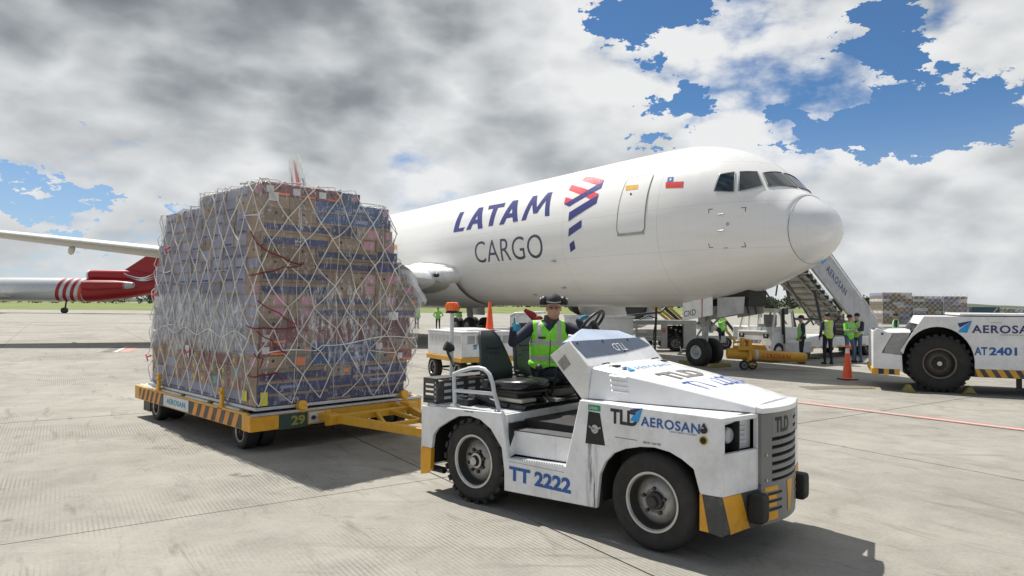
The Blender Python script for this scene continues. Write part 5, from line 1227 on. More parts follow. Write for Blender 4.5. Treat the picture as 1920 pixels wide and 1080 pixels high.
stand('tall crew member in dark overalls with open pale vest, back to the stairs', (10.05, 24.1, 0), R(100), M_v2, M_nv, M_trs, 'side', 'hair', GRP, 1.03)
stand('crew member in bright green vest and jeans with folded arms', (11.15, 24.9, 0), R(-70), M_v1, M_v1, M_jeans, 'folded', 'hair', GRP, .99, lean=.1)
stand('bearded crew member in vest and blue jeans, rightmost by the stairs', (11.55, 25.1, 0), R(-150), M_v2, M_nv, M_jeans, 'folded', 'hair', GRP, 1.02)
stand('crew member in green vest bending under the nose gear bay', (8.4, 32.0, 0), R(-60), M_v1, M_v1, M_trs, 'reach', 'hair', GRP, 1.0)
stand('crew member in lime vest behind the parked tractor at right', (16.1, 31.2, 0), R(150), M_v1, M_nv, M_trs, 'side', 'cap', GRP, 1.0)
stand('distant ramp worker in lime vest left of the beacon', (-7.6, 51.0, 0), R(-90), M_v1, M_v1, M_trs, 'hips', 'cap', GRP, 1.0, .03)
stand('distant ramp worker right beside the wrapped freight', (-9.9, 55.0, 0), R(-60), M_v1, M_v1, M_trs, 'side', 'cap', GRP, 1.0, .03)
stand('ramp worker in lime vest beside the main wheels', (-5.6, 47.0, 0), R(-120), M_v1, M_v1, M_trs, 'reach', 'hair', GRP, 1.0, .03)
# ---------------------------------------------------------------- pallet dolly
DO = Vector((-3.76526, 8.99585, 0)); DANG = atan2(-0.68154, 0.73178)
dol = thing('pallet_dolly', 'long yellow pallet dolly with roller deck and number 29, hitched behind the white tractor', 'pallet dolly', DO, DANG)
L_, WD_ = 4.56, 2.75
b = MB(); b.box(-L_, 0, 0, .05, .305, .53); b.box(-L_, 0, WD_ - .05, WD_, .305, .53); b.box(-.05, 0, .05, WD_ - .05, .305, .49); b.box(-L_, -L_ + .05, .05, WD_ - .05, .305, .53)
for x in (-3.6, -2.4, -1.2): b.box(x - .05, x + .05, .05, WD_ - .05, .33, .47)
for y in (.9, 1.85): b.box(-L_ + .05, -.05, y - .04, y + .04, .33, .46)
fr = b.build('frame', M_yel, dol, bevel=.006)
b = MB(); b.box(-4.32, -.22, -.004, .0, .315, .50); b.build('side_plate', M_stripe, dol)
def chev(x0, x1, n, name='hazard_stripe'):
    w = (x1 - x0) / n
    for k in range(n):
        a = x0 + k * w; b = MB(); b.prism([(a, .315), (a + w * .5, .315), (a + w * .5 + .10, .50), (a + .10, .50)], 'y', -.0075, -.004); b.build(name, M_yelc2, dol)
M_yelc2 = mat('orange_yellow_stripe', (.72, .28, .03), .5, dirt=.3, dcol=(.15, .09, .04), dscale=5, scratch=.6)
chev(-4.3, -3.25, 5); chev(-1.95, -.30, 6)
b = MB(); b.box(-3.12, -2.08, -.016, -.004, .325, .505); pl = b.build('name_plate', M_rail, dol, bevel=.003)
b = MB(); b.text('AEROSAN', (-2.98, -.018, .375), (1, 0, 0), (0, 0, 1), .085, .78, bold=.03, space=1.05); b.build('plate_lettering', mat('teal_print', (.03, .28, .45), .5, scratch=.5, dcol=(.5, .5, .5)), pl, smooth=False)
b = MB(); b.box(-.002, .003, .0, .38, .30, .492); b.box(-.25, .0, -.0045, 0, .30, .51); b.build('corner_plate', M_yelc, dol)
b = MB(); b.box(.0, .004, .385, .80, .285, .485); nb = b.build('number_plate', mat('dark_green_plate', (.025, .06, .045), .5, scratch=.6, dcol=(.5, .4, .05)), dol)
b = MB(); b.text('29', (.006, .56, .325), (0, 1, 0), (0, 0, 1), .13, .2, bold=.03); b.build('plate_number', mat('plate_yellow', (.30, .27, .06), .5), nb, smooth=False)
b = MB(); b.box(.0, .012, .82, 1.10, .325, .475); tp = b.build('lamp_plate', M_rail, dol, bevel=.004)
b = MB(); b.lathe([(0, 0), (.03, 0), (.03, .02), (0, .022)], (.012, .88, .40), (1, 0, 0), 16); b.lathe([(0, 0), (.035, 0), (.035, .03), (0, .032)], (.012, 1.03, .41), (1, 0, 0), 16); b.build('reflector', M_dark, tp)
b = MB(); b.tube([(.02, 1.06, .42), (.07, 1.10, .39), (.05, 1.13, .32)], .022, 8); b.build('electric_plug', M_alu, tp)
# deck rails and rollers
b = MB(); b.box(-.10, .015, -.0, WD_, .495, .53); b.build('front_rail', M_alu, dol, bevel=.006)
b = MB(); b.box(-L_ + .05, -.12, .05, WD_ - .05, .47, .50); b.build('deck', M_dark, dol)
M_roll = mat('worn_white_roller', (.60, .60, .57), .45, .2, dirt=.3, dcol=(.3, .28, .25))
rmb = MB(); rmb.cyl((0, 0, 0), (.86, 0, 0), .035, n=12); rme = rmb.mesh('roller'); rme.materials.append(M_roll)
for x in (-4.46, -3.42, -2.38, -1.34 + .02):
    for y in (.07, .155): o = link('roller', rme, dol); o.location = (x, y, .518)
for x in (-4.46, -3.42, -2.38, -1.32):
    for y in np.arange(.32, 2.6, .24): o = link('roller', rme, dol); o.location = (x, y, .518)
for (x, y) in ((-3.48, .0), (-.98, .0)):
    b = MB(); b.box(x - .04, x + .04, y + .01, y + .05, .50, .80); b.box(x - .055, x + .045, y - .01, y + .065, .71, .745); b.box(x - .09, x + .09, y + .0, y + .11, .50, .545); b.box(x - .055, x - .04, y, y + .06, .76, .80); b.build('side_stop', M_yel, dol, bevel=.005)
for y in (.72, 2.42):
    b = MB(); b.lathe([(0, -.05), (.07, -.05), (.075, 0), (.07, .05), (0, .05)], (-.02, y, .575), (1, 0, .3), 12); b.box(-.08, .03, y - .035, y + .035, .49, .59); b.build('end_stop', M_yel, dol, bevel=.005)
# wheels and steering
for x in (-.50, -3.75):
    for y, yb in ((.17, .40), (2.58, 2.35)):
        sd_ = -1 if y < 1 else 1
        b = MB(); b.box(x - .1, x + .1, min(y, yb) - .0, max(y, yb), .42, .47); b.build('wheel_bracket', M_dark, dol)
        wheel_part(dol, (x, y, .235), .235, .19, .13, 'plain', sd_, nuts=5, n=28); wheel_part(dol, (x, yb, .235), .235, .19, .13, 'plain', sd_, nuts=5, n=28)
    b = MB(); b.cyl((x, .3, .235), (x, 2.45, .235), .04); b.box(x - .05, x + .05, 1.0, 1.75, .22, .40); b.build('axle', M_under, dol, bevel=.01)
b = MB(); b.box(-4.42, -4.1, .10, .13, .10, .305); b.build('mud_flap', M_dark, dol)
# drawbar
def bar(b, p, q, w, h):
    p = Vector(p); q = Vector(q); d = (q - p).normalized(); s_ = d.cross(Vector((0, 0, 1))).normalized() * w / 2; u_ = Vector((0, 0, h / 2))
    b.hexa([p - s_ - u_, q - s_ - u_, q + s_ - u_, p + s_ - u_], [p - s_ + u_, q - s_ + u_, q + s_ + u_, p + s_ + u_])
b = MB(); bar(b, (.30, .94, .40), (.30, 2.36, .40), .10, .10); bar(b, (.34, 1.06, .40), (2.45, 1.34, .40), .09, .11); bar(b, (.34, 2.30, .40), (2.45, 1.42, .40), .09, .11)
bar(b, (.34, 1.70, .40), (1.25, 1.22, .40), .05, .06); bar(b, (.34, 1.95, .40), (1.7, 1.70, .40), .05, .06); bar(b, (1.25, 1.22, .40), (1.25, 1.88, .40), .05, .06)
for y in (1.04, 2.28): b.box(-.02, .30, y - .09, y + .09, .36, .46); b.cyl((.12, y, .28), (.12, y, .50), .04)
b.box(.24, .40, .92, 1.08, .33, .47); b.box(.18, .36, 2.24, 2.42, .33, .50)
b.build('drawbar', M_yel, dol, bevel=.008)
b = MB(); b.tube([(2.40, 1.38, .40), (2.62, 1.385, .41)], .03); b.lathe([(.05, -.02), (.09, -.02), (.09, .02), (.05, .02)], (2.70, 1.39, .42), (0, 0, 1), 20, closed=True); b.build('tow_eye', M_dark, dol, angle=60)
b = MB(); b.tube([(.1, 2.2, .5), (.25, 2.24, .42), (.5, 2.1, .34), (.9, 1.9, .33)], .012, 6); b.build('brake_cable', M_rail, dol)

# ---------------------------------------------------------------- wrapped and netted freight
load = thing('cargo_pallet_load', 'tall stack of cardboard boxes under clear film and white rope net, on the yellow dolly', 'pallet load', DO, DANG)
def umin(z): return np.interp(z, [.6, 1.6, 2.1, 2.7, 3.44, 3.45], [-4.12, -4.12, -4.06, -3.9, -3.66, -2.26])
def vmax(z): return np.interp(z, [.6, 1.2, 2.1, 2.35, 2.75, 3.38, 3.45, 3.46, 3.7], [2.46, 2.62, 2.70, 2.50, 2.26, 2.12, 2.10, 1.62, 1.62])
UF, VN = -.10, .13     # front face and near face of the stack
def lean(z): return .06 * (z - .6) / 3.0
def kraft_mat(name, c, var=.3):
    m = bpy.data.materials.new(name); m.use_nodes = True; g = NG(m.node_tree); bb = m.node_tree.nodes['Principled BSDF']
    oi = g.n('ShaderNodeObjectInfo').outputs['Random']; p = g.n('ShaderNodeNewGeometry').outputs['Position']
    n = g.noise(p, 5, 6, .65)
    k = g.m('ADD', g.mr(oi, 0, 1, 1 - var, 1 + var, False), g.m('MULTIPLY', g.m('SUBTRACT', n, .5), .45))
    g.set(bb.inputs['Base Color'], g.v('SCALE', c, sc=k)); bb.inputs['Roughness'].default_value = .65; return m
K_kraft = kraft_mat('brown_cardboard', (.27, .185, .115)); K_navy = kraft_mat('navy_printed_cardboard', (.035, .042, .13)); K_blue = kraft_mat('blue_printed_cardboard', (.025, .075, .20)); K_mar = kraft_mat('maroon_printed_cardboard', (.20, .045, .045))
K_pale = kraft_mat('lilac_print_cardboard_film_sheen', (.24, .245, .35)); K_pink = kraft_mat('pink_label', (.46, .20, .27)); K_or = kraft_mat('orange_label', (.75, .20, .05)); K_hole = mat('hand_hole', (.012, .01, .009), .9); K_white = mat('white_label', (.72, .72, .72), .6); K_yl = mat('yellow_label', (.72, .66, .05), .6); K_gr = kraft_mat('grey_brown_cardboard', (.20, .17, .14)); K_tq = mat('turquoise_label', (.10, .42, .45), .6)  # K_pale: lilac print with the film's sky reflection put into its colour
BH = .167
def boxmesh(name, nomw, body, prints):
    """unit box: x 0..1 wide, y 0..depth inward, z 0..BH; prints = (slot, x0, x1, z0, z1) or ('hole', x, z)"""
    b = MB(); D_ = .42; r = .006; b.box(0, 1, 0, D_, 0, BH - .004, 0)
    mats_ = [body]
    for k, p in enumerate(prints):
        m_ = p[0]
        if m_ not in mats_: mats_.append(m_)
        mi = mats_.index(m_); y = -.0012 - .0006 * k
        if len(p) == 5: b.add([(p[1], y, p[3]), (p[2], y, p[3]), (p[2], y, p[4]), (p[1], y, p[4])], [(0, 1, 2, 3)], mi)
        else: b.add([(p[1] + p[3] / nomw * cos(t), y, p[2] + p[3] * sin(t)) for t in [2 * pi * q / 14 for q in range(14)]], [tuple(range(14))], mi)
    me = b.mesh(name, smooth=False, recalc=False)
    for m_ in mats_: me.materials.append(m_)
    return me, nomw
H_ = BH
BT = {
 'long_navy': boxmesh('carton', 1.02, K_kraft, [(K_navy, .03, .97, .035, .115)]),
 'long_navy_low': boxmesh('carton', 1.02, K_kraft, [(K_navy, .02, .98, .008, .105)]),
 'long_navy_full': boxmesh('carton', 1.02, K_navy, [(K_kraft, .0, 1, .125, .160), (K_pale, .30, .55, .05, .09)]),
 'long_blue': boxmesh('carton', 1.02, K_blue, [(K_kraft, 0, 1, .0, .02), (K_pale, .6, .8, .06, .11)]),
 'long_mar': boxmesh('carton', 1.02, K_mar, [(K_kraft, .30, .42, .0, .16)]),
 'long_kraft': boxmesh('carton', 1.02, K_kraft, [(K_navy, .55, .9, .05, .09)]),
 'end_hole': boxmesh('carton', .39, K_kraft, [(K_hole, .5, .10, .022)]),
 'end_hole2': boxmesh('carton', .39, K_gr, [(K_hole, .45, .09, .021), (K_or, .68, .9, .05, .1)]),
 'end_pink': boxmesh('carton', .39, K_kraft, [(K_pink, .50, .92, .03, .14), (K_hole, .34, .09, .018)]),
 'end_orange': boxmesh('carton', .39, K_gr, [(K_or, .35, .72, .02, .13)]),
 'end_mar': boxmesh('carton', .39, K_mar, [(K_white, .08, .36, .03, .12), (K_hole, .56, .10, .024), (K_or, .40, .95, .01, .04)]),
 'end_navy': boxmesh('carton', .39, K_navy, [(K_kraft, 0, 1, .0, .03)]),
 'end_bluepink': boxmesh('carton', .36, K_blue, [(K_pink, .5, .9, .05, .13)]),
 'pale': boxmesh('carton', .40, K_pale, [(K_kraft, 0, .12, 0, .16), (K_navy, .2, .85, .02, .05)]),
 'pale2': boxmesh('carton', .40, K_kraft, [(K_pale, .12, .95, .025, .15)]),
 'pale_long': boxmesh('carton', 1.0, K_pale, [(K_kraft, .0, .04, 0, .16), (K_navy, .1, .9, .015, .04)]),
 'left_kraft': boxmesh('carton', .36, K_kraft, [(K_hole, .5, .10, .02)]),
 'left_col': boxmesh('carton', .36, K_kraft, [(K_mar, .5, .85, .02, .15), (K_yl, .1, .25, .05, .11)]),
 'left_tq': boxmesh('carton', .36, K_gr, [(K_tq, .3, .6, .04, .14), (K_pink, .65, .9, .02, .1)]),
}
rb_ = random.Random(11)
NROW = 18
def put(kind, p, ang, w, dscale=1.0):
    me, nw = BT[kind]; o = link('carton', me, load)
    o.location = p; o.rotation_euler = (0, 0, ang); o.scale = (w - .008, dscale, 1)
    return o
nbx = 0
for r in range(NROW):
    z = .605 + r * BH; zc = z + BH / 2
    # front face, from the near corner to the far edge
    v = VN; vm = float(vmax(zc)); row_kinds = None
    if r <= 1: seq = ['long_navy_full', 'end_navy', 'long_navy_full', 'end_hole']
    elif r == 2: seq = ['long_navy_low', 'end_hole2', 'long_navy_full']
    elif r == 3: seq = ['end_hole', 'end_orange', 'long_blue', 'end_hole2', 'end_mar']
    elif r == 4: seq = ['end_mar', 'end_hole2', 'long_blue', 'end_mar', 'end_hole']
    elif r in (5, 6): seq = ['end_mar' if r == 5 else 'end_hole', 'long_mar', 'long_mar', 'end_hole2']
    elif r == 7: seq = ['end_pink', 'end_pink', 'long_navy', 'long_navy', 'end_pink']
    elif r == 8: seq = ['end_pink', 'end_pink', 'long_navy', 'end_pink', 'end_hole2', 'end_mar']
    elif r == 9: seq = ['long_navy_low', 'end_hole', 'end_pink', 'end_hole', 'end_pink', 'end_hole2']
    elif r == 10: seq = ['long_navy', 'end_hole', 'end_pink', 'end_pink', 'end_hole2', 'end_hole']
    elif r == 11: seq = ['end_hole', 'end_hole', 'long_navy', 'end_navy', 'end_hole2']
    elif r == 12: seq = ['end_hole', 'end_hole', 'long_navy', 'end_navy']
    elif r == 13: seq = ['long_navy_low', 'end_hole', 'end_pink', 'end_pink', 'end_pink']
    elif r == 14: seq = ['long_navy', 'end_navy', 'end_pink', 'end_pink']
    elif r == 15: seq = ['end_hole', 'end_hole', 'long_blue', 'end_navy']
    elif r == 16: seq = ['end_hole', 'end_hole', 'long_blue', 'end_bluepink']
    else: seq = ['end_mar', 'end_mar', 'end_mar', 'end_bluepink']
    k = 0; v += rb_.uniform(-.01, .02)
    while v < vm - .08:
        kind = seq[k % len(seq)]; w = BT[kind][1] * rb_.uniform(.97, 1.03)
        if v + w > vm + .04:
            w = vm - v
            if w < .14: break
            kind = 'end_hole' if w < .55 and kind.startswith('long') else kind
        uo = UF + lean(zc) + rb_.uniform(-.012, .010)
        o = put(kind, (uo, v, z + rb_.uniform(0, .003)), R(90) + rb_.uniform(-.012, .012), w); nbx += 1
        v += w; k += 1
    # near side face, from behind the front row back to the far end
    u = UF + lean(zc) - .44; um = float(umin(zc)); k = 0
    while u > um + .06:
        if r <= 0: kind = rb_.choice(['pale_long', 'pale'])
        elif r <= 2: kind = rb_.choice(['left_col', 'left_tq', 'left_kraft', 'left_col', 'pale2'])
        elif r <= 4: kind = rb_.choice(['pale', 'left_kraft', 'long_mar' if rb_.random() < .5 else 'pale', 'left_col'])
        elif r <= 8: kind = rb_.choice(['pale_long', 'pale_long', 'pale', 'pale2'])
        elif r <= 14: kind = rb_.choice(['pale', 'pale2', 'pale', 'left_kraft' if rb_.random() < .25 else 'pale2'])
        else: kind = rb_.choice(['pale', 'pale2', 'pale', 'left_kraft'])
        w = BT[kind][1] * rb_.uniform(.95, 1.05)
        if u - w < um - .05: w = u - um
        if w < .12: break
        o = put(kind, (u - w, VN + rb_.uniform(-.01, .014) + .02 * (zc > 3.4), z + rb_.uniform(0, .003)), rb_.uniform(-.012, .012), w); nbx += 1
        u -= w; k += 1
    # end of the front row seen on the near face
    kind = rb_.choice(['left_kraft', 'left_kraft', 'pale2', 'end_pink']) if r != 0 else 'left_kraft'
    me, nw = BT[kind]; o = put(kind, (UF + lean(zc) - .43, VN - .006 + rb_.uniform(-.004, .004), z), 0, .42, .02); nbx += 1
print('cartons', nbx)
b = MB()
for r in range(NROW):
    z = .605 + r * BH; um = float(umin(z + .08)); vm = float(vmax(z + .08)); b.box(um + .02, UF - .40, VN + .40, vm - .01, z, z + BH - .003)
b.build('inner_cartons', K_kraft, load, kind='stuff')
b = MB(); b.box(-4.16, -.05, .08, 2.60, .556, .60); b.build('pallet_sheet', M_alu, load, bevel=.006)
# outline of the load as a ring, for film and net: s runs along the near face (negative) and the front face (positive)
def surf(s, z, off):
    zt = ztop(s); inw = 0.0
    if z > zt: inw = z - zt; z = zt
    fu = UF + lean(z) + off; nv = VN - off; vm = float(vmax(min(z, 3.6))) + off; um = float(umin(min(z, 3.6))) - off
    if s < 0:
        u = fu + s
        if u < um: 
            e = um - u; return Vector((um + min(inw, .3), nv + e + (inw if inw else 0), z + (off if inw else 0)))
        return Vector((u, nv + inw, z + (off * .7 if inw else 0)))
    v = nv + s
    if v > vm: e = v - vm; return Vector((fu - e - inw, vm, z + (off * .7 if inw else 0)))
    return Vector((fu - inw, v, z + (off * .7 if inw else 0)))
def ztop(s):
    if s < 0: return 3.612 if s > -2.2 else 3.445
    v = s + VN
    return 3.612 if v < 1.66 else 3.445
# film
def film_mat(name, base, strong):
    m = bpy.data.materials.new(name); m.use_nodes = True; t = m.node_tree; g = NG(t); bb = t.nodes['Principled BSDF']
    co = g.n('ShaderNodeTexCoord').outputs['Object']; x, y, z = g.n('ShaderNodeSeparateXYZ', {0: co}).outputs
    wr = g.noise(g.n('ShaderNodeMapping', {'Vector': co, 'Scale': (1, 1, .35)}).outputs[0], 7, 9, .75, 1.6)
    wr2 = g.noise(g.n('ShaderNodeMapping', {'Vector': co, 'Scale': (3.5, 3.5, .6), 'Rotation': (R(28), R(20), 0)}).outputs[0], 3.2, 8, .7, 2.2)
    a = g.m('ADD', base, g.m('MULTIPLY', g.mr(wr, .52, .72), .24)); a = g.m('ADD', a, g.m('MULTIPLY', g.mr(wr2, .56, .64), .42))
    zw = g.m('ADD', z, g.m('MULTIPLY', g.m('SUBTRACT', g.noise(co, .9, 4, .6), .5), .9))
    band = g.m('MULTIPLY', g.mr(zw, 1.20, 1.42), g.mr(zw, 2.2, 2.0))
    a = g.m('ADD', a, g.m('MULTIPLY', g.m('MULTIPLY', band, g.mr(x, -.1, -.8, .18, 1.0)), g.m('ADD', strong, g.m('MULTIPLY', g.mr(wr, .42, .62), .42))))
    y2 = g.m('ADD', y, g.m('MULTIPLY', g.m('SUBTRACT', wr2, .5), 1.2)); fp = g.m('MULTIPLY', g.m('MULTIPLY', g.mr(y2, .6, 1.1), g.mr(y2, 2.2, 1.6)), g.m('MULTIPLY', g.mr(zw, .9, 1.3), g.mr(zw, 2.5, 2.0)))
    a = g.m('ADD', a, g.m('MULTIPLY', g.m('MULTIPLY', fp, g.mr(wr, .45, .62)), .42))
    top = g.m('MULTIPLY', g.mr(z, 2.6, 3.6), .10); a = g.m('ADD', a, top, clamp=True)
    cr1 = g.noise(g.n('ShaderNodeMapping', {'Vector': co, 'Scale': (1.2, 1.2, .45), 'Rotation': (R(35), R(-25), 0)}).outputs[0], 3.0, 5, .6, 1.0); cr2 = g.noise(g.n('ShaderNodeMapping', {'Vector': co, 'Scale': (1, 1, .5), 'Rotation': (R(-30), R(20), 0)}).outputs[0], 4.4, 4, .55, .8)
    crease_glints = g.m('MAXIMUM', g.mr(g.m('ABSOLUTE', g.m('SUBTRACT', cr1, .5)), .016, .0), g.mr(g.m('ABSOLUTE', g.m('SUBTRACT', cr2, .47)), .010, .0))  # bright highlights along creases, painted as more opaque white lines
    a = g.m('ADD', a, g.m('MULTIPLY', crease_glints, g.m('MULTIPLY', g.mr(wr, .40, .62), .60)), clamp=True)
    g.set(bb.inputs['Alpha'], a); bb.inputs['Base Color'].default_value = (.80, .81, .85, 1); bb.inputs['Roughness'].default_value = .13; bb.inputs['Specular IOR Level'].default_value = 1.0
    bp = g.n('ShaderNodeBump', {'Height': g.m('ADD', wr, g.m('MULTIPLY', wr2, .8)), 'Strength': .8, 'Distance': .05}); g.set(bb.inputs['Normal'], bp.outputs[0])
    return m
M_film = film_mat('stretch_film', .07, .26)
ss = list(np.arange(-4.6, 0, .11)) + [0.0] + list(np.arange(.1, 3.6, .11)); zz_ = list(np.arange(.61, 3.95, .09))
rngf = np.random.default_rng(2); rows = []
for z in zz_:
    row = []
    for s in ss:
        o_ = .03 + .012 * sin(9 * s + 5 * z) + rngf.uniform(-.006, .006)
        if .9 < z < 2.4 and s > 2.2: o_ += .03
        if abs(s) < .25: o_ += .02 * sin(6 * z) ** 2
        row.append(surf(s, z, o_))
    rows.append(row)
b = MB(); b.loft(rows, closed=False, caps=False); b.build('plastic_film', M_film, load, recalc=False, angle=180)
b = MB(); fl = []
for k in range(9):    # loose flap of film at the right edge
    t = k / 8; z = 2.62 - .62 * t; v = 2.40 + .42 * t + .05 * sin(9 * t); fl.append([Vector((UF - .25, v - .12, z)), Vector((UF - .04 + .03 * sin(7 * t), v + .03, z + .03)), Vector((UF - .02, v + .13 * sin(pi * t) + .06, z - .02)), Vector((UF - .2, v + .10 + .04 * sin(12 * t), z - .06))])
b.loft(fl, closed=False, caps=False)
b.build('loose_film_flap', mat('milky_film', (.66, .67, .70), .3), load, recalc=False, angle=180)
# net
M_rope = mat('white_rope', (.74, .73, .68), .75, var=.25, dirt=.3, dcol=(.3, .28, .24), bump=.3, bscale=120)
rn_ = random.Random(21); nodes = {}
DS, DZ = .44, .335
rows_n = list(range(0, 12)); ncol = (-11, 7)
def node(i, j):
    if (i, j) not in nodes:
        s = (i + .5 * (j % 2)) * DS + rn_.uniform(-.075, .075); z = .66 + j * DZ * .93 + rn_.uniform(-.065, .065)
        if j == 0: z = .62
        if s > .9: z += .04 * sin(s * 2)
        nodes[(i, j)] = (s, z)
    return nodes[(i, j)]
nb = MB()
def rope(p, q, r=.0074):
    n = 5; pts = []
    sag = rn_.uniform(-.01, .035)
    for k in range(n + 1):
        t = k / n; s = p[0] + (q[0] - p[0]) * t; z = p[1] + (q[1] - p[1]) * t - sag * sin(pi * t)
        pts.append(surf(s, z, .055))
    nb.tube(pts, r, 5)
for j in rows_n:
    for i in range(*ncol):
        a_ = node(i, j)
        for di in ((0, 1) if j % 2 else (-1, 0)):
            if rn_.random() < .02: continue
            rope(a_, node(i + di, j + 1))
        if rn_.random() < .06: rope(a_, node(i + 1, j))
for (i, j), (s, z) in list(nodes.items()):
    if j > 0: nb.ell(surf(s, z, .057), .014, 8, 6)
for s in (.55, 1.15, 1.9): 
    nb.tube([surf(s + .02 * sin(z * 5), z, .045) for z in np.arange(.62, 3.4 if s < 1.5 else 3.2, .15)], .0035, 5)
nb.tube([surf(s, 1.30 + .08 * (s > .9) + .035 * sin(4 * s) + .10 * s / 2.6, .06) for s in np.arange(.15, 2.6, .1)], .009, 6)
nb.tube([surf(s, 1.55 + .05 * sin(7 * s), .06) for s in np.arange(-3.9, -.2, .1)], .008, 6)
nb.build('rope_net', M_rope, load, kind='stuff', angle=60)
M_strap = mat('dark_red_strap', (.20, .012, .02), .6, var=.3)
def strap(pts, r=.013, name='red_strap'):
    b = MB(); P_ = []
    for k in range(len(pts) - 1):
        for t in np.linspace(0, 1, 7)[:-1]: a_ = pts[k]; c_ = pts[k + 1]; P_.append(surf(a_[0] + (c_[0] - a_[0]) * t, a_[1] + (c_[1] - a_[1]) * t - .02 * sin(pi * t), .068 + (a_[2] if len(a_) > 2 else 0)))
    P_.append(surf(pts[-1][0], pts[-1][1], .068)); b.tube(P_, r * .72, 6); return b.build(name, M_strap, load, angle=60)
strap([(-.25, 2.95), (.0, 2.75), (.30, 2.62), (.62, 2.52)], .014); strap([(-.28, 2.36), (.1, 2.40), (.35, 2.48), (.62, 2.52)], .012)
strap([(-.30, 1.68), (.10, 1.66), (.55, 1.66)], .014); strap([(.0, 2.02), (.3, 1.86), (.55, 1.70)], .011); strap([(.0, 1.62), (.2, 1.50), (.42, 1.30)], .012)
strap([(-.22, 1.02), (.1, 1.04), (.30, 1.06)], .016); strap([(-.05, 1.32), (.1, 1.26), (.05, 1.12)], .012); strap([(.30, 1.06), (.36, .98), (.40, .93)], .010)
for (s, z) in ((-3.35, 2.86), (-2.35, 1.22), (-4.1, 1.05), (-3.9, 2.1)):
    b = MB(); p = surf(s, z, .07); b.tube([p + Vector((-.12, 0, .02)), p + Vector((0, -.02, -.01)), p + Vector((.13, 0, .02))], .013, 6); b.tube([p + Vector((-.05, -.01, .03)), p + Vector((0, -.02, -.02)), p + Vector((.03, -.01, -.08))], .010, 6); b.build('red_tie', mat('red_tie', (.50, .05, .06), .6), load, angle=60)
def label(s0, s1, z0, z1, m, off=.036, name='paper_label'):
    b = MB(); b.loft([[surf(s, z, off + .003 * sin(9 * s)) for s in np.linspace(s0, s1, 4)] for z in (z0, (z0 + z1) / 2, z1)], closed=False, caps=False); b.build(name, m, load, recalc=False)
label(-.42, -.28, .66, .80, K_yl); label(.06, .16, .62, .80, K_yl); label(-3.95, -3.70, 1.90, 2.08, K_white); label(-2.5, -2.34, 1.13, 1.32, K_white); label(2.05, 2.22, 1.74, 1.86, K_white); label(.10, .24, 3.36, 3.48, K_white)
# ---------------------------------------------------------------- large tractor at the right edge
QO = Vector((9.4155, 16.2403, 0)); QANG = atan2(-.39029, .92069)
at = thing('aircraft_tractor', 'big low white aircraft tractor, AT 2401 on its side, cut off by the right edge', 'aircraft tractor', QO, QANG)
def circ(cx, cz, r, a0, a1, n=16): return [(cx - .04 + r * .90 * cos(R(a0 + (a1 - a0) * k / n)), cz + r * 1.01 * sin(R(a0 + (a1 - a0) * k / n))) for k in range(n + 1)]
AW = 2.35; WB = 2.62
sidep = [(-.835, .97), (-.33, 1.80), (5.2, 1.83), (5.2, .60), (WB + .702, .60)] + circ(WB, .72, .83, -7, 187) + [(WB - .79, .60), (.705, .60)] + circ(.0, .72, .83, -7, 168)
for y0, y1 in ((0, .05), (AW - .05, AW)):
    b = MB(); b.prism(sidep, 'y', y0, y1); b.build('side_panel', M_whiteb, at)
for y0 in (.05, AW - .9):
    for cx_ in (0, WB):
        b = MB(); rr_ = circ(cx_, .72, .825, -8, 188, 20); b.loft([[(x, y0, z) for x, z in rr_], [(x, y0 + .85, z) for x, z in rr_]], closed=False, caps=False); yy_ = y0 + (.6 if y0 < 1 else .25); b.poly([(x, yy_, z) for x, z in rr_]); b.build('wheel_arch_liner', M_under, at)
b = MB(); b.hexa([(-.42, .05, 1.60), (5.2, .05, 1.60), (5.2, AW - .05, 1.60), (-.42, AW - .05, 1.60)], [(-.33, .05, 1.80), (5.2, .05, 1.82), (5.2, AW - .05, 1.82), (-.33, AW - .05, 1.80)]); b.build('top_deck', M_whiteb, at, bevel=.01)
b = MB(); b.box(.40, 5.1, .03, AW - .03, 1.835, 1.885); b.build('deck_plate', M_white, at, bevel=.012)
b = MB(); b.box(-.7, 5.1, .40, AW - .4, .38, .90); b.cyl((0, .1, .68), (0, AW - .1, .68), .14); b.cyl((WB, .1, .68), (WB, AW - .1, .68), .14); b.box(1.52, 1.62, .02, .1, .18, .42); b.build('chassis', M_under, at)
b = MB(); b.prism([(-1.42, .52), (-1.42, 1.43), (-1.33, 1.50), (-1.10, 1.40), (-.98, 1.40), (-1.24, .90), (-.80, .86), (-.78, .47), (-1.30, .52)], 'y', 0, .05); b.prism([(-1.42, .52), (-1.42, 1.43), (-1.33, 1.50), (-.78, 1.36), (-.78, .47), (-1.3, .52)], 'y', AW - .05, AW)
b.box(-1.42, -1.38, .05, AW - .05, .52, 1.43); b.box(-1.38, -.8, .05, AW - .05, .47, .84); b.build('front_body', M_whiteb, at, bevel=.01)
b = MB(); b.hexa([(-1.22, .06, .86), (-.80, .06, .86), (-.80, .10, .86), (-1.22, .10, .86)], [(-.97, .06, 1.39), (-.62, .06, 1.40), (-.62, .10, 1.40), (-.97, .10, 1.39)]); b.build('cab_side_window', mat('dusty_grey_window', (.30, .31, .30), .25, dirt=.3), at)
b = MB(); b.hexa([(-1.2, .05, 1.38), (-.6, .05, 1.40), (-.6, AW - .05, 1.40), (-1.2, AW - .05, 1.38)], [(-1.0, .2, 1.46), (-.6, .2, 1.47), (-.6, AW - .2, 1.47), (-1.0, AW - .2, 1.46)]); b.build('cab_ledge', M_lgrey, at, bevel=.01)
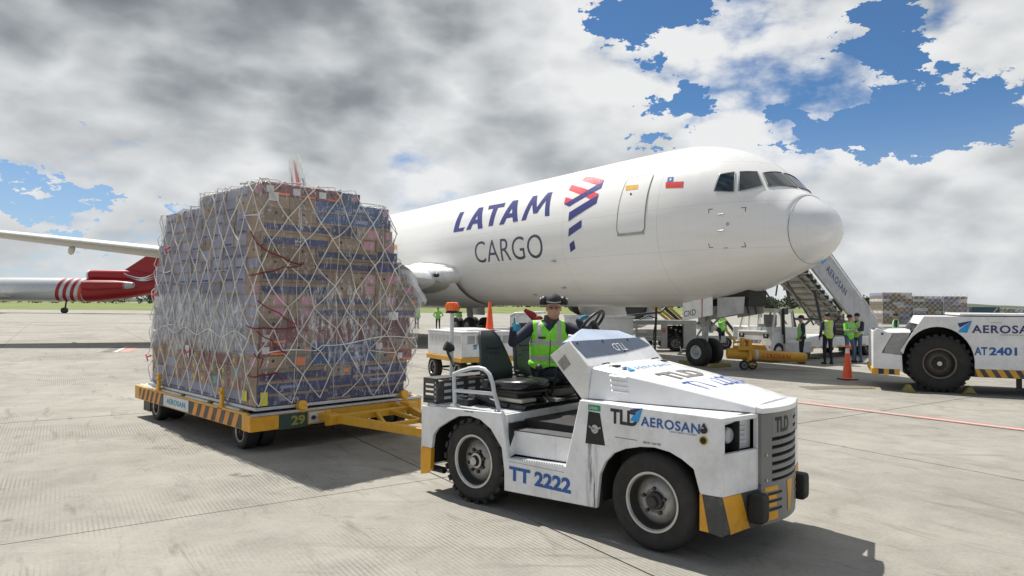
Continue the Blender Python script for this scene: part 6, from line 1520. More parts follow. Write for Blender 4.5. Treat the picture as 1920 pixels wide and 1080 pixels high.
b = MB(); b.cyl((-1.22, -.006, 1.36), (-1.22, .0, 1.36), .028); b.build('filler_cap', M_black, at)
for k in range(5):
    x0 = -1.42 + k * .115; b = MB(); b.box(x0, x0 + .113, -.005, .045, .385 if k % 2 else .375, .52); b.build('bumper_block', M_yelf if k % 2 == 0 else M_black, at, bevel=.006)
b = MB(); b.box(-1.45, -1.40, 0.05, AW, .38, .52); b.build('front_bumper', M_yelf, at, bevel=.006)
b = MB(); b.box(.70, 1.80, -.002, .045, .41, .60); sp = b.build('lower_skirt', M_stripe, at, bevel=.004)
for k in range(5):
    a = .66 + k * .235; b = MB(); b.prism([(max(.70, a + .10), .415), (min(1.7, a + .225), .415), (min(1.7, max(.70, a + .12)), .595), (max(.70, a - .005), .595)], 'y', -.007, -.002); b.build('hazard_stripe', M_yelf, sp)
b = MB(); dart(b, (.36, -.005, 1.42), (1, 0, 0), (0, 0, 1), .29); b.build('dart_emblem', [M_navy, M_lblue], at, smooth=False)
b = MB(); b.text('AEROSAN', (.645, -.005, 1.425), (1, 0, .01), (0, 0, 1), .185, 1.32, bold=.025, space=1.12); b.build('side_lettering', M_navy, at, smooth=False)
b = MB(); b.text('ASISTENCIA EN TIERRA', (1.20, -.005, 1.385), (1, 0, .01), (0, 0, 1), .022, .7); b.text('2024-03', (1.02, -.005, 1.665), (1, 0, .01), (0, 0, 1), .02, .22); b.build('side_small_print', M_gprint, at, smooth=False)
b = MB(); b.text('AT', (.69, -.005, .915), (1, 0, .02), (0, 0, 1), .19, .26, bold=.03); b.text('2401', (.985, -.005, .92), (1, 0, .02), (0, 0, 1), .19, .54, bold=.035); b.build('side_lettering', M_blue, at, smooth=False)
for x in (0, WB):
    for y, s_ in ((.26, -1), (AW - .26, 1)): wheel_part(at, (x, y + (.02 if y < 1 else -.02), .685), .675, .42, .345, 'plain', s_, nuts=8, n=56, lugs=26, rimmat=mat('rusty_rim', (.16, .14, .12), .6, .2, dirt=.6, dcol=(.07, .05, .035)) if True else None)
for k, (x, y, lb) in enumerate(((-.66, .08, 'small chock ahead of the big tractor wheel'), (.60, .02, 'larger chock behind the big tractor wheel'))):
    p = QO + Matrix.Rotation(QANG, 3, 'Z') @ Vector((x, y, 0)); c_ = thing('wheel_chock', lb, 'wheel chock', p, QANG + (0 if k else pi), 'chocks under the big tractor wheel')
    b = MB(); b.prism([(-.14, 0), (.14, 0), (.03, .17), (-.03, .17)], 'y', -.16, .30); b.build('wedge', M_chock, c_, bevel=.008)
    b = MB(); b.box(-.10, .10, -.168, -.16, .03, .05); b.tube([(-.02, .0, .17), (-.02, .04, .20), (-.02, .08, .17)], .008); b.build('handle', M_dark, c_)
# ---------------------------------------------------------------- cones
M_cone = mat('orange_cone_plastic', (.85, .115, .03), .42, dirt=.18, dcol=(.25, .07, .04)); M_refl = mat('white_reflective_sleeve', (.75, .72, .68), .4, dirt=.3)
def cone(label_, p, h=.92, sleeve=True, base=.40):
    t = thing('traffic_cone', label_, 'traffic cone', p, .2, 'orange traffic cones')
    b = MB(); b.lathe([(base * .47, .03), (base * .38, .05), (base * .34, .07), (.035, h - .01), (.028, h), (0, h)], (0, 0, 0), (0, 0, 1), 28); b.build('body', M_cone, t, angle=40)
    b = MB(); b.box(-base / 2, base / 2, -base / 2, base / 2, 0, .035); b.build('base', M_cone if not sleeve else M_dark, t, bevel=.01)
    if sleeve:
        f_ = lambda z: base * .34 + (.035 - base * .34) * (z - .07) / (h - .08); b = MB(); b.lathe([(f_(h * .76) + .003, h * .76), (f_(h * .90) + .003, h * .90)], (0, 0, 0), (0, 0, 1), 28); b.build('reflective_sleeve', M_refl, t, angle=40)
    return t
cone('orange cone standing on the concrete before the crew by the stairs', (8.48, 19.04, 0), .96)
cone('tall orange cone standing on top of the vented white cart', (-1.33, 18.0, 1.30), .76, False, .30)
# ---------------------------------------------------------------- vented white cart on a yellow chassis
ca = atan2(-.835, .55)
ct = thing('vented_cart', 'white slatted equipment cart on a yellow chassis behind the tractor seat', 'equipment cart', (-3.06, 18.72, 0), ca)
b = MB(); b.box(0, 2.05, 0, 1.5, .66, 1.27); cb_ = b.build('body', M_whiteb, ct, bevel=.02)
b = MB(); b.box(.0, 2.08, -.02, 1.52, 1.27, 1.31); b.box(.2, 1.7, .3, 1.3, 1.31, 1.345); b.build('lid', M_white, cb_, bevel=.01)
vm_ = MB(); vm_.box(0, .20, -.006, 0, 0, .20); vme = vm_.mesh('vent'); 
for k in range(8):
    o = link('vent', vme, cb_, M_lgrey if True else M_grey); o.location = (.10 + k * .235, -.001, 1.00)
    
for k in range(5): b = MB(); b.box(2.051, 2.056, .15 + k * .25, .35 + k * .25, 1.0, 1.2); b.build('vent', M_grey, cb_)
b = MB(); b.box(-.02, 2.08, -.03, 1.53, .54, .66); b.build('chassis', M_yelf, ct, bevel=.01)
b = MB(); dart(b, (2.052, .30, .86), (0, 1, 0), (0, 0, 1), .14); b.build('emblem', [M_navy, M_lblue], cb_, smooth=False)
for x in (.28, 1.75):
    for y, s_ in ((.1, -1), (1.4, 1)): wheel_part(ct, (x, y, .30), .30, .18, .17, 'plain', s_, nuts=4, n=28)
    b = MB(); b.cyl((x, .1, .30), (x, 1.4, .30), .03); b.tube([(x, .2, .3), (x + .15, .2, .54)], .025); b.tube([(x, .2, .3), (x - .15, .2, .54)], .025); b.build('axle', M_dark, ct)
b = MB(); b.tube([(.28, .12, .28), (1.75, .12, .28)], .018); b.build('tie_rod', M_dark, ct)
b = MB(); b.loft([[(-.08, .1 + .1 * k, .62), (-.10 + .02 * (k % 2), .1 + .1 * k, .95), (-.03, .1 + .1 * k, 1.12)] for k in range(9)], closed=False, caps=False); b.build('red_cover', M_redp, ct, recalc=False)
# white utility vehicle behind the driver
uv = thing('service_vehicle', 'white boxy service vehicle with a small dark window behind the driver', 'service vehicle', (-.2, 21.6, 0), R(-8))
b = MB(); b.box(-.78, 1.9, 0, 1.3, .45, 1.05); b.box(-.78, -.72, 0, 1.3, 1.05, 1.64); b.prism([(-.78, 1.05), (-.50, 1.05), (-.50, 1.55), (-.62, 1.75), (-.78, 1.66)], 'y', .0, .04); b.prism([(-.78, 1.66), (-.62, 1.75), (.2, 1.78), (.2, 1.70), (-.78, 1.60)], 'y', 0, 1.3); b.box(-.12, -.05, 0, .04, 1.05, 1.72); b.box(-.5, -.12, .0, .04, 1.42, 1.72); b.build('body', M_whiteb, uv, bevel=.02)
b = MB(); b.box(-.70, -.56, -.006, 0, 1.12, 1.40); b.box(-.5, -.12, .02, .03, 1.05, 1.42); b.build('window', M_glassd, uv)
b = MB(); b.box(-1.45, -1.38, .1, .16, .4, 1.22); b.box(-.86, -.78, .1, .16, .2, 1.3); b.box(-1.45, -.8, .1, .16, 1.18, 1.26); b.box(-1.45, -.8, .1, .16, .86, .94); b.box(-1.16, -1.1, .1, .16, .9, 1.2); b.box(-1.38, -.86, .12, .15, .25, .86); b.build('frame', M_whiteb, uv, bevel=.008)
b = MB(); b.box(-1.36, -1.2, .115, .14, .96, 1.15); b.build('red_panel', M_redp, uv); b = MB(); b.box(-1.08, -.88, .115, .14, .96, 1.15); b.box(-.75, -.2, -.02, 0, .78, .92); b.build('dark_panel', M_grey, uv)
b = MB(); b.text('13', (-1.2, .112, .55), (1, 0, 0), (0, 0, 1), .16, .2, bold=.02); b.build('lettering', M_blue, uv, smooth=False)
b = MB(); b.box(-.9, 1.9, .05, 1.2, .30, .44); b.ell((-.75, -.1, .42), (.22, .14, .10)); b.tube([(-.95, -.05, .42), (-.75, -.2, .55), (-.5, -.1, .7)], .03); b.build('chassis', M_yelf, uv, bevel=.01)
for x in (-.4, 1.4):
    for y, s_ in ((.1, -1), (1.2, 1)): wheel_part(uv, (x, y, .28), .28, .18, .15, 'plain', s_, nuts=4, n=24)
# long white box trailer behind the steering wheel
wb = thing('white_box_trailer', 'plain long white box trailer with a thin lid behind the steering wheel', 'trailer', (.95, 26.0, 0), 0)
b = MB(); b.box(0, 2.55, 0, 1.4, .55, 1.52); b.build('body', M_whiteb, wb, bevel=.02); b = MB(); b.box(-.04, 2.62, -.04, 1.44, 1.52, 1.60); b.build('lid', M_white, wb, bevel=.015)
b = MB(); b.box(.1, 2.45, .1, 1.3, .40, .54); b.build('chassis', M_dark, wb)
for x in (.4, 2.1):
    for y, s_ in ((.1, -1), (1.3, 1)): wheel_part(wb, (x, y, .28), .28, .18, .15, 'plain', s_, nuts=4, n=24)
# grey open ground power unit
gp = thing('ground_power_unit', 'grey open framed ground power unit with a wheel inside, left of the nose wheels', 'power unit', (4.15, 30.2, 0), R(-3))
b = MB(); b.box(0, 2.65, 0, .08, 1.16, 1.36); b.box(0, 2.65, 1.3, 1.38, 1.16, 1.36); b.box(0, 2.65, .08, 1.3, 1.30, 1.34); b.box(1.12, 1.40, 0, .06, .12, 1.16); b.box(2.10, 2.65, 0, .06, .15, 1.16); b.box(0, .1, 0, .06, .3, 1.16); b.box(0, 1.12, .02, .06, .45, .95); b.box(2.1, 2.65, .06, 1.3, .3, 1.1); b.build('housing', M_grey, gp, bevel=.015)
b = MB(); b.box(.05, 1.1, .0, .02, .62, .66); b.box(.1, .5, -.01, .02, .8, .92); b.text('GPU 14', (.9, -.012, 1.23), (1, 0, 0), (0, 0, 1), .07, .4) if False else None; b.build('panel_trim', M_lgrey, gp)
b = MB(); b.box(1.42, 2.08, .5, 1.2, .35, 1.1); b.cyl((1.5, .4, .7), (2.0, .4, .7), .14); b.tube([(1.5, .3, 1.0), (1.7, .2, .8), (1.95, .3, .95)], .03); b.tube([(1.6, .25, .6), (1.8, .2, .9)], .02); b.build('engine', M_under, gp, bevel=.01)
b = MB(); b.ell((1.25, -.01, .92), (.09, .012, .11), 12, 8); b.build('red_emblem', mat('faded_red', (.45, .12, .09), .5), gp)
b = MB(); b.box(1.55, 1.62, .2, .26, 1.0, 1.06); b.box(1.75, 1.83, .2, .24, .92, .97); b.box(1.95, 2.0, .2, .24, .85, .9); b.build('fittings', M_chrome, gp)
wheel_part(gp, (1.78, .18, .34), .36, .2, .18, 'plain', -1, nuts=5, n=28); wheel_part(gp, (.5, .9, .34), .34, .2, .18, 'plain', -1, nuts=5, n=28)
b = MB(); b.tube([(.2, .3, 1.36), (.6, .2, 1.55), (1.0, .3, 1.42)], .03); b.tube([(-.5, .6, 1.5), (.4, .5, 1.62), (1.2, .8, 1.7), (1.5, .9, 2.0)], .05); b.build('power_cable', M_black, gp)
# black mast with a small white disc
ms = thing('equipment_mast', 'thin black mast with a pale disc rising from the grey power unit to the belly', 'mast', (4.95, 29.6, 0))
b = MB(); b.tube([(-.04, 0, 0), (0, 0, 1.2), (.04, 0, 2.45)], .05); b.tube([(-.12, 0, .1), (-.1, 0, .8), (.02, 0, 1.5)], .02); b.box(-.16, .2, -.06, .06, 2.42, 2.48); b.build('pole', M_black, ms)
b = MB(); b.lathe([(0, 0), (.16, .0), (.2, .02), (.16, .04), (0, .05)], (.22, 0, 2.22), (.2, -1, .1), 20); b.build('disc', M_lgrey, ms, angle=50)
# cargo loader under the belly: yellow scissor beams
cl = thing('cargo_loader', 'low loader with yellow crossed beams standing under the aircraft belly', 'cargo loader', (5.3, 32.2, 0), R(-4))
b = MB(); b.box(0, 3.9, 0, 1.6, .45, .62); b.box(1.2, 3.3, -.1, .0, .30, .62); b.build('base', M_grey, cl, bevel=.02)
for k, (p, q) in enumerate((((-.2, 0, 2.2), (1.2, 0, 1.1)), ((.35, 0, 2.25), (1.5, 0, 1.2)), ((2.55, 0, 1.80), (3.75, 0, .35)), ((-.2, 1.5, 2.1), (1.2, 1.5, 1.0)), ((2.2, 1.5, 1.9), (3.5, 1.5, .5)))):
    b = MB(); bar(b, p, q, .10, .16); b.build('yellow_beam', mat('dirty_yellow', (.42, .30, .05), .5, dirt=.4), cl, bevel=.01)
for (p, q) in (((.1, .1, 2.25), (1.4, .1, 1.1)), ((2.85, .1, 1.9), (4.05, .1, .4)), ((2.2, .1, 1.7), (3.5, .1, .3))): b = MB(); bar(b, p, q, .1, .2); b.build('dark_beam', M_dark, cl)
b = MB(); b.cyl((1.9, .2, 1.1), (2.9, .2, 1.0), .18); b.cyl((2.9, .2, 1.0), (3.1, .2, 1.0), .1); b.build('hydraulic_tank', M_lgrey, cl)
for x in (.5, 3.3): wheel_part(cl, (x, .1, .3), .3, .2, .15, 'plain', -1, nuts=4, n=20)
# ---------------------------------------------------------------- small cab tractor by the nose wheels
tr = thing('cab_tractor', 'small grey white push tractor with a glass cab by the nose wheels', 'cab tractor', (8.4, 25.6, 0), R(217))
b = MB(); b.hexa([(-.65, -.75, .40), (.80, -.75, .40), (.80, .75, .40), (-.65, .75, .40)], [(-.65, -.75, 1.08), (.70, -.75, 1.08), (.70, .75, 1.08), (-.65, .75, 1.08)]); b.build('nose_body', M_whiteb, tr, bevel=.03)
b = MB(); b.box(-1.9, -.64, -.75, .75, .30, .78); b.box(-1.6, .1, .74, .86, .28, .72); b.build('rear_body', M_lgrey, tr, bevel=.03)
b = MB()
for y in (-.72, .72):
    for (p, q) in (((.68, y, 1.08), (.46, y * .93, 1.86)), ((-.60, y, 1.08), (-.56, y * .93, 1.86)), ((.12, y, 1.08), (.10, y * .93, 1.86))): bar(b, p, q, .07, .07); b.tube([p, q], .035, 6)
for (p, q) in (((.68, -.72, 1.08), (.68, .72, 1.08)), ((.46, -.67, 1.84), (.46, .67, 1.84)), ((-.56, -.67, 1.84), (-.56, .67, 1.84)), ((.46, .67, 1.84), (-.56, .67, 1.84)), ((.46, -.67, 1.84), (-.56, -.67, 1.84))): b.tube([p, q], .045, 6)
b.tube([(.57, -.0, 1.08), (.46, 0, 1.84)], .03, 6); b.build('cab_frame', M_whiteb, tr, angle=30)
b = MB(); b.box(-.66, .52, -.70, .70, 1.86, 1.92); b.build('cab_roof', M_lgrey, tr, bevel=.02)
gm = bpy.data.materials.new('clear_cab_glass'); gm.use_nodes = True; gb = gm.node_tree.nodes['Principled BSDF']; gb.inputs['Base Color'].default_value = (.75, .8, .78, 1); gb.inputs['Alpha'].default_value = .22; gb.inputs['Roughness'].default_value = .05
b = MB(); b.add([(.66, -.68, 1.10), (.66, .68, 1.10), (.45, .63, 1.82), (.45, -.63, 1.82)], [(0, 1, 2, 3)]); b.build('windscreen', gm, tr, smooth=False)
b = MB(); b.add([(.60, .71, 1.12), (.15, .71, 1.12), (.14, .665, 1.80), (.44, .665, 1.80)], [(0, 1, 2, 3)]); b.add([(.08, .71, 1.12), (-.55, .71, 1.12), (-.52, .665, 1.80), (.07, .665, 1.80)], [(0, 1, 2, 3)]); b.build('side_window', gm, tr, smooth=False)
b = MB(); b.box(-.3, .1, -.3, .2, 1.0, 1.35); b.box(-.35, -.25, -.3, .2, 1.3, 1.7); b.tube([(.35, 0, 1.1), (.22, 0, 1.32)], .02); b.build('driver_seat', M_black, tr, bevel=.03)
for y in (-.52, .52): b = MB(); b.box(.78, .80, y - .11, y + .11, .86, 1.02); q = b.build('headlight_housing', M_black, tr, bevel=.005); b = MB(); b.lathe([(0, 0), (.05, 0), (.04, .015), (0, .02)], (.80, y, .94), (1, 0, 0), 14); b.build('headlight', M_chrome, q)
b = MB(); b.text('P9 2007', (.79, -.40, .66), (0, 1, 0), (-.1, 0, 1), .13, .72, bold=.03); b.build('number_lettering', M_navy, tr, smooth=False)
b = MB(); b.box(.05, .18, .75, .80, 1.0, 1.9); b.box(-.05, .2, .78, .88, 1.72, 1.95); b.tube([(.15, .8, 1.9), (.1, .82, .7), (-.1, .8, .6)], .04); b.build('mirror_arm', M_dark, tr, bevel=.005)
for x in (.35, -1.35):
    for y, s_ in ((.66, 1), (-.66, -1)): wheel_part(tr, (x, y, .36), .36, .2, .2, 'plain', s_, nuts=5, n=24)
b = MB(); b.box(.78, .95, -.5, .5, .42, .62); b.build('tow_block', M_yelf, tr, bevel=.01)
# ---------------------------------------------------------------- yellow towbar roller
tb = thing('yellow_towbar', 'thick yellow towbar on two small wheels in front of the cab tractor', 'towbar', (6.45, 21.65, 0), R(0))
b = MB(); b.lathe([(0, 0), (.15, 0), (.165, .02), (.165, 1.0), (.155, 2.42), (.14, 2.5), (0, 2.5)], (-.52, .25, .50), (1, 0, -.045), 28)
b.box(.10, .20, .02, .40, .30, .95); b.box(-.22, .24, .0, .5, .62, .74); b.box(-.1, .0, .1, .3, .6, 1.0); b.tube([(-.3, .3, .6), (-.3, .3, .85), (.3, .3, .9)], .035); b.build('tube', M_yelf, tb, angle=40)
b = MB(); b.lathe([(.168, 0), (.168, .10)], (.34, .25, .463), (1, 0, -.045), 28); b.build('band', M_lgrey, tb)
b = MB(); V, F = text2d('AEROSAN', .02, 1.1); vs_ = []
for p in V: 
    an = (p[1] / V[:, 1].max() - .5) * .8; x = .52 + p[0] / V[:, 0].max() * .92; vs_.append((x, .25 - .171 * cos(an), .46 - (x - .4) * .045 + .171 * sin(an)))
b.add(vs_, F); b.build('lettering', mat('dull_red_print', (.45, .05, .04), .5), tb, smooth=False)
for x in (0, .30):
    wheel_part(tb, (x - .05, .0 + x * .5, .155), .155, .09, .085, 'plain', -1, nuts=4, n=24)
b = MB(); b.box(-.1, .35, .06, .2, .15, .2); b.cyl((.1, .1, .15), (.1, .1, .4), .03); b.build('wheel_fork', M_yelf, tb)
b = MB(); b.cyl((1.96, .25, .39), (2.3, .25, .375), .03); b.lathe([(.05, -.02), (.09, -.02), (.09, .02), (.05, .02)], (2.38, .25, .37), (0, 0, 1), 16, closed=True); b.build('tow_head', M_dark, tb)
for k, (x, y, lb) in enumerate(((5.15, 23.45, 'olive yellow chock left of the aircraft nose wheels'), (5.85, 22.55, 'long olive yellow chock in front of the aircraft nose wheels'))):
    c_ = thing('wheel_chock', lb, 'wheel chock', (x, y, 0), AANG + R(90) if k else AANG, 'chocks under the aircraft nose wheels'); b = MB(); b.prism([(-.55, 0), (.55, 0), (.5, .13), (-.5, .13)], 'y', -.08, .08); b.build('bar', M_chock, c_, bevel=.02)
    b = MB(); b.tube([(-.2, 0, .13), (-.1, 0, .19), (.1, 0, .19), (.2, 0, .13)], .01); b.build('handle', M_dark, c_)
# ---------------------------------------------------------------- passenger stairs on the far side of the nose
st = thing('passenger_stairs', 'grey mobile passenger stairs lettered AEROSAN rising behind the aircraft nose', 'passenger stairs', AO, AANG)
X0, X1 = -1.25, .25
def zs(y): return 3.72 - .70 * (y - 6.0)
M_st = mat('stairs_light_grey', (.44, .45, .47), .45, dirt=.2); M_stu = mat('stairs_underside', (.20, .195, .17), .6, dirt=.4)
ribs = mat('stairs_rib', (.30, .29, .26), .6)
for x in (X0, X1):
    b = MB(); b.prism([(5.2, 3.72), (6.0, 3.66), (11.1, .12), (11.1, 1.40), (6.1, 4.95), (5.2, 4.98)], 'x', x - .02, x + .02); sp_ = b.build('side_panel', M_st, st, bevel=.01)
    for yy in (7.6, 9.2, 10.4): b = MB(); b.box(x + .02, x + .028, yy - .015, yy + .015, zs(yy) + .05, zs(yy) + 1.2); b.build('panel_rib', M_lgrey, sp_)
    b = MB(); b.tube([(x, 5.2, 5.06), (x, 6.15, 5.03), (x, 11.1, 1.50)], .03, 8); b.build('handrail', M_lgrey, sp_)
    b = MB(); b.prism([(5.0, 3.50), (6.0, 3.48), (11.1, -.0 + .05), (11.1, .22), (6.0, 3.70), (5.0, 3.70)], 'x', x - .05, x + .05); b.build('stringer', M_st, st)
b = MB(); V, F = text2d('AEROSAN', .02, 1.15); sd2 = Vector((0, 1, -.70)).normalized(); up2 = Vector((0, .70, 1)).normalized()
o_ = Vector((X1 + .024, 6.98, zs(6.98) + .42)); b.add([o_ + sd2 * (p[0] / V[:, 0].max() * 1.75) + up2 * (p[1] / V[:, 1].max() * .30) for p in V], F)
b.build('lettering', M_navy, st, smooth=False)
b = MB(); dart(b, Vector((X1 + .024, 6.55, zs(6.55) + .46)), sd2, up2, .36); b.build('dart_emblem', [M_navy, M_lblue], st, smooth=False)
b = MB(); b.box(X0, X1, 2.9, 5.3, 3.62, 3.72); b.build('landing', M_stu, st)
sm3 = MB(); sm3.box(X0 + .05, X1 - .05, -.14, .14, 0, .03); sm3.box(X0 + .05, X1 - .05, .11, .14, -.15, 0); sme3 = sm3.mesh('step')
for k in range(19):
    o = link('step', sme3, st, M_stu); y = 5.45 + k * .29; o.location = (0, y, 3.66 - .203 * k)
for k in range(4): b = MB(); b.box(X0 + .1, X1 - .1, 3.2 + k * .55, 3.28 + k * .55, 3.54, 3.62); b.build('landing_beam', ribs, st)
b = MB()
for x in (X0 + .3, X1 - .3): bar(b, (x, 5.0, 3.5), (x, 11.0, -.0 + .02), .08, .14)
b.build('inner_stringer', M_stu, st)
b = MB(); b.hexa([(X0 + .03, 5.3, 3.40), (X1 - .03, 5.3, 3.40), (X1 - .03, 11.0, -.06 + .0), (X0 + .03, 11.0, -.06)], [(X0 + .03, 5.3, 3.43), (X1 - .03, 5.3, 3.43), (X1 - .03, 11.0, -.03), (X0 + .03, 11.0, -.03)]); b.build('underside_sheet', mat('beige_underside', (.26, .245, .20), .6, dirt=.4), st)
for k in range(14): y_ = 5.6 + k * .38; b = MB(); b.box(X0 + .04, X1 - .04, y_ - .03, y_ + .03, 3.34 - .612 * (y_ - 5.3) - .03, 3.40 - .612 * (y_ - 5.3)); b.build('underside_rib', ribs, st)
b = MB()
for x in (X0 + .15, X1 - .15): b.tube([(x, 6.2, 3.3), (x, 7.2, .7)], .06); b.tube([(x, 8.6, 1.7), (x, 6.6, .7)], .05); b.tube([(x, 4.2, 3.6), (x, 3.9, 2.4)], .03); b.tube([(x, 4.0, 3.5), (x, 6.4, 1.3)], .035)
b.tube([(X0 + .15, 6.9, 1.5), (X1 - .15, 6.9, 1.5)], .05); b.build('strut', M_dark, st)
b = MB(); b.box(X0 - .35, X1 + .35, 3.9, 11.4, .42, .82); b.box(X0 - .35, X1 + .35, 3.6, 4.6, .82, 1.25); b.build('chassis', M_whiteb, st, bevel=.03)
b = MB()
for k in range(9): b.box(X1 + .352, X1 + .356, 5.4 + k * .62, 5.7 + k * .62, .42, .50)
b.build('hazard_marks', M_yelf, st); b = MB(); b.box(X1 + .352, X1 + .358, 8.0, 8.4, .30, .44); b.box(X1 + .352, X1 + .358, 10.6, 11.2, .30, .44); b.build('red_reflector', M_redp, st)
for y in (5.0, 9.9):
    for x, s_ in ((X0 - .1, -1), (X1 + .1, 1)):
        w_ = wheel_part(st, (0, 0, 0), .40, .22, .22, 'plain', -1, nuts=5, n=24); w_.rotation_euler = (0, 0, R(90) * s_); w_.location = (x, y, .40)
# ---------------------------------------------------------------- far freight piles
def netted(label_, p, w, h, seed, d=2.6, rot=0):
    t = thing('wrapped_freight', label_, 'freight pallet', p, rot, 'wrapped freight stacks behind the big tractor'); r_ = random.Random(seed)
    rows_ = int(h / .30)
    for k in range(rows_):
        x = 0; 
        while x < w - .3:
            ww = min(r_.uniform(.7, 1.5), w - x); b = MB(); m_ = r_.choice([K_kraft, K_pale, K_gr, K_gr, M_fpale]); b.box(x, x + ww - .03, r_.uniform(-.04, .04), d, .5 + k * .30, .5 + k * .30 + .28); b.build('carton_row', m_, t); x += ww
    b = MB()
    for i in range(int(w / .55) + 1):
        for j in range(int(h / .5) + 1):
            x0, z0 = i * .55, .5 + j * .5
            for dx in (-.275, .275): b.tube([(min(w, max(0, x0)), -.08, z0), (min(w, max(0, x0 + dx)), -.08, min(.5 + h, z0 + .25))], .014, 4); b.tube([(min(w, max(0, x0 + dx)), -.08, min(.5 + h, z0 + .25)), (min(w, max(0, x0)), -.08, min(.5 + h, z0 + .5))], .014, 4)
    b.build('net', M_rope, t, kind='stuff'); b = MB(); b.box(0, w, 0, d, .3, .48); b.build('pallet', M_grey, t)
M_fpale = mat('silvery_wrap', (.50, .50, .50), .4, var=.3)
netted('leftmost wrapped freight stack beyond the big tractor, brownest of the three', (34.2, 69, 0), 3.1, 3.0, 1); netted('middle wrapped freight stack of the three beyond the big tractor', (37.35, 69.1, 0), 2.9, 2.9, 2); netted('rightmost grey wrapped freight stack of the three beyond the big tractor', (40.3, 69, 0), 2.5, 2.95, 3)
cn = thing('freight_container', 'dark teal cargo container seen just above the big tractor deck', 'container', (45.1, 72, 0)); b = MB(); b.box(0, 2.9, 0, 2, .4, 2.14); b.box(2.4, 2.46, -.02, 0, .4, 2.1); b.build('shell', mat('dark_teal', (.03, .075, .10), .5), cn, bevel=.04)
b = MB(); b.prism([(2.2, 1.6), (2.35, 1.6), (2.75, 2.08), (2.6, 2.08)], 'y', -.02, 0); b.build('stripe', M_lgrey, cn)
netted('low grey freight stack at the far right behind the dark container', (48.3, 72, 0), 3.6, 1.55, 5)
b = MB(); b.box(0, .5, 0, 1, .4, 2.05); t_ = thing('service_cabinet', 'narrow pale cabinet left of the dark teal container', 'cabinet', (44.3, 72, 0)); b.build('cabinet_body', mat('pale_pink_paint', (.5, .38, .34), .6), t_)
# ---------------------------------------------------------------- red trijet at the far left
M_cab = mat('black_rubber_cable', (.02, .02, .02), .6)
hs = thing('ground_cable', 'black cable lying on the concrete from the grey power unit to the nose gear', 'cable', (0, 0, 0)); hs.location = (5.9, 29.9, 0); b = MB(); b.tube([(0, .2, .9), (.1, -.2, .3), (.1, -.6, .03), (-.3, -1.8, .03), (.2, -3.2, .03), (-.1, -4.6, .03), (-.3, -5.8, .05), (-.35, -6.3, .9)], .03, 8); b.build('cable', M_cab, hs, angle=60)
rj = thing('red_tail_jet', 'far silver trijet with red and white striped tail below the big wing', 'aircraft', (-70, 108, 0), R(0))
M_sil = mat('silver_fuselage', (.52, .54, .55), .3, .2, var=.05); M_rtail = mat('crimson_tail_paint', (.30, .008, .012), .4); M_or2 = mat('orange_red_paint', (.50, .075, .02), .4); M_wt = mat('far_white_paint', (.72, .72, .72), .4)
def tubeprof(b, sts, n=28, mi=0): b.loft([[(x, hw * cos(t), zc + hh * sin(t)) for t in [2 * pi * q / n for q in range(n)]] for x, zc, hh, hw in sts], mi)
b = MB(); tubeprof(b, [(-34, 3.2, .1, .1), (-33, 3.3, 1.2, 1.2), (-30, 3.6, 1.8, 1.85), (-6, 3.65, 1.88, 1.88), (-1, 3.66, 1.88, 1.88)]); b.build('fuselage', M_sil, rj, angle=50)
b = MB(); tubeprof(b, [(-1, 3.66, 1.90, 1.90), (1.0, 3.72, 1.86, 1.88), (5.5, 3.95, 1.55, 1.6), (10, 4.25, .95, 1.0), (13.5, 4.45, .45, .5)]); b.build('tail_fuselage', M_rtail, rj, angle=50)
for k in range(4):
    x = -4.9 + k * 1.15; b = MB(); rings = []
    for q in range(9):
        t = R(-75 + 150 * q / 8); z = 3.66 + 1.9 * sin(t); y = -1.9 * cos(t); sh = .25 * (z - 3.66); rings.append([(x + sh, y - .02, z), (x + sh + .55, y - .02, z)])
    b.loft(rings, closed=False, caps=False); b.build('tail_stripe', M_rtail if k < 3 else M_or2, rj, recalc=False)
b = MB(); tubeprof(b, [(-.9, 6.0, .78, .75), (0, 6.05, .80, .8), (6, 5.9, .95, .7), (11, 5.2, .9, .5), (14, 4.7, .5, .45)]); b.build('centre_intake', M_rtail, rj, angle=50)
b = MB(); b.lathe([(.62, 0), (.8, 0), (.8, .25), (.62, .25)], (-.95, 0, 6.0), (1, 0, 0), 20, closed=True); b.text('NM727HK', (.4, -.84, 6.2), (1, 0, 0), (0, 0, 1), .35, 1.9) if False else None; b.build('intake_lip', M_wt, rj)
b = MB(); tubeprof(b, [(-.4, 4.35, .72, .7), (1, 4.35, .8, .8), (4.5, 4.4, .72, .72), (6.2, 4.4, .58, .58)]); b.v = [(x, y - 2.2, z) for x, y, z in b.v]; b.build('side_engine', M_rtail, rj, angle=50)
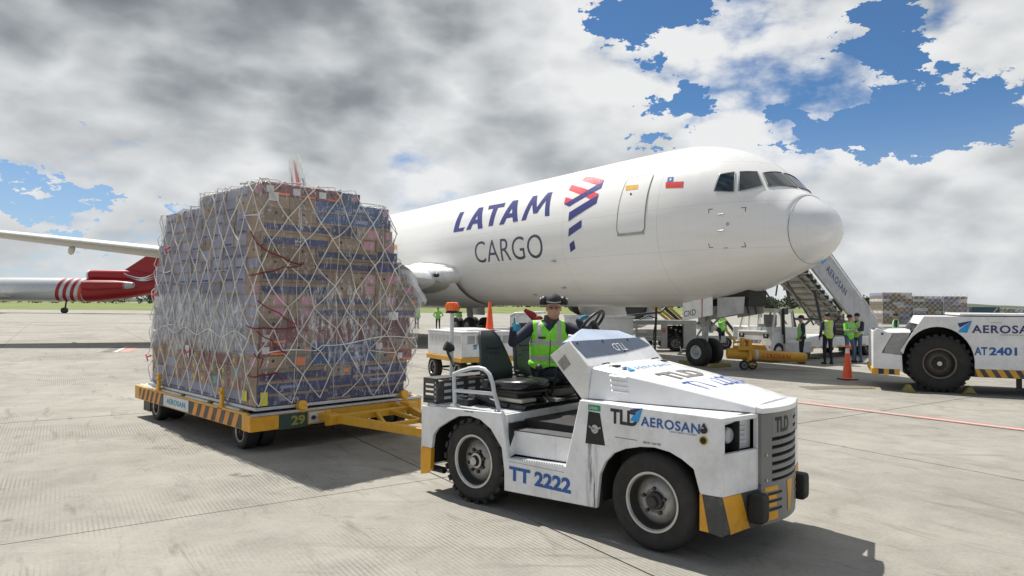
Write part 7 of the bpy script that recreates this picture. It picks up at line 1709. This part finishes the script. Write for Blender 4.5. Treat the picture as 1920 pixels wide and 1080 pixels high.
b = MB(); tubeprof(b, [(6.0, 4.40, .60, .60), (7.3, 4.42, .42, .42)]); b.v = [(x, y - 2.2, z) for x, y, z in b.v]; b.build('engine_exhaust', M_grey, rj, angle=50)
b = MB(); b.box(-.3, 5.2, -3.0, -2.9, 4.82, 4.94); b.build('white_line', M_wt, rj)
b = MB(); b.loft([[(4.4, .12, 6.7), (4.4, -.12, 6.7), (12.3, -.12, 5.2), (12.3, .12, 5.2)], [(9.9, .10, 10.4), (9.9, -.10, 10.4), (14.6, -.10, 10.4), (14.6, .10, 10.4)]]); b.build('tail_fin', M_rtail, rj)
b = MB(); b.loft([[(9.6, -5, 10.3), (12.2, -5, 10.3), (12.2, -5, 10.4), (9.6, -5, 10.4)], [(8.4, 0, 10.3), (13.2, 0, 10.3), (13.2, 0, 10.5), (8.4, 0, 10.5)], [(9.6, 5, 10.3), (12.2, 5, 10.3), (12.2, 5, 10.4), (9.6, 5, 10.4)]]); b.build('tailplane', M_wt, rj)
b = MB()
for w_, a0 in ((.28, 0), (.22, .35), (.16, .65)):
    pts = []
    for q in range(13):
        t = q / 12; pts.append((5.0 + 5.6 * t + a0 * .2, 6.35 - 1.6 * sin(pi * t * .62) + (2.2 + a0 * -1.2) * t * t - a0 * .3))
    b.loft([[(x, -.98, z - w_ * sin(pi * min(1, .1 + i / 12)) / 2), (x, -.98, z + w_ * sin(pi * min(1, .1 + i / 12)) / 2)] for i, (x, z) in enumerate(pts)], closed=False, caps=False)
b.build('bird_emblem', M_wt, rj, recalc=False)
for x in (-4, -22): b = MB(); b.cyl((x, -1.0, .4), (x, -.6, 2.2), .12); b.cyl((x, -1.3, .45), (x, -.8, .45), .45, n=18); b.build('landing_gear', M_dark, rj)
b = MB(); b.loft([[(-12, -1.5, 2.6), (-18, -1.5, 2.4), (-18, -1.5, 2.3), (-12, -1.5, 2.45)], [(-6, -15, 3.6), (-9, -15, 3.5), (-9, -15, 3.45), (-6, -15, 3.5)]]); b.build('wing', M_wing, rj)
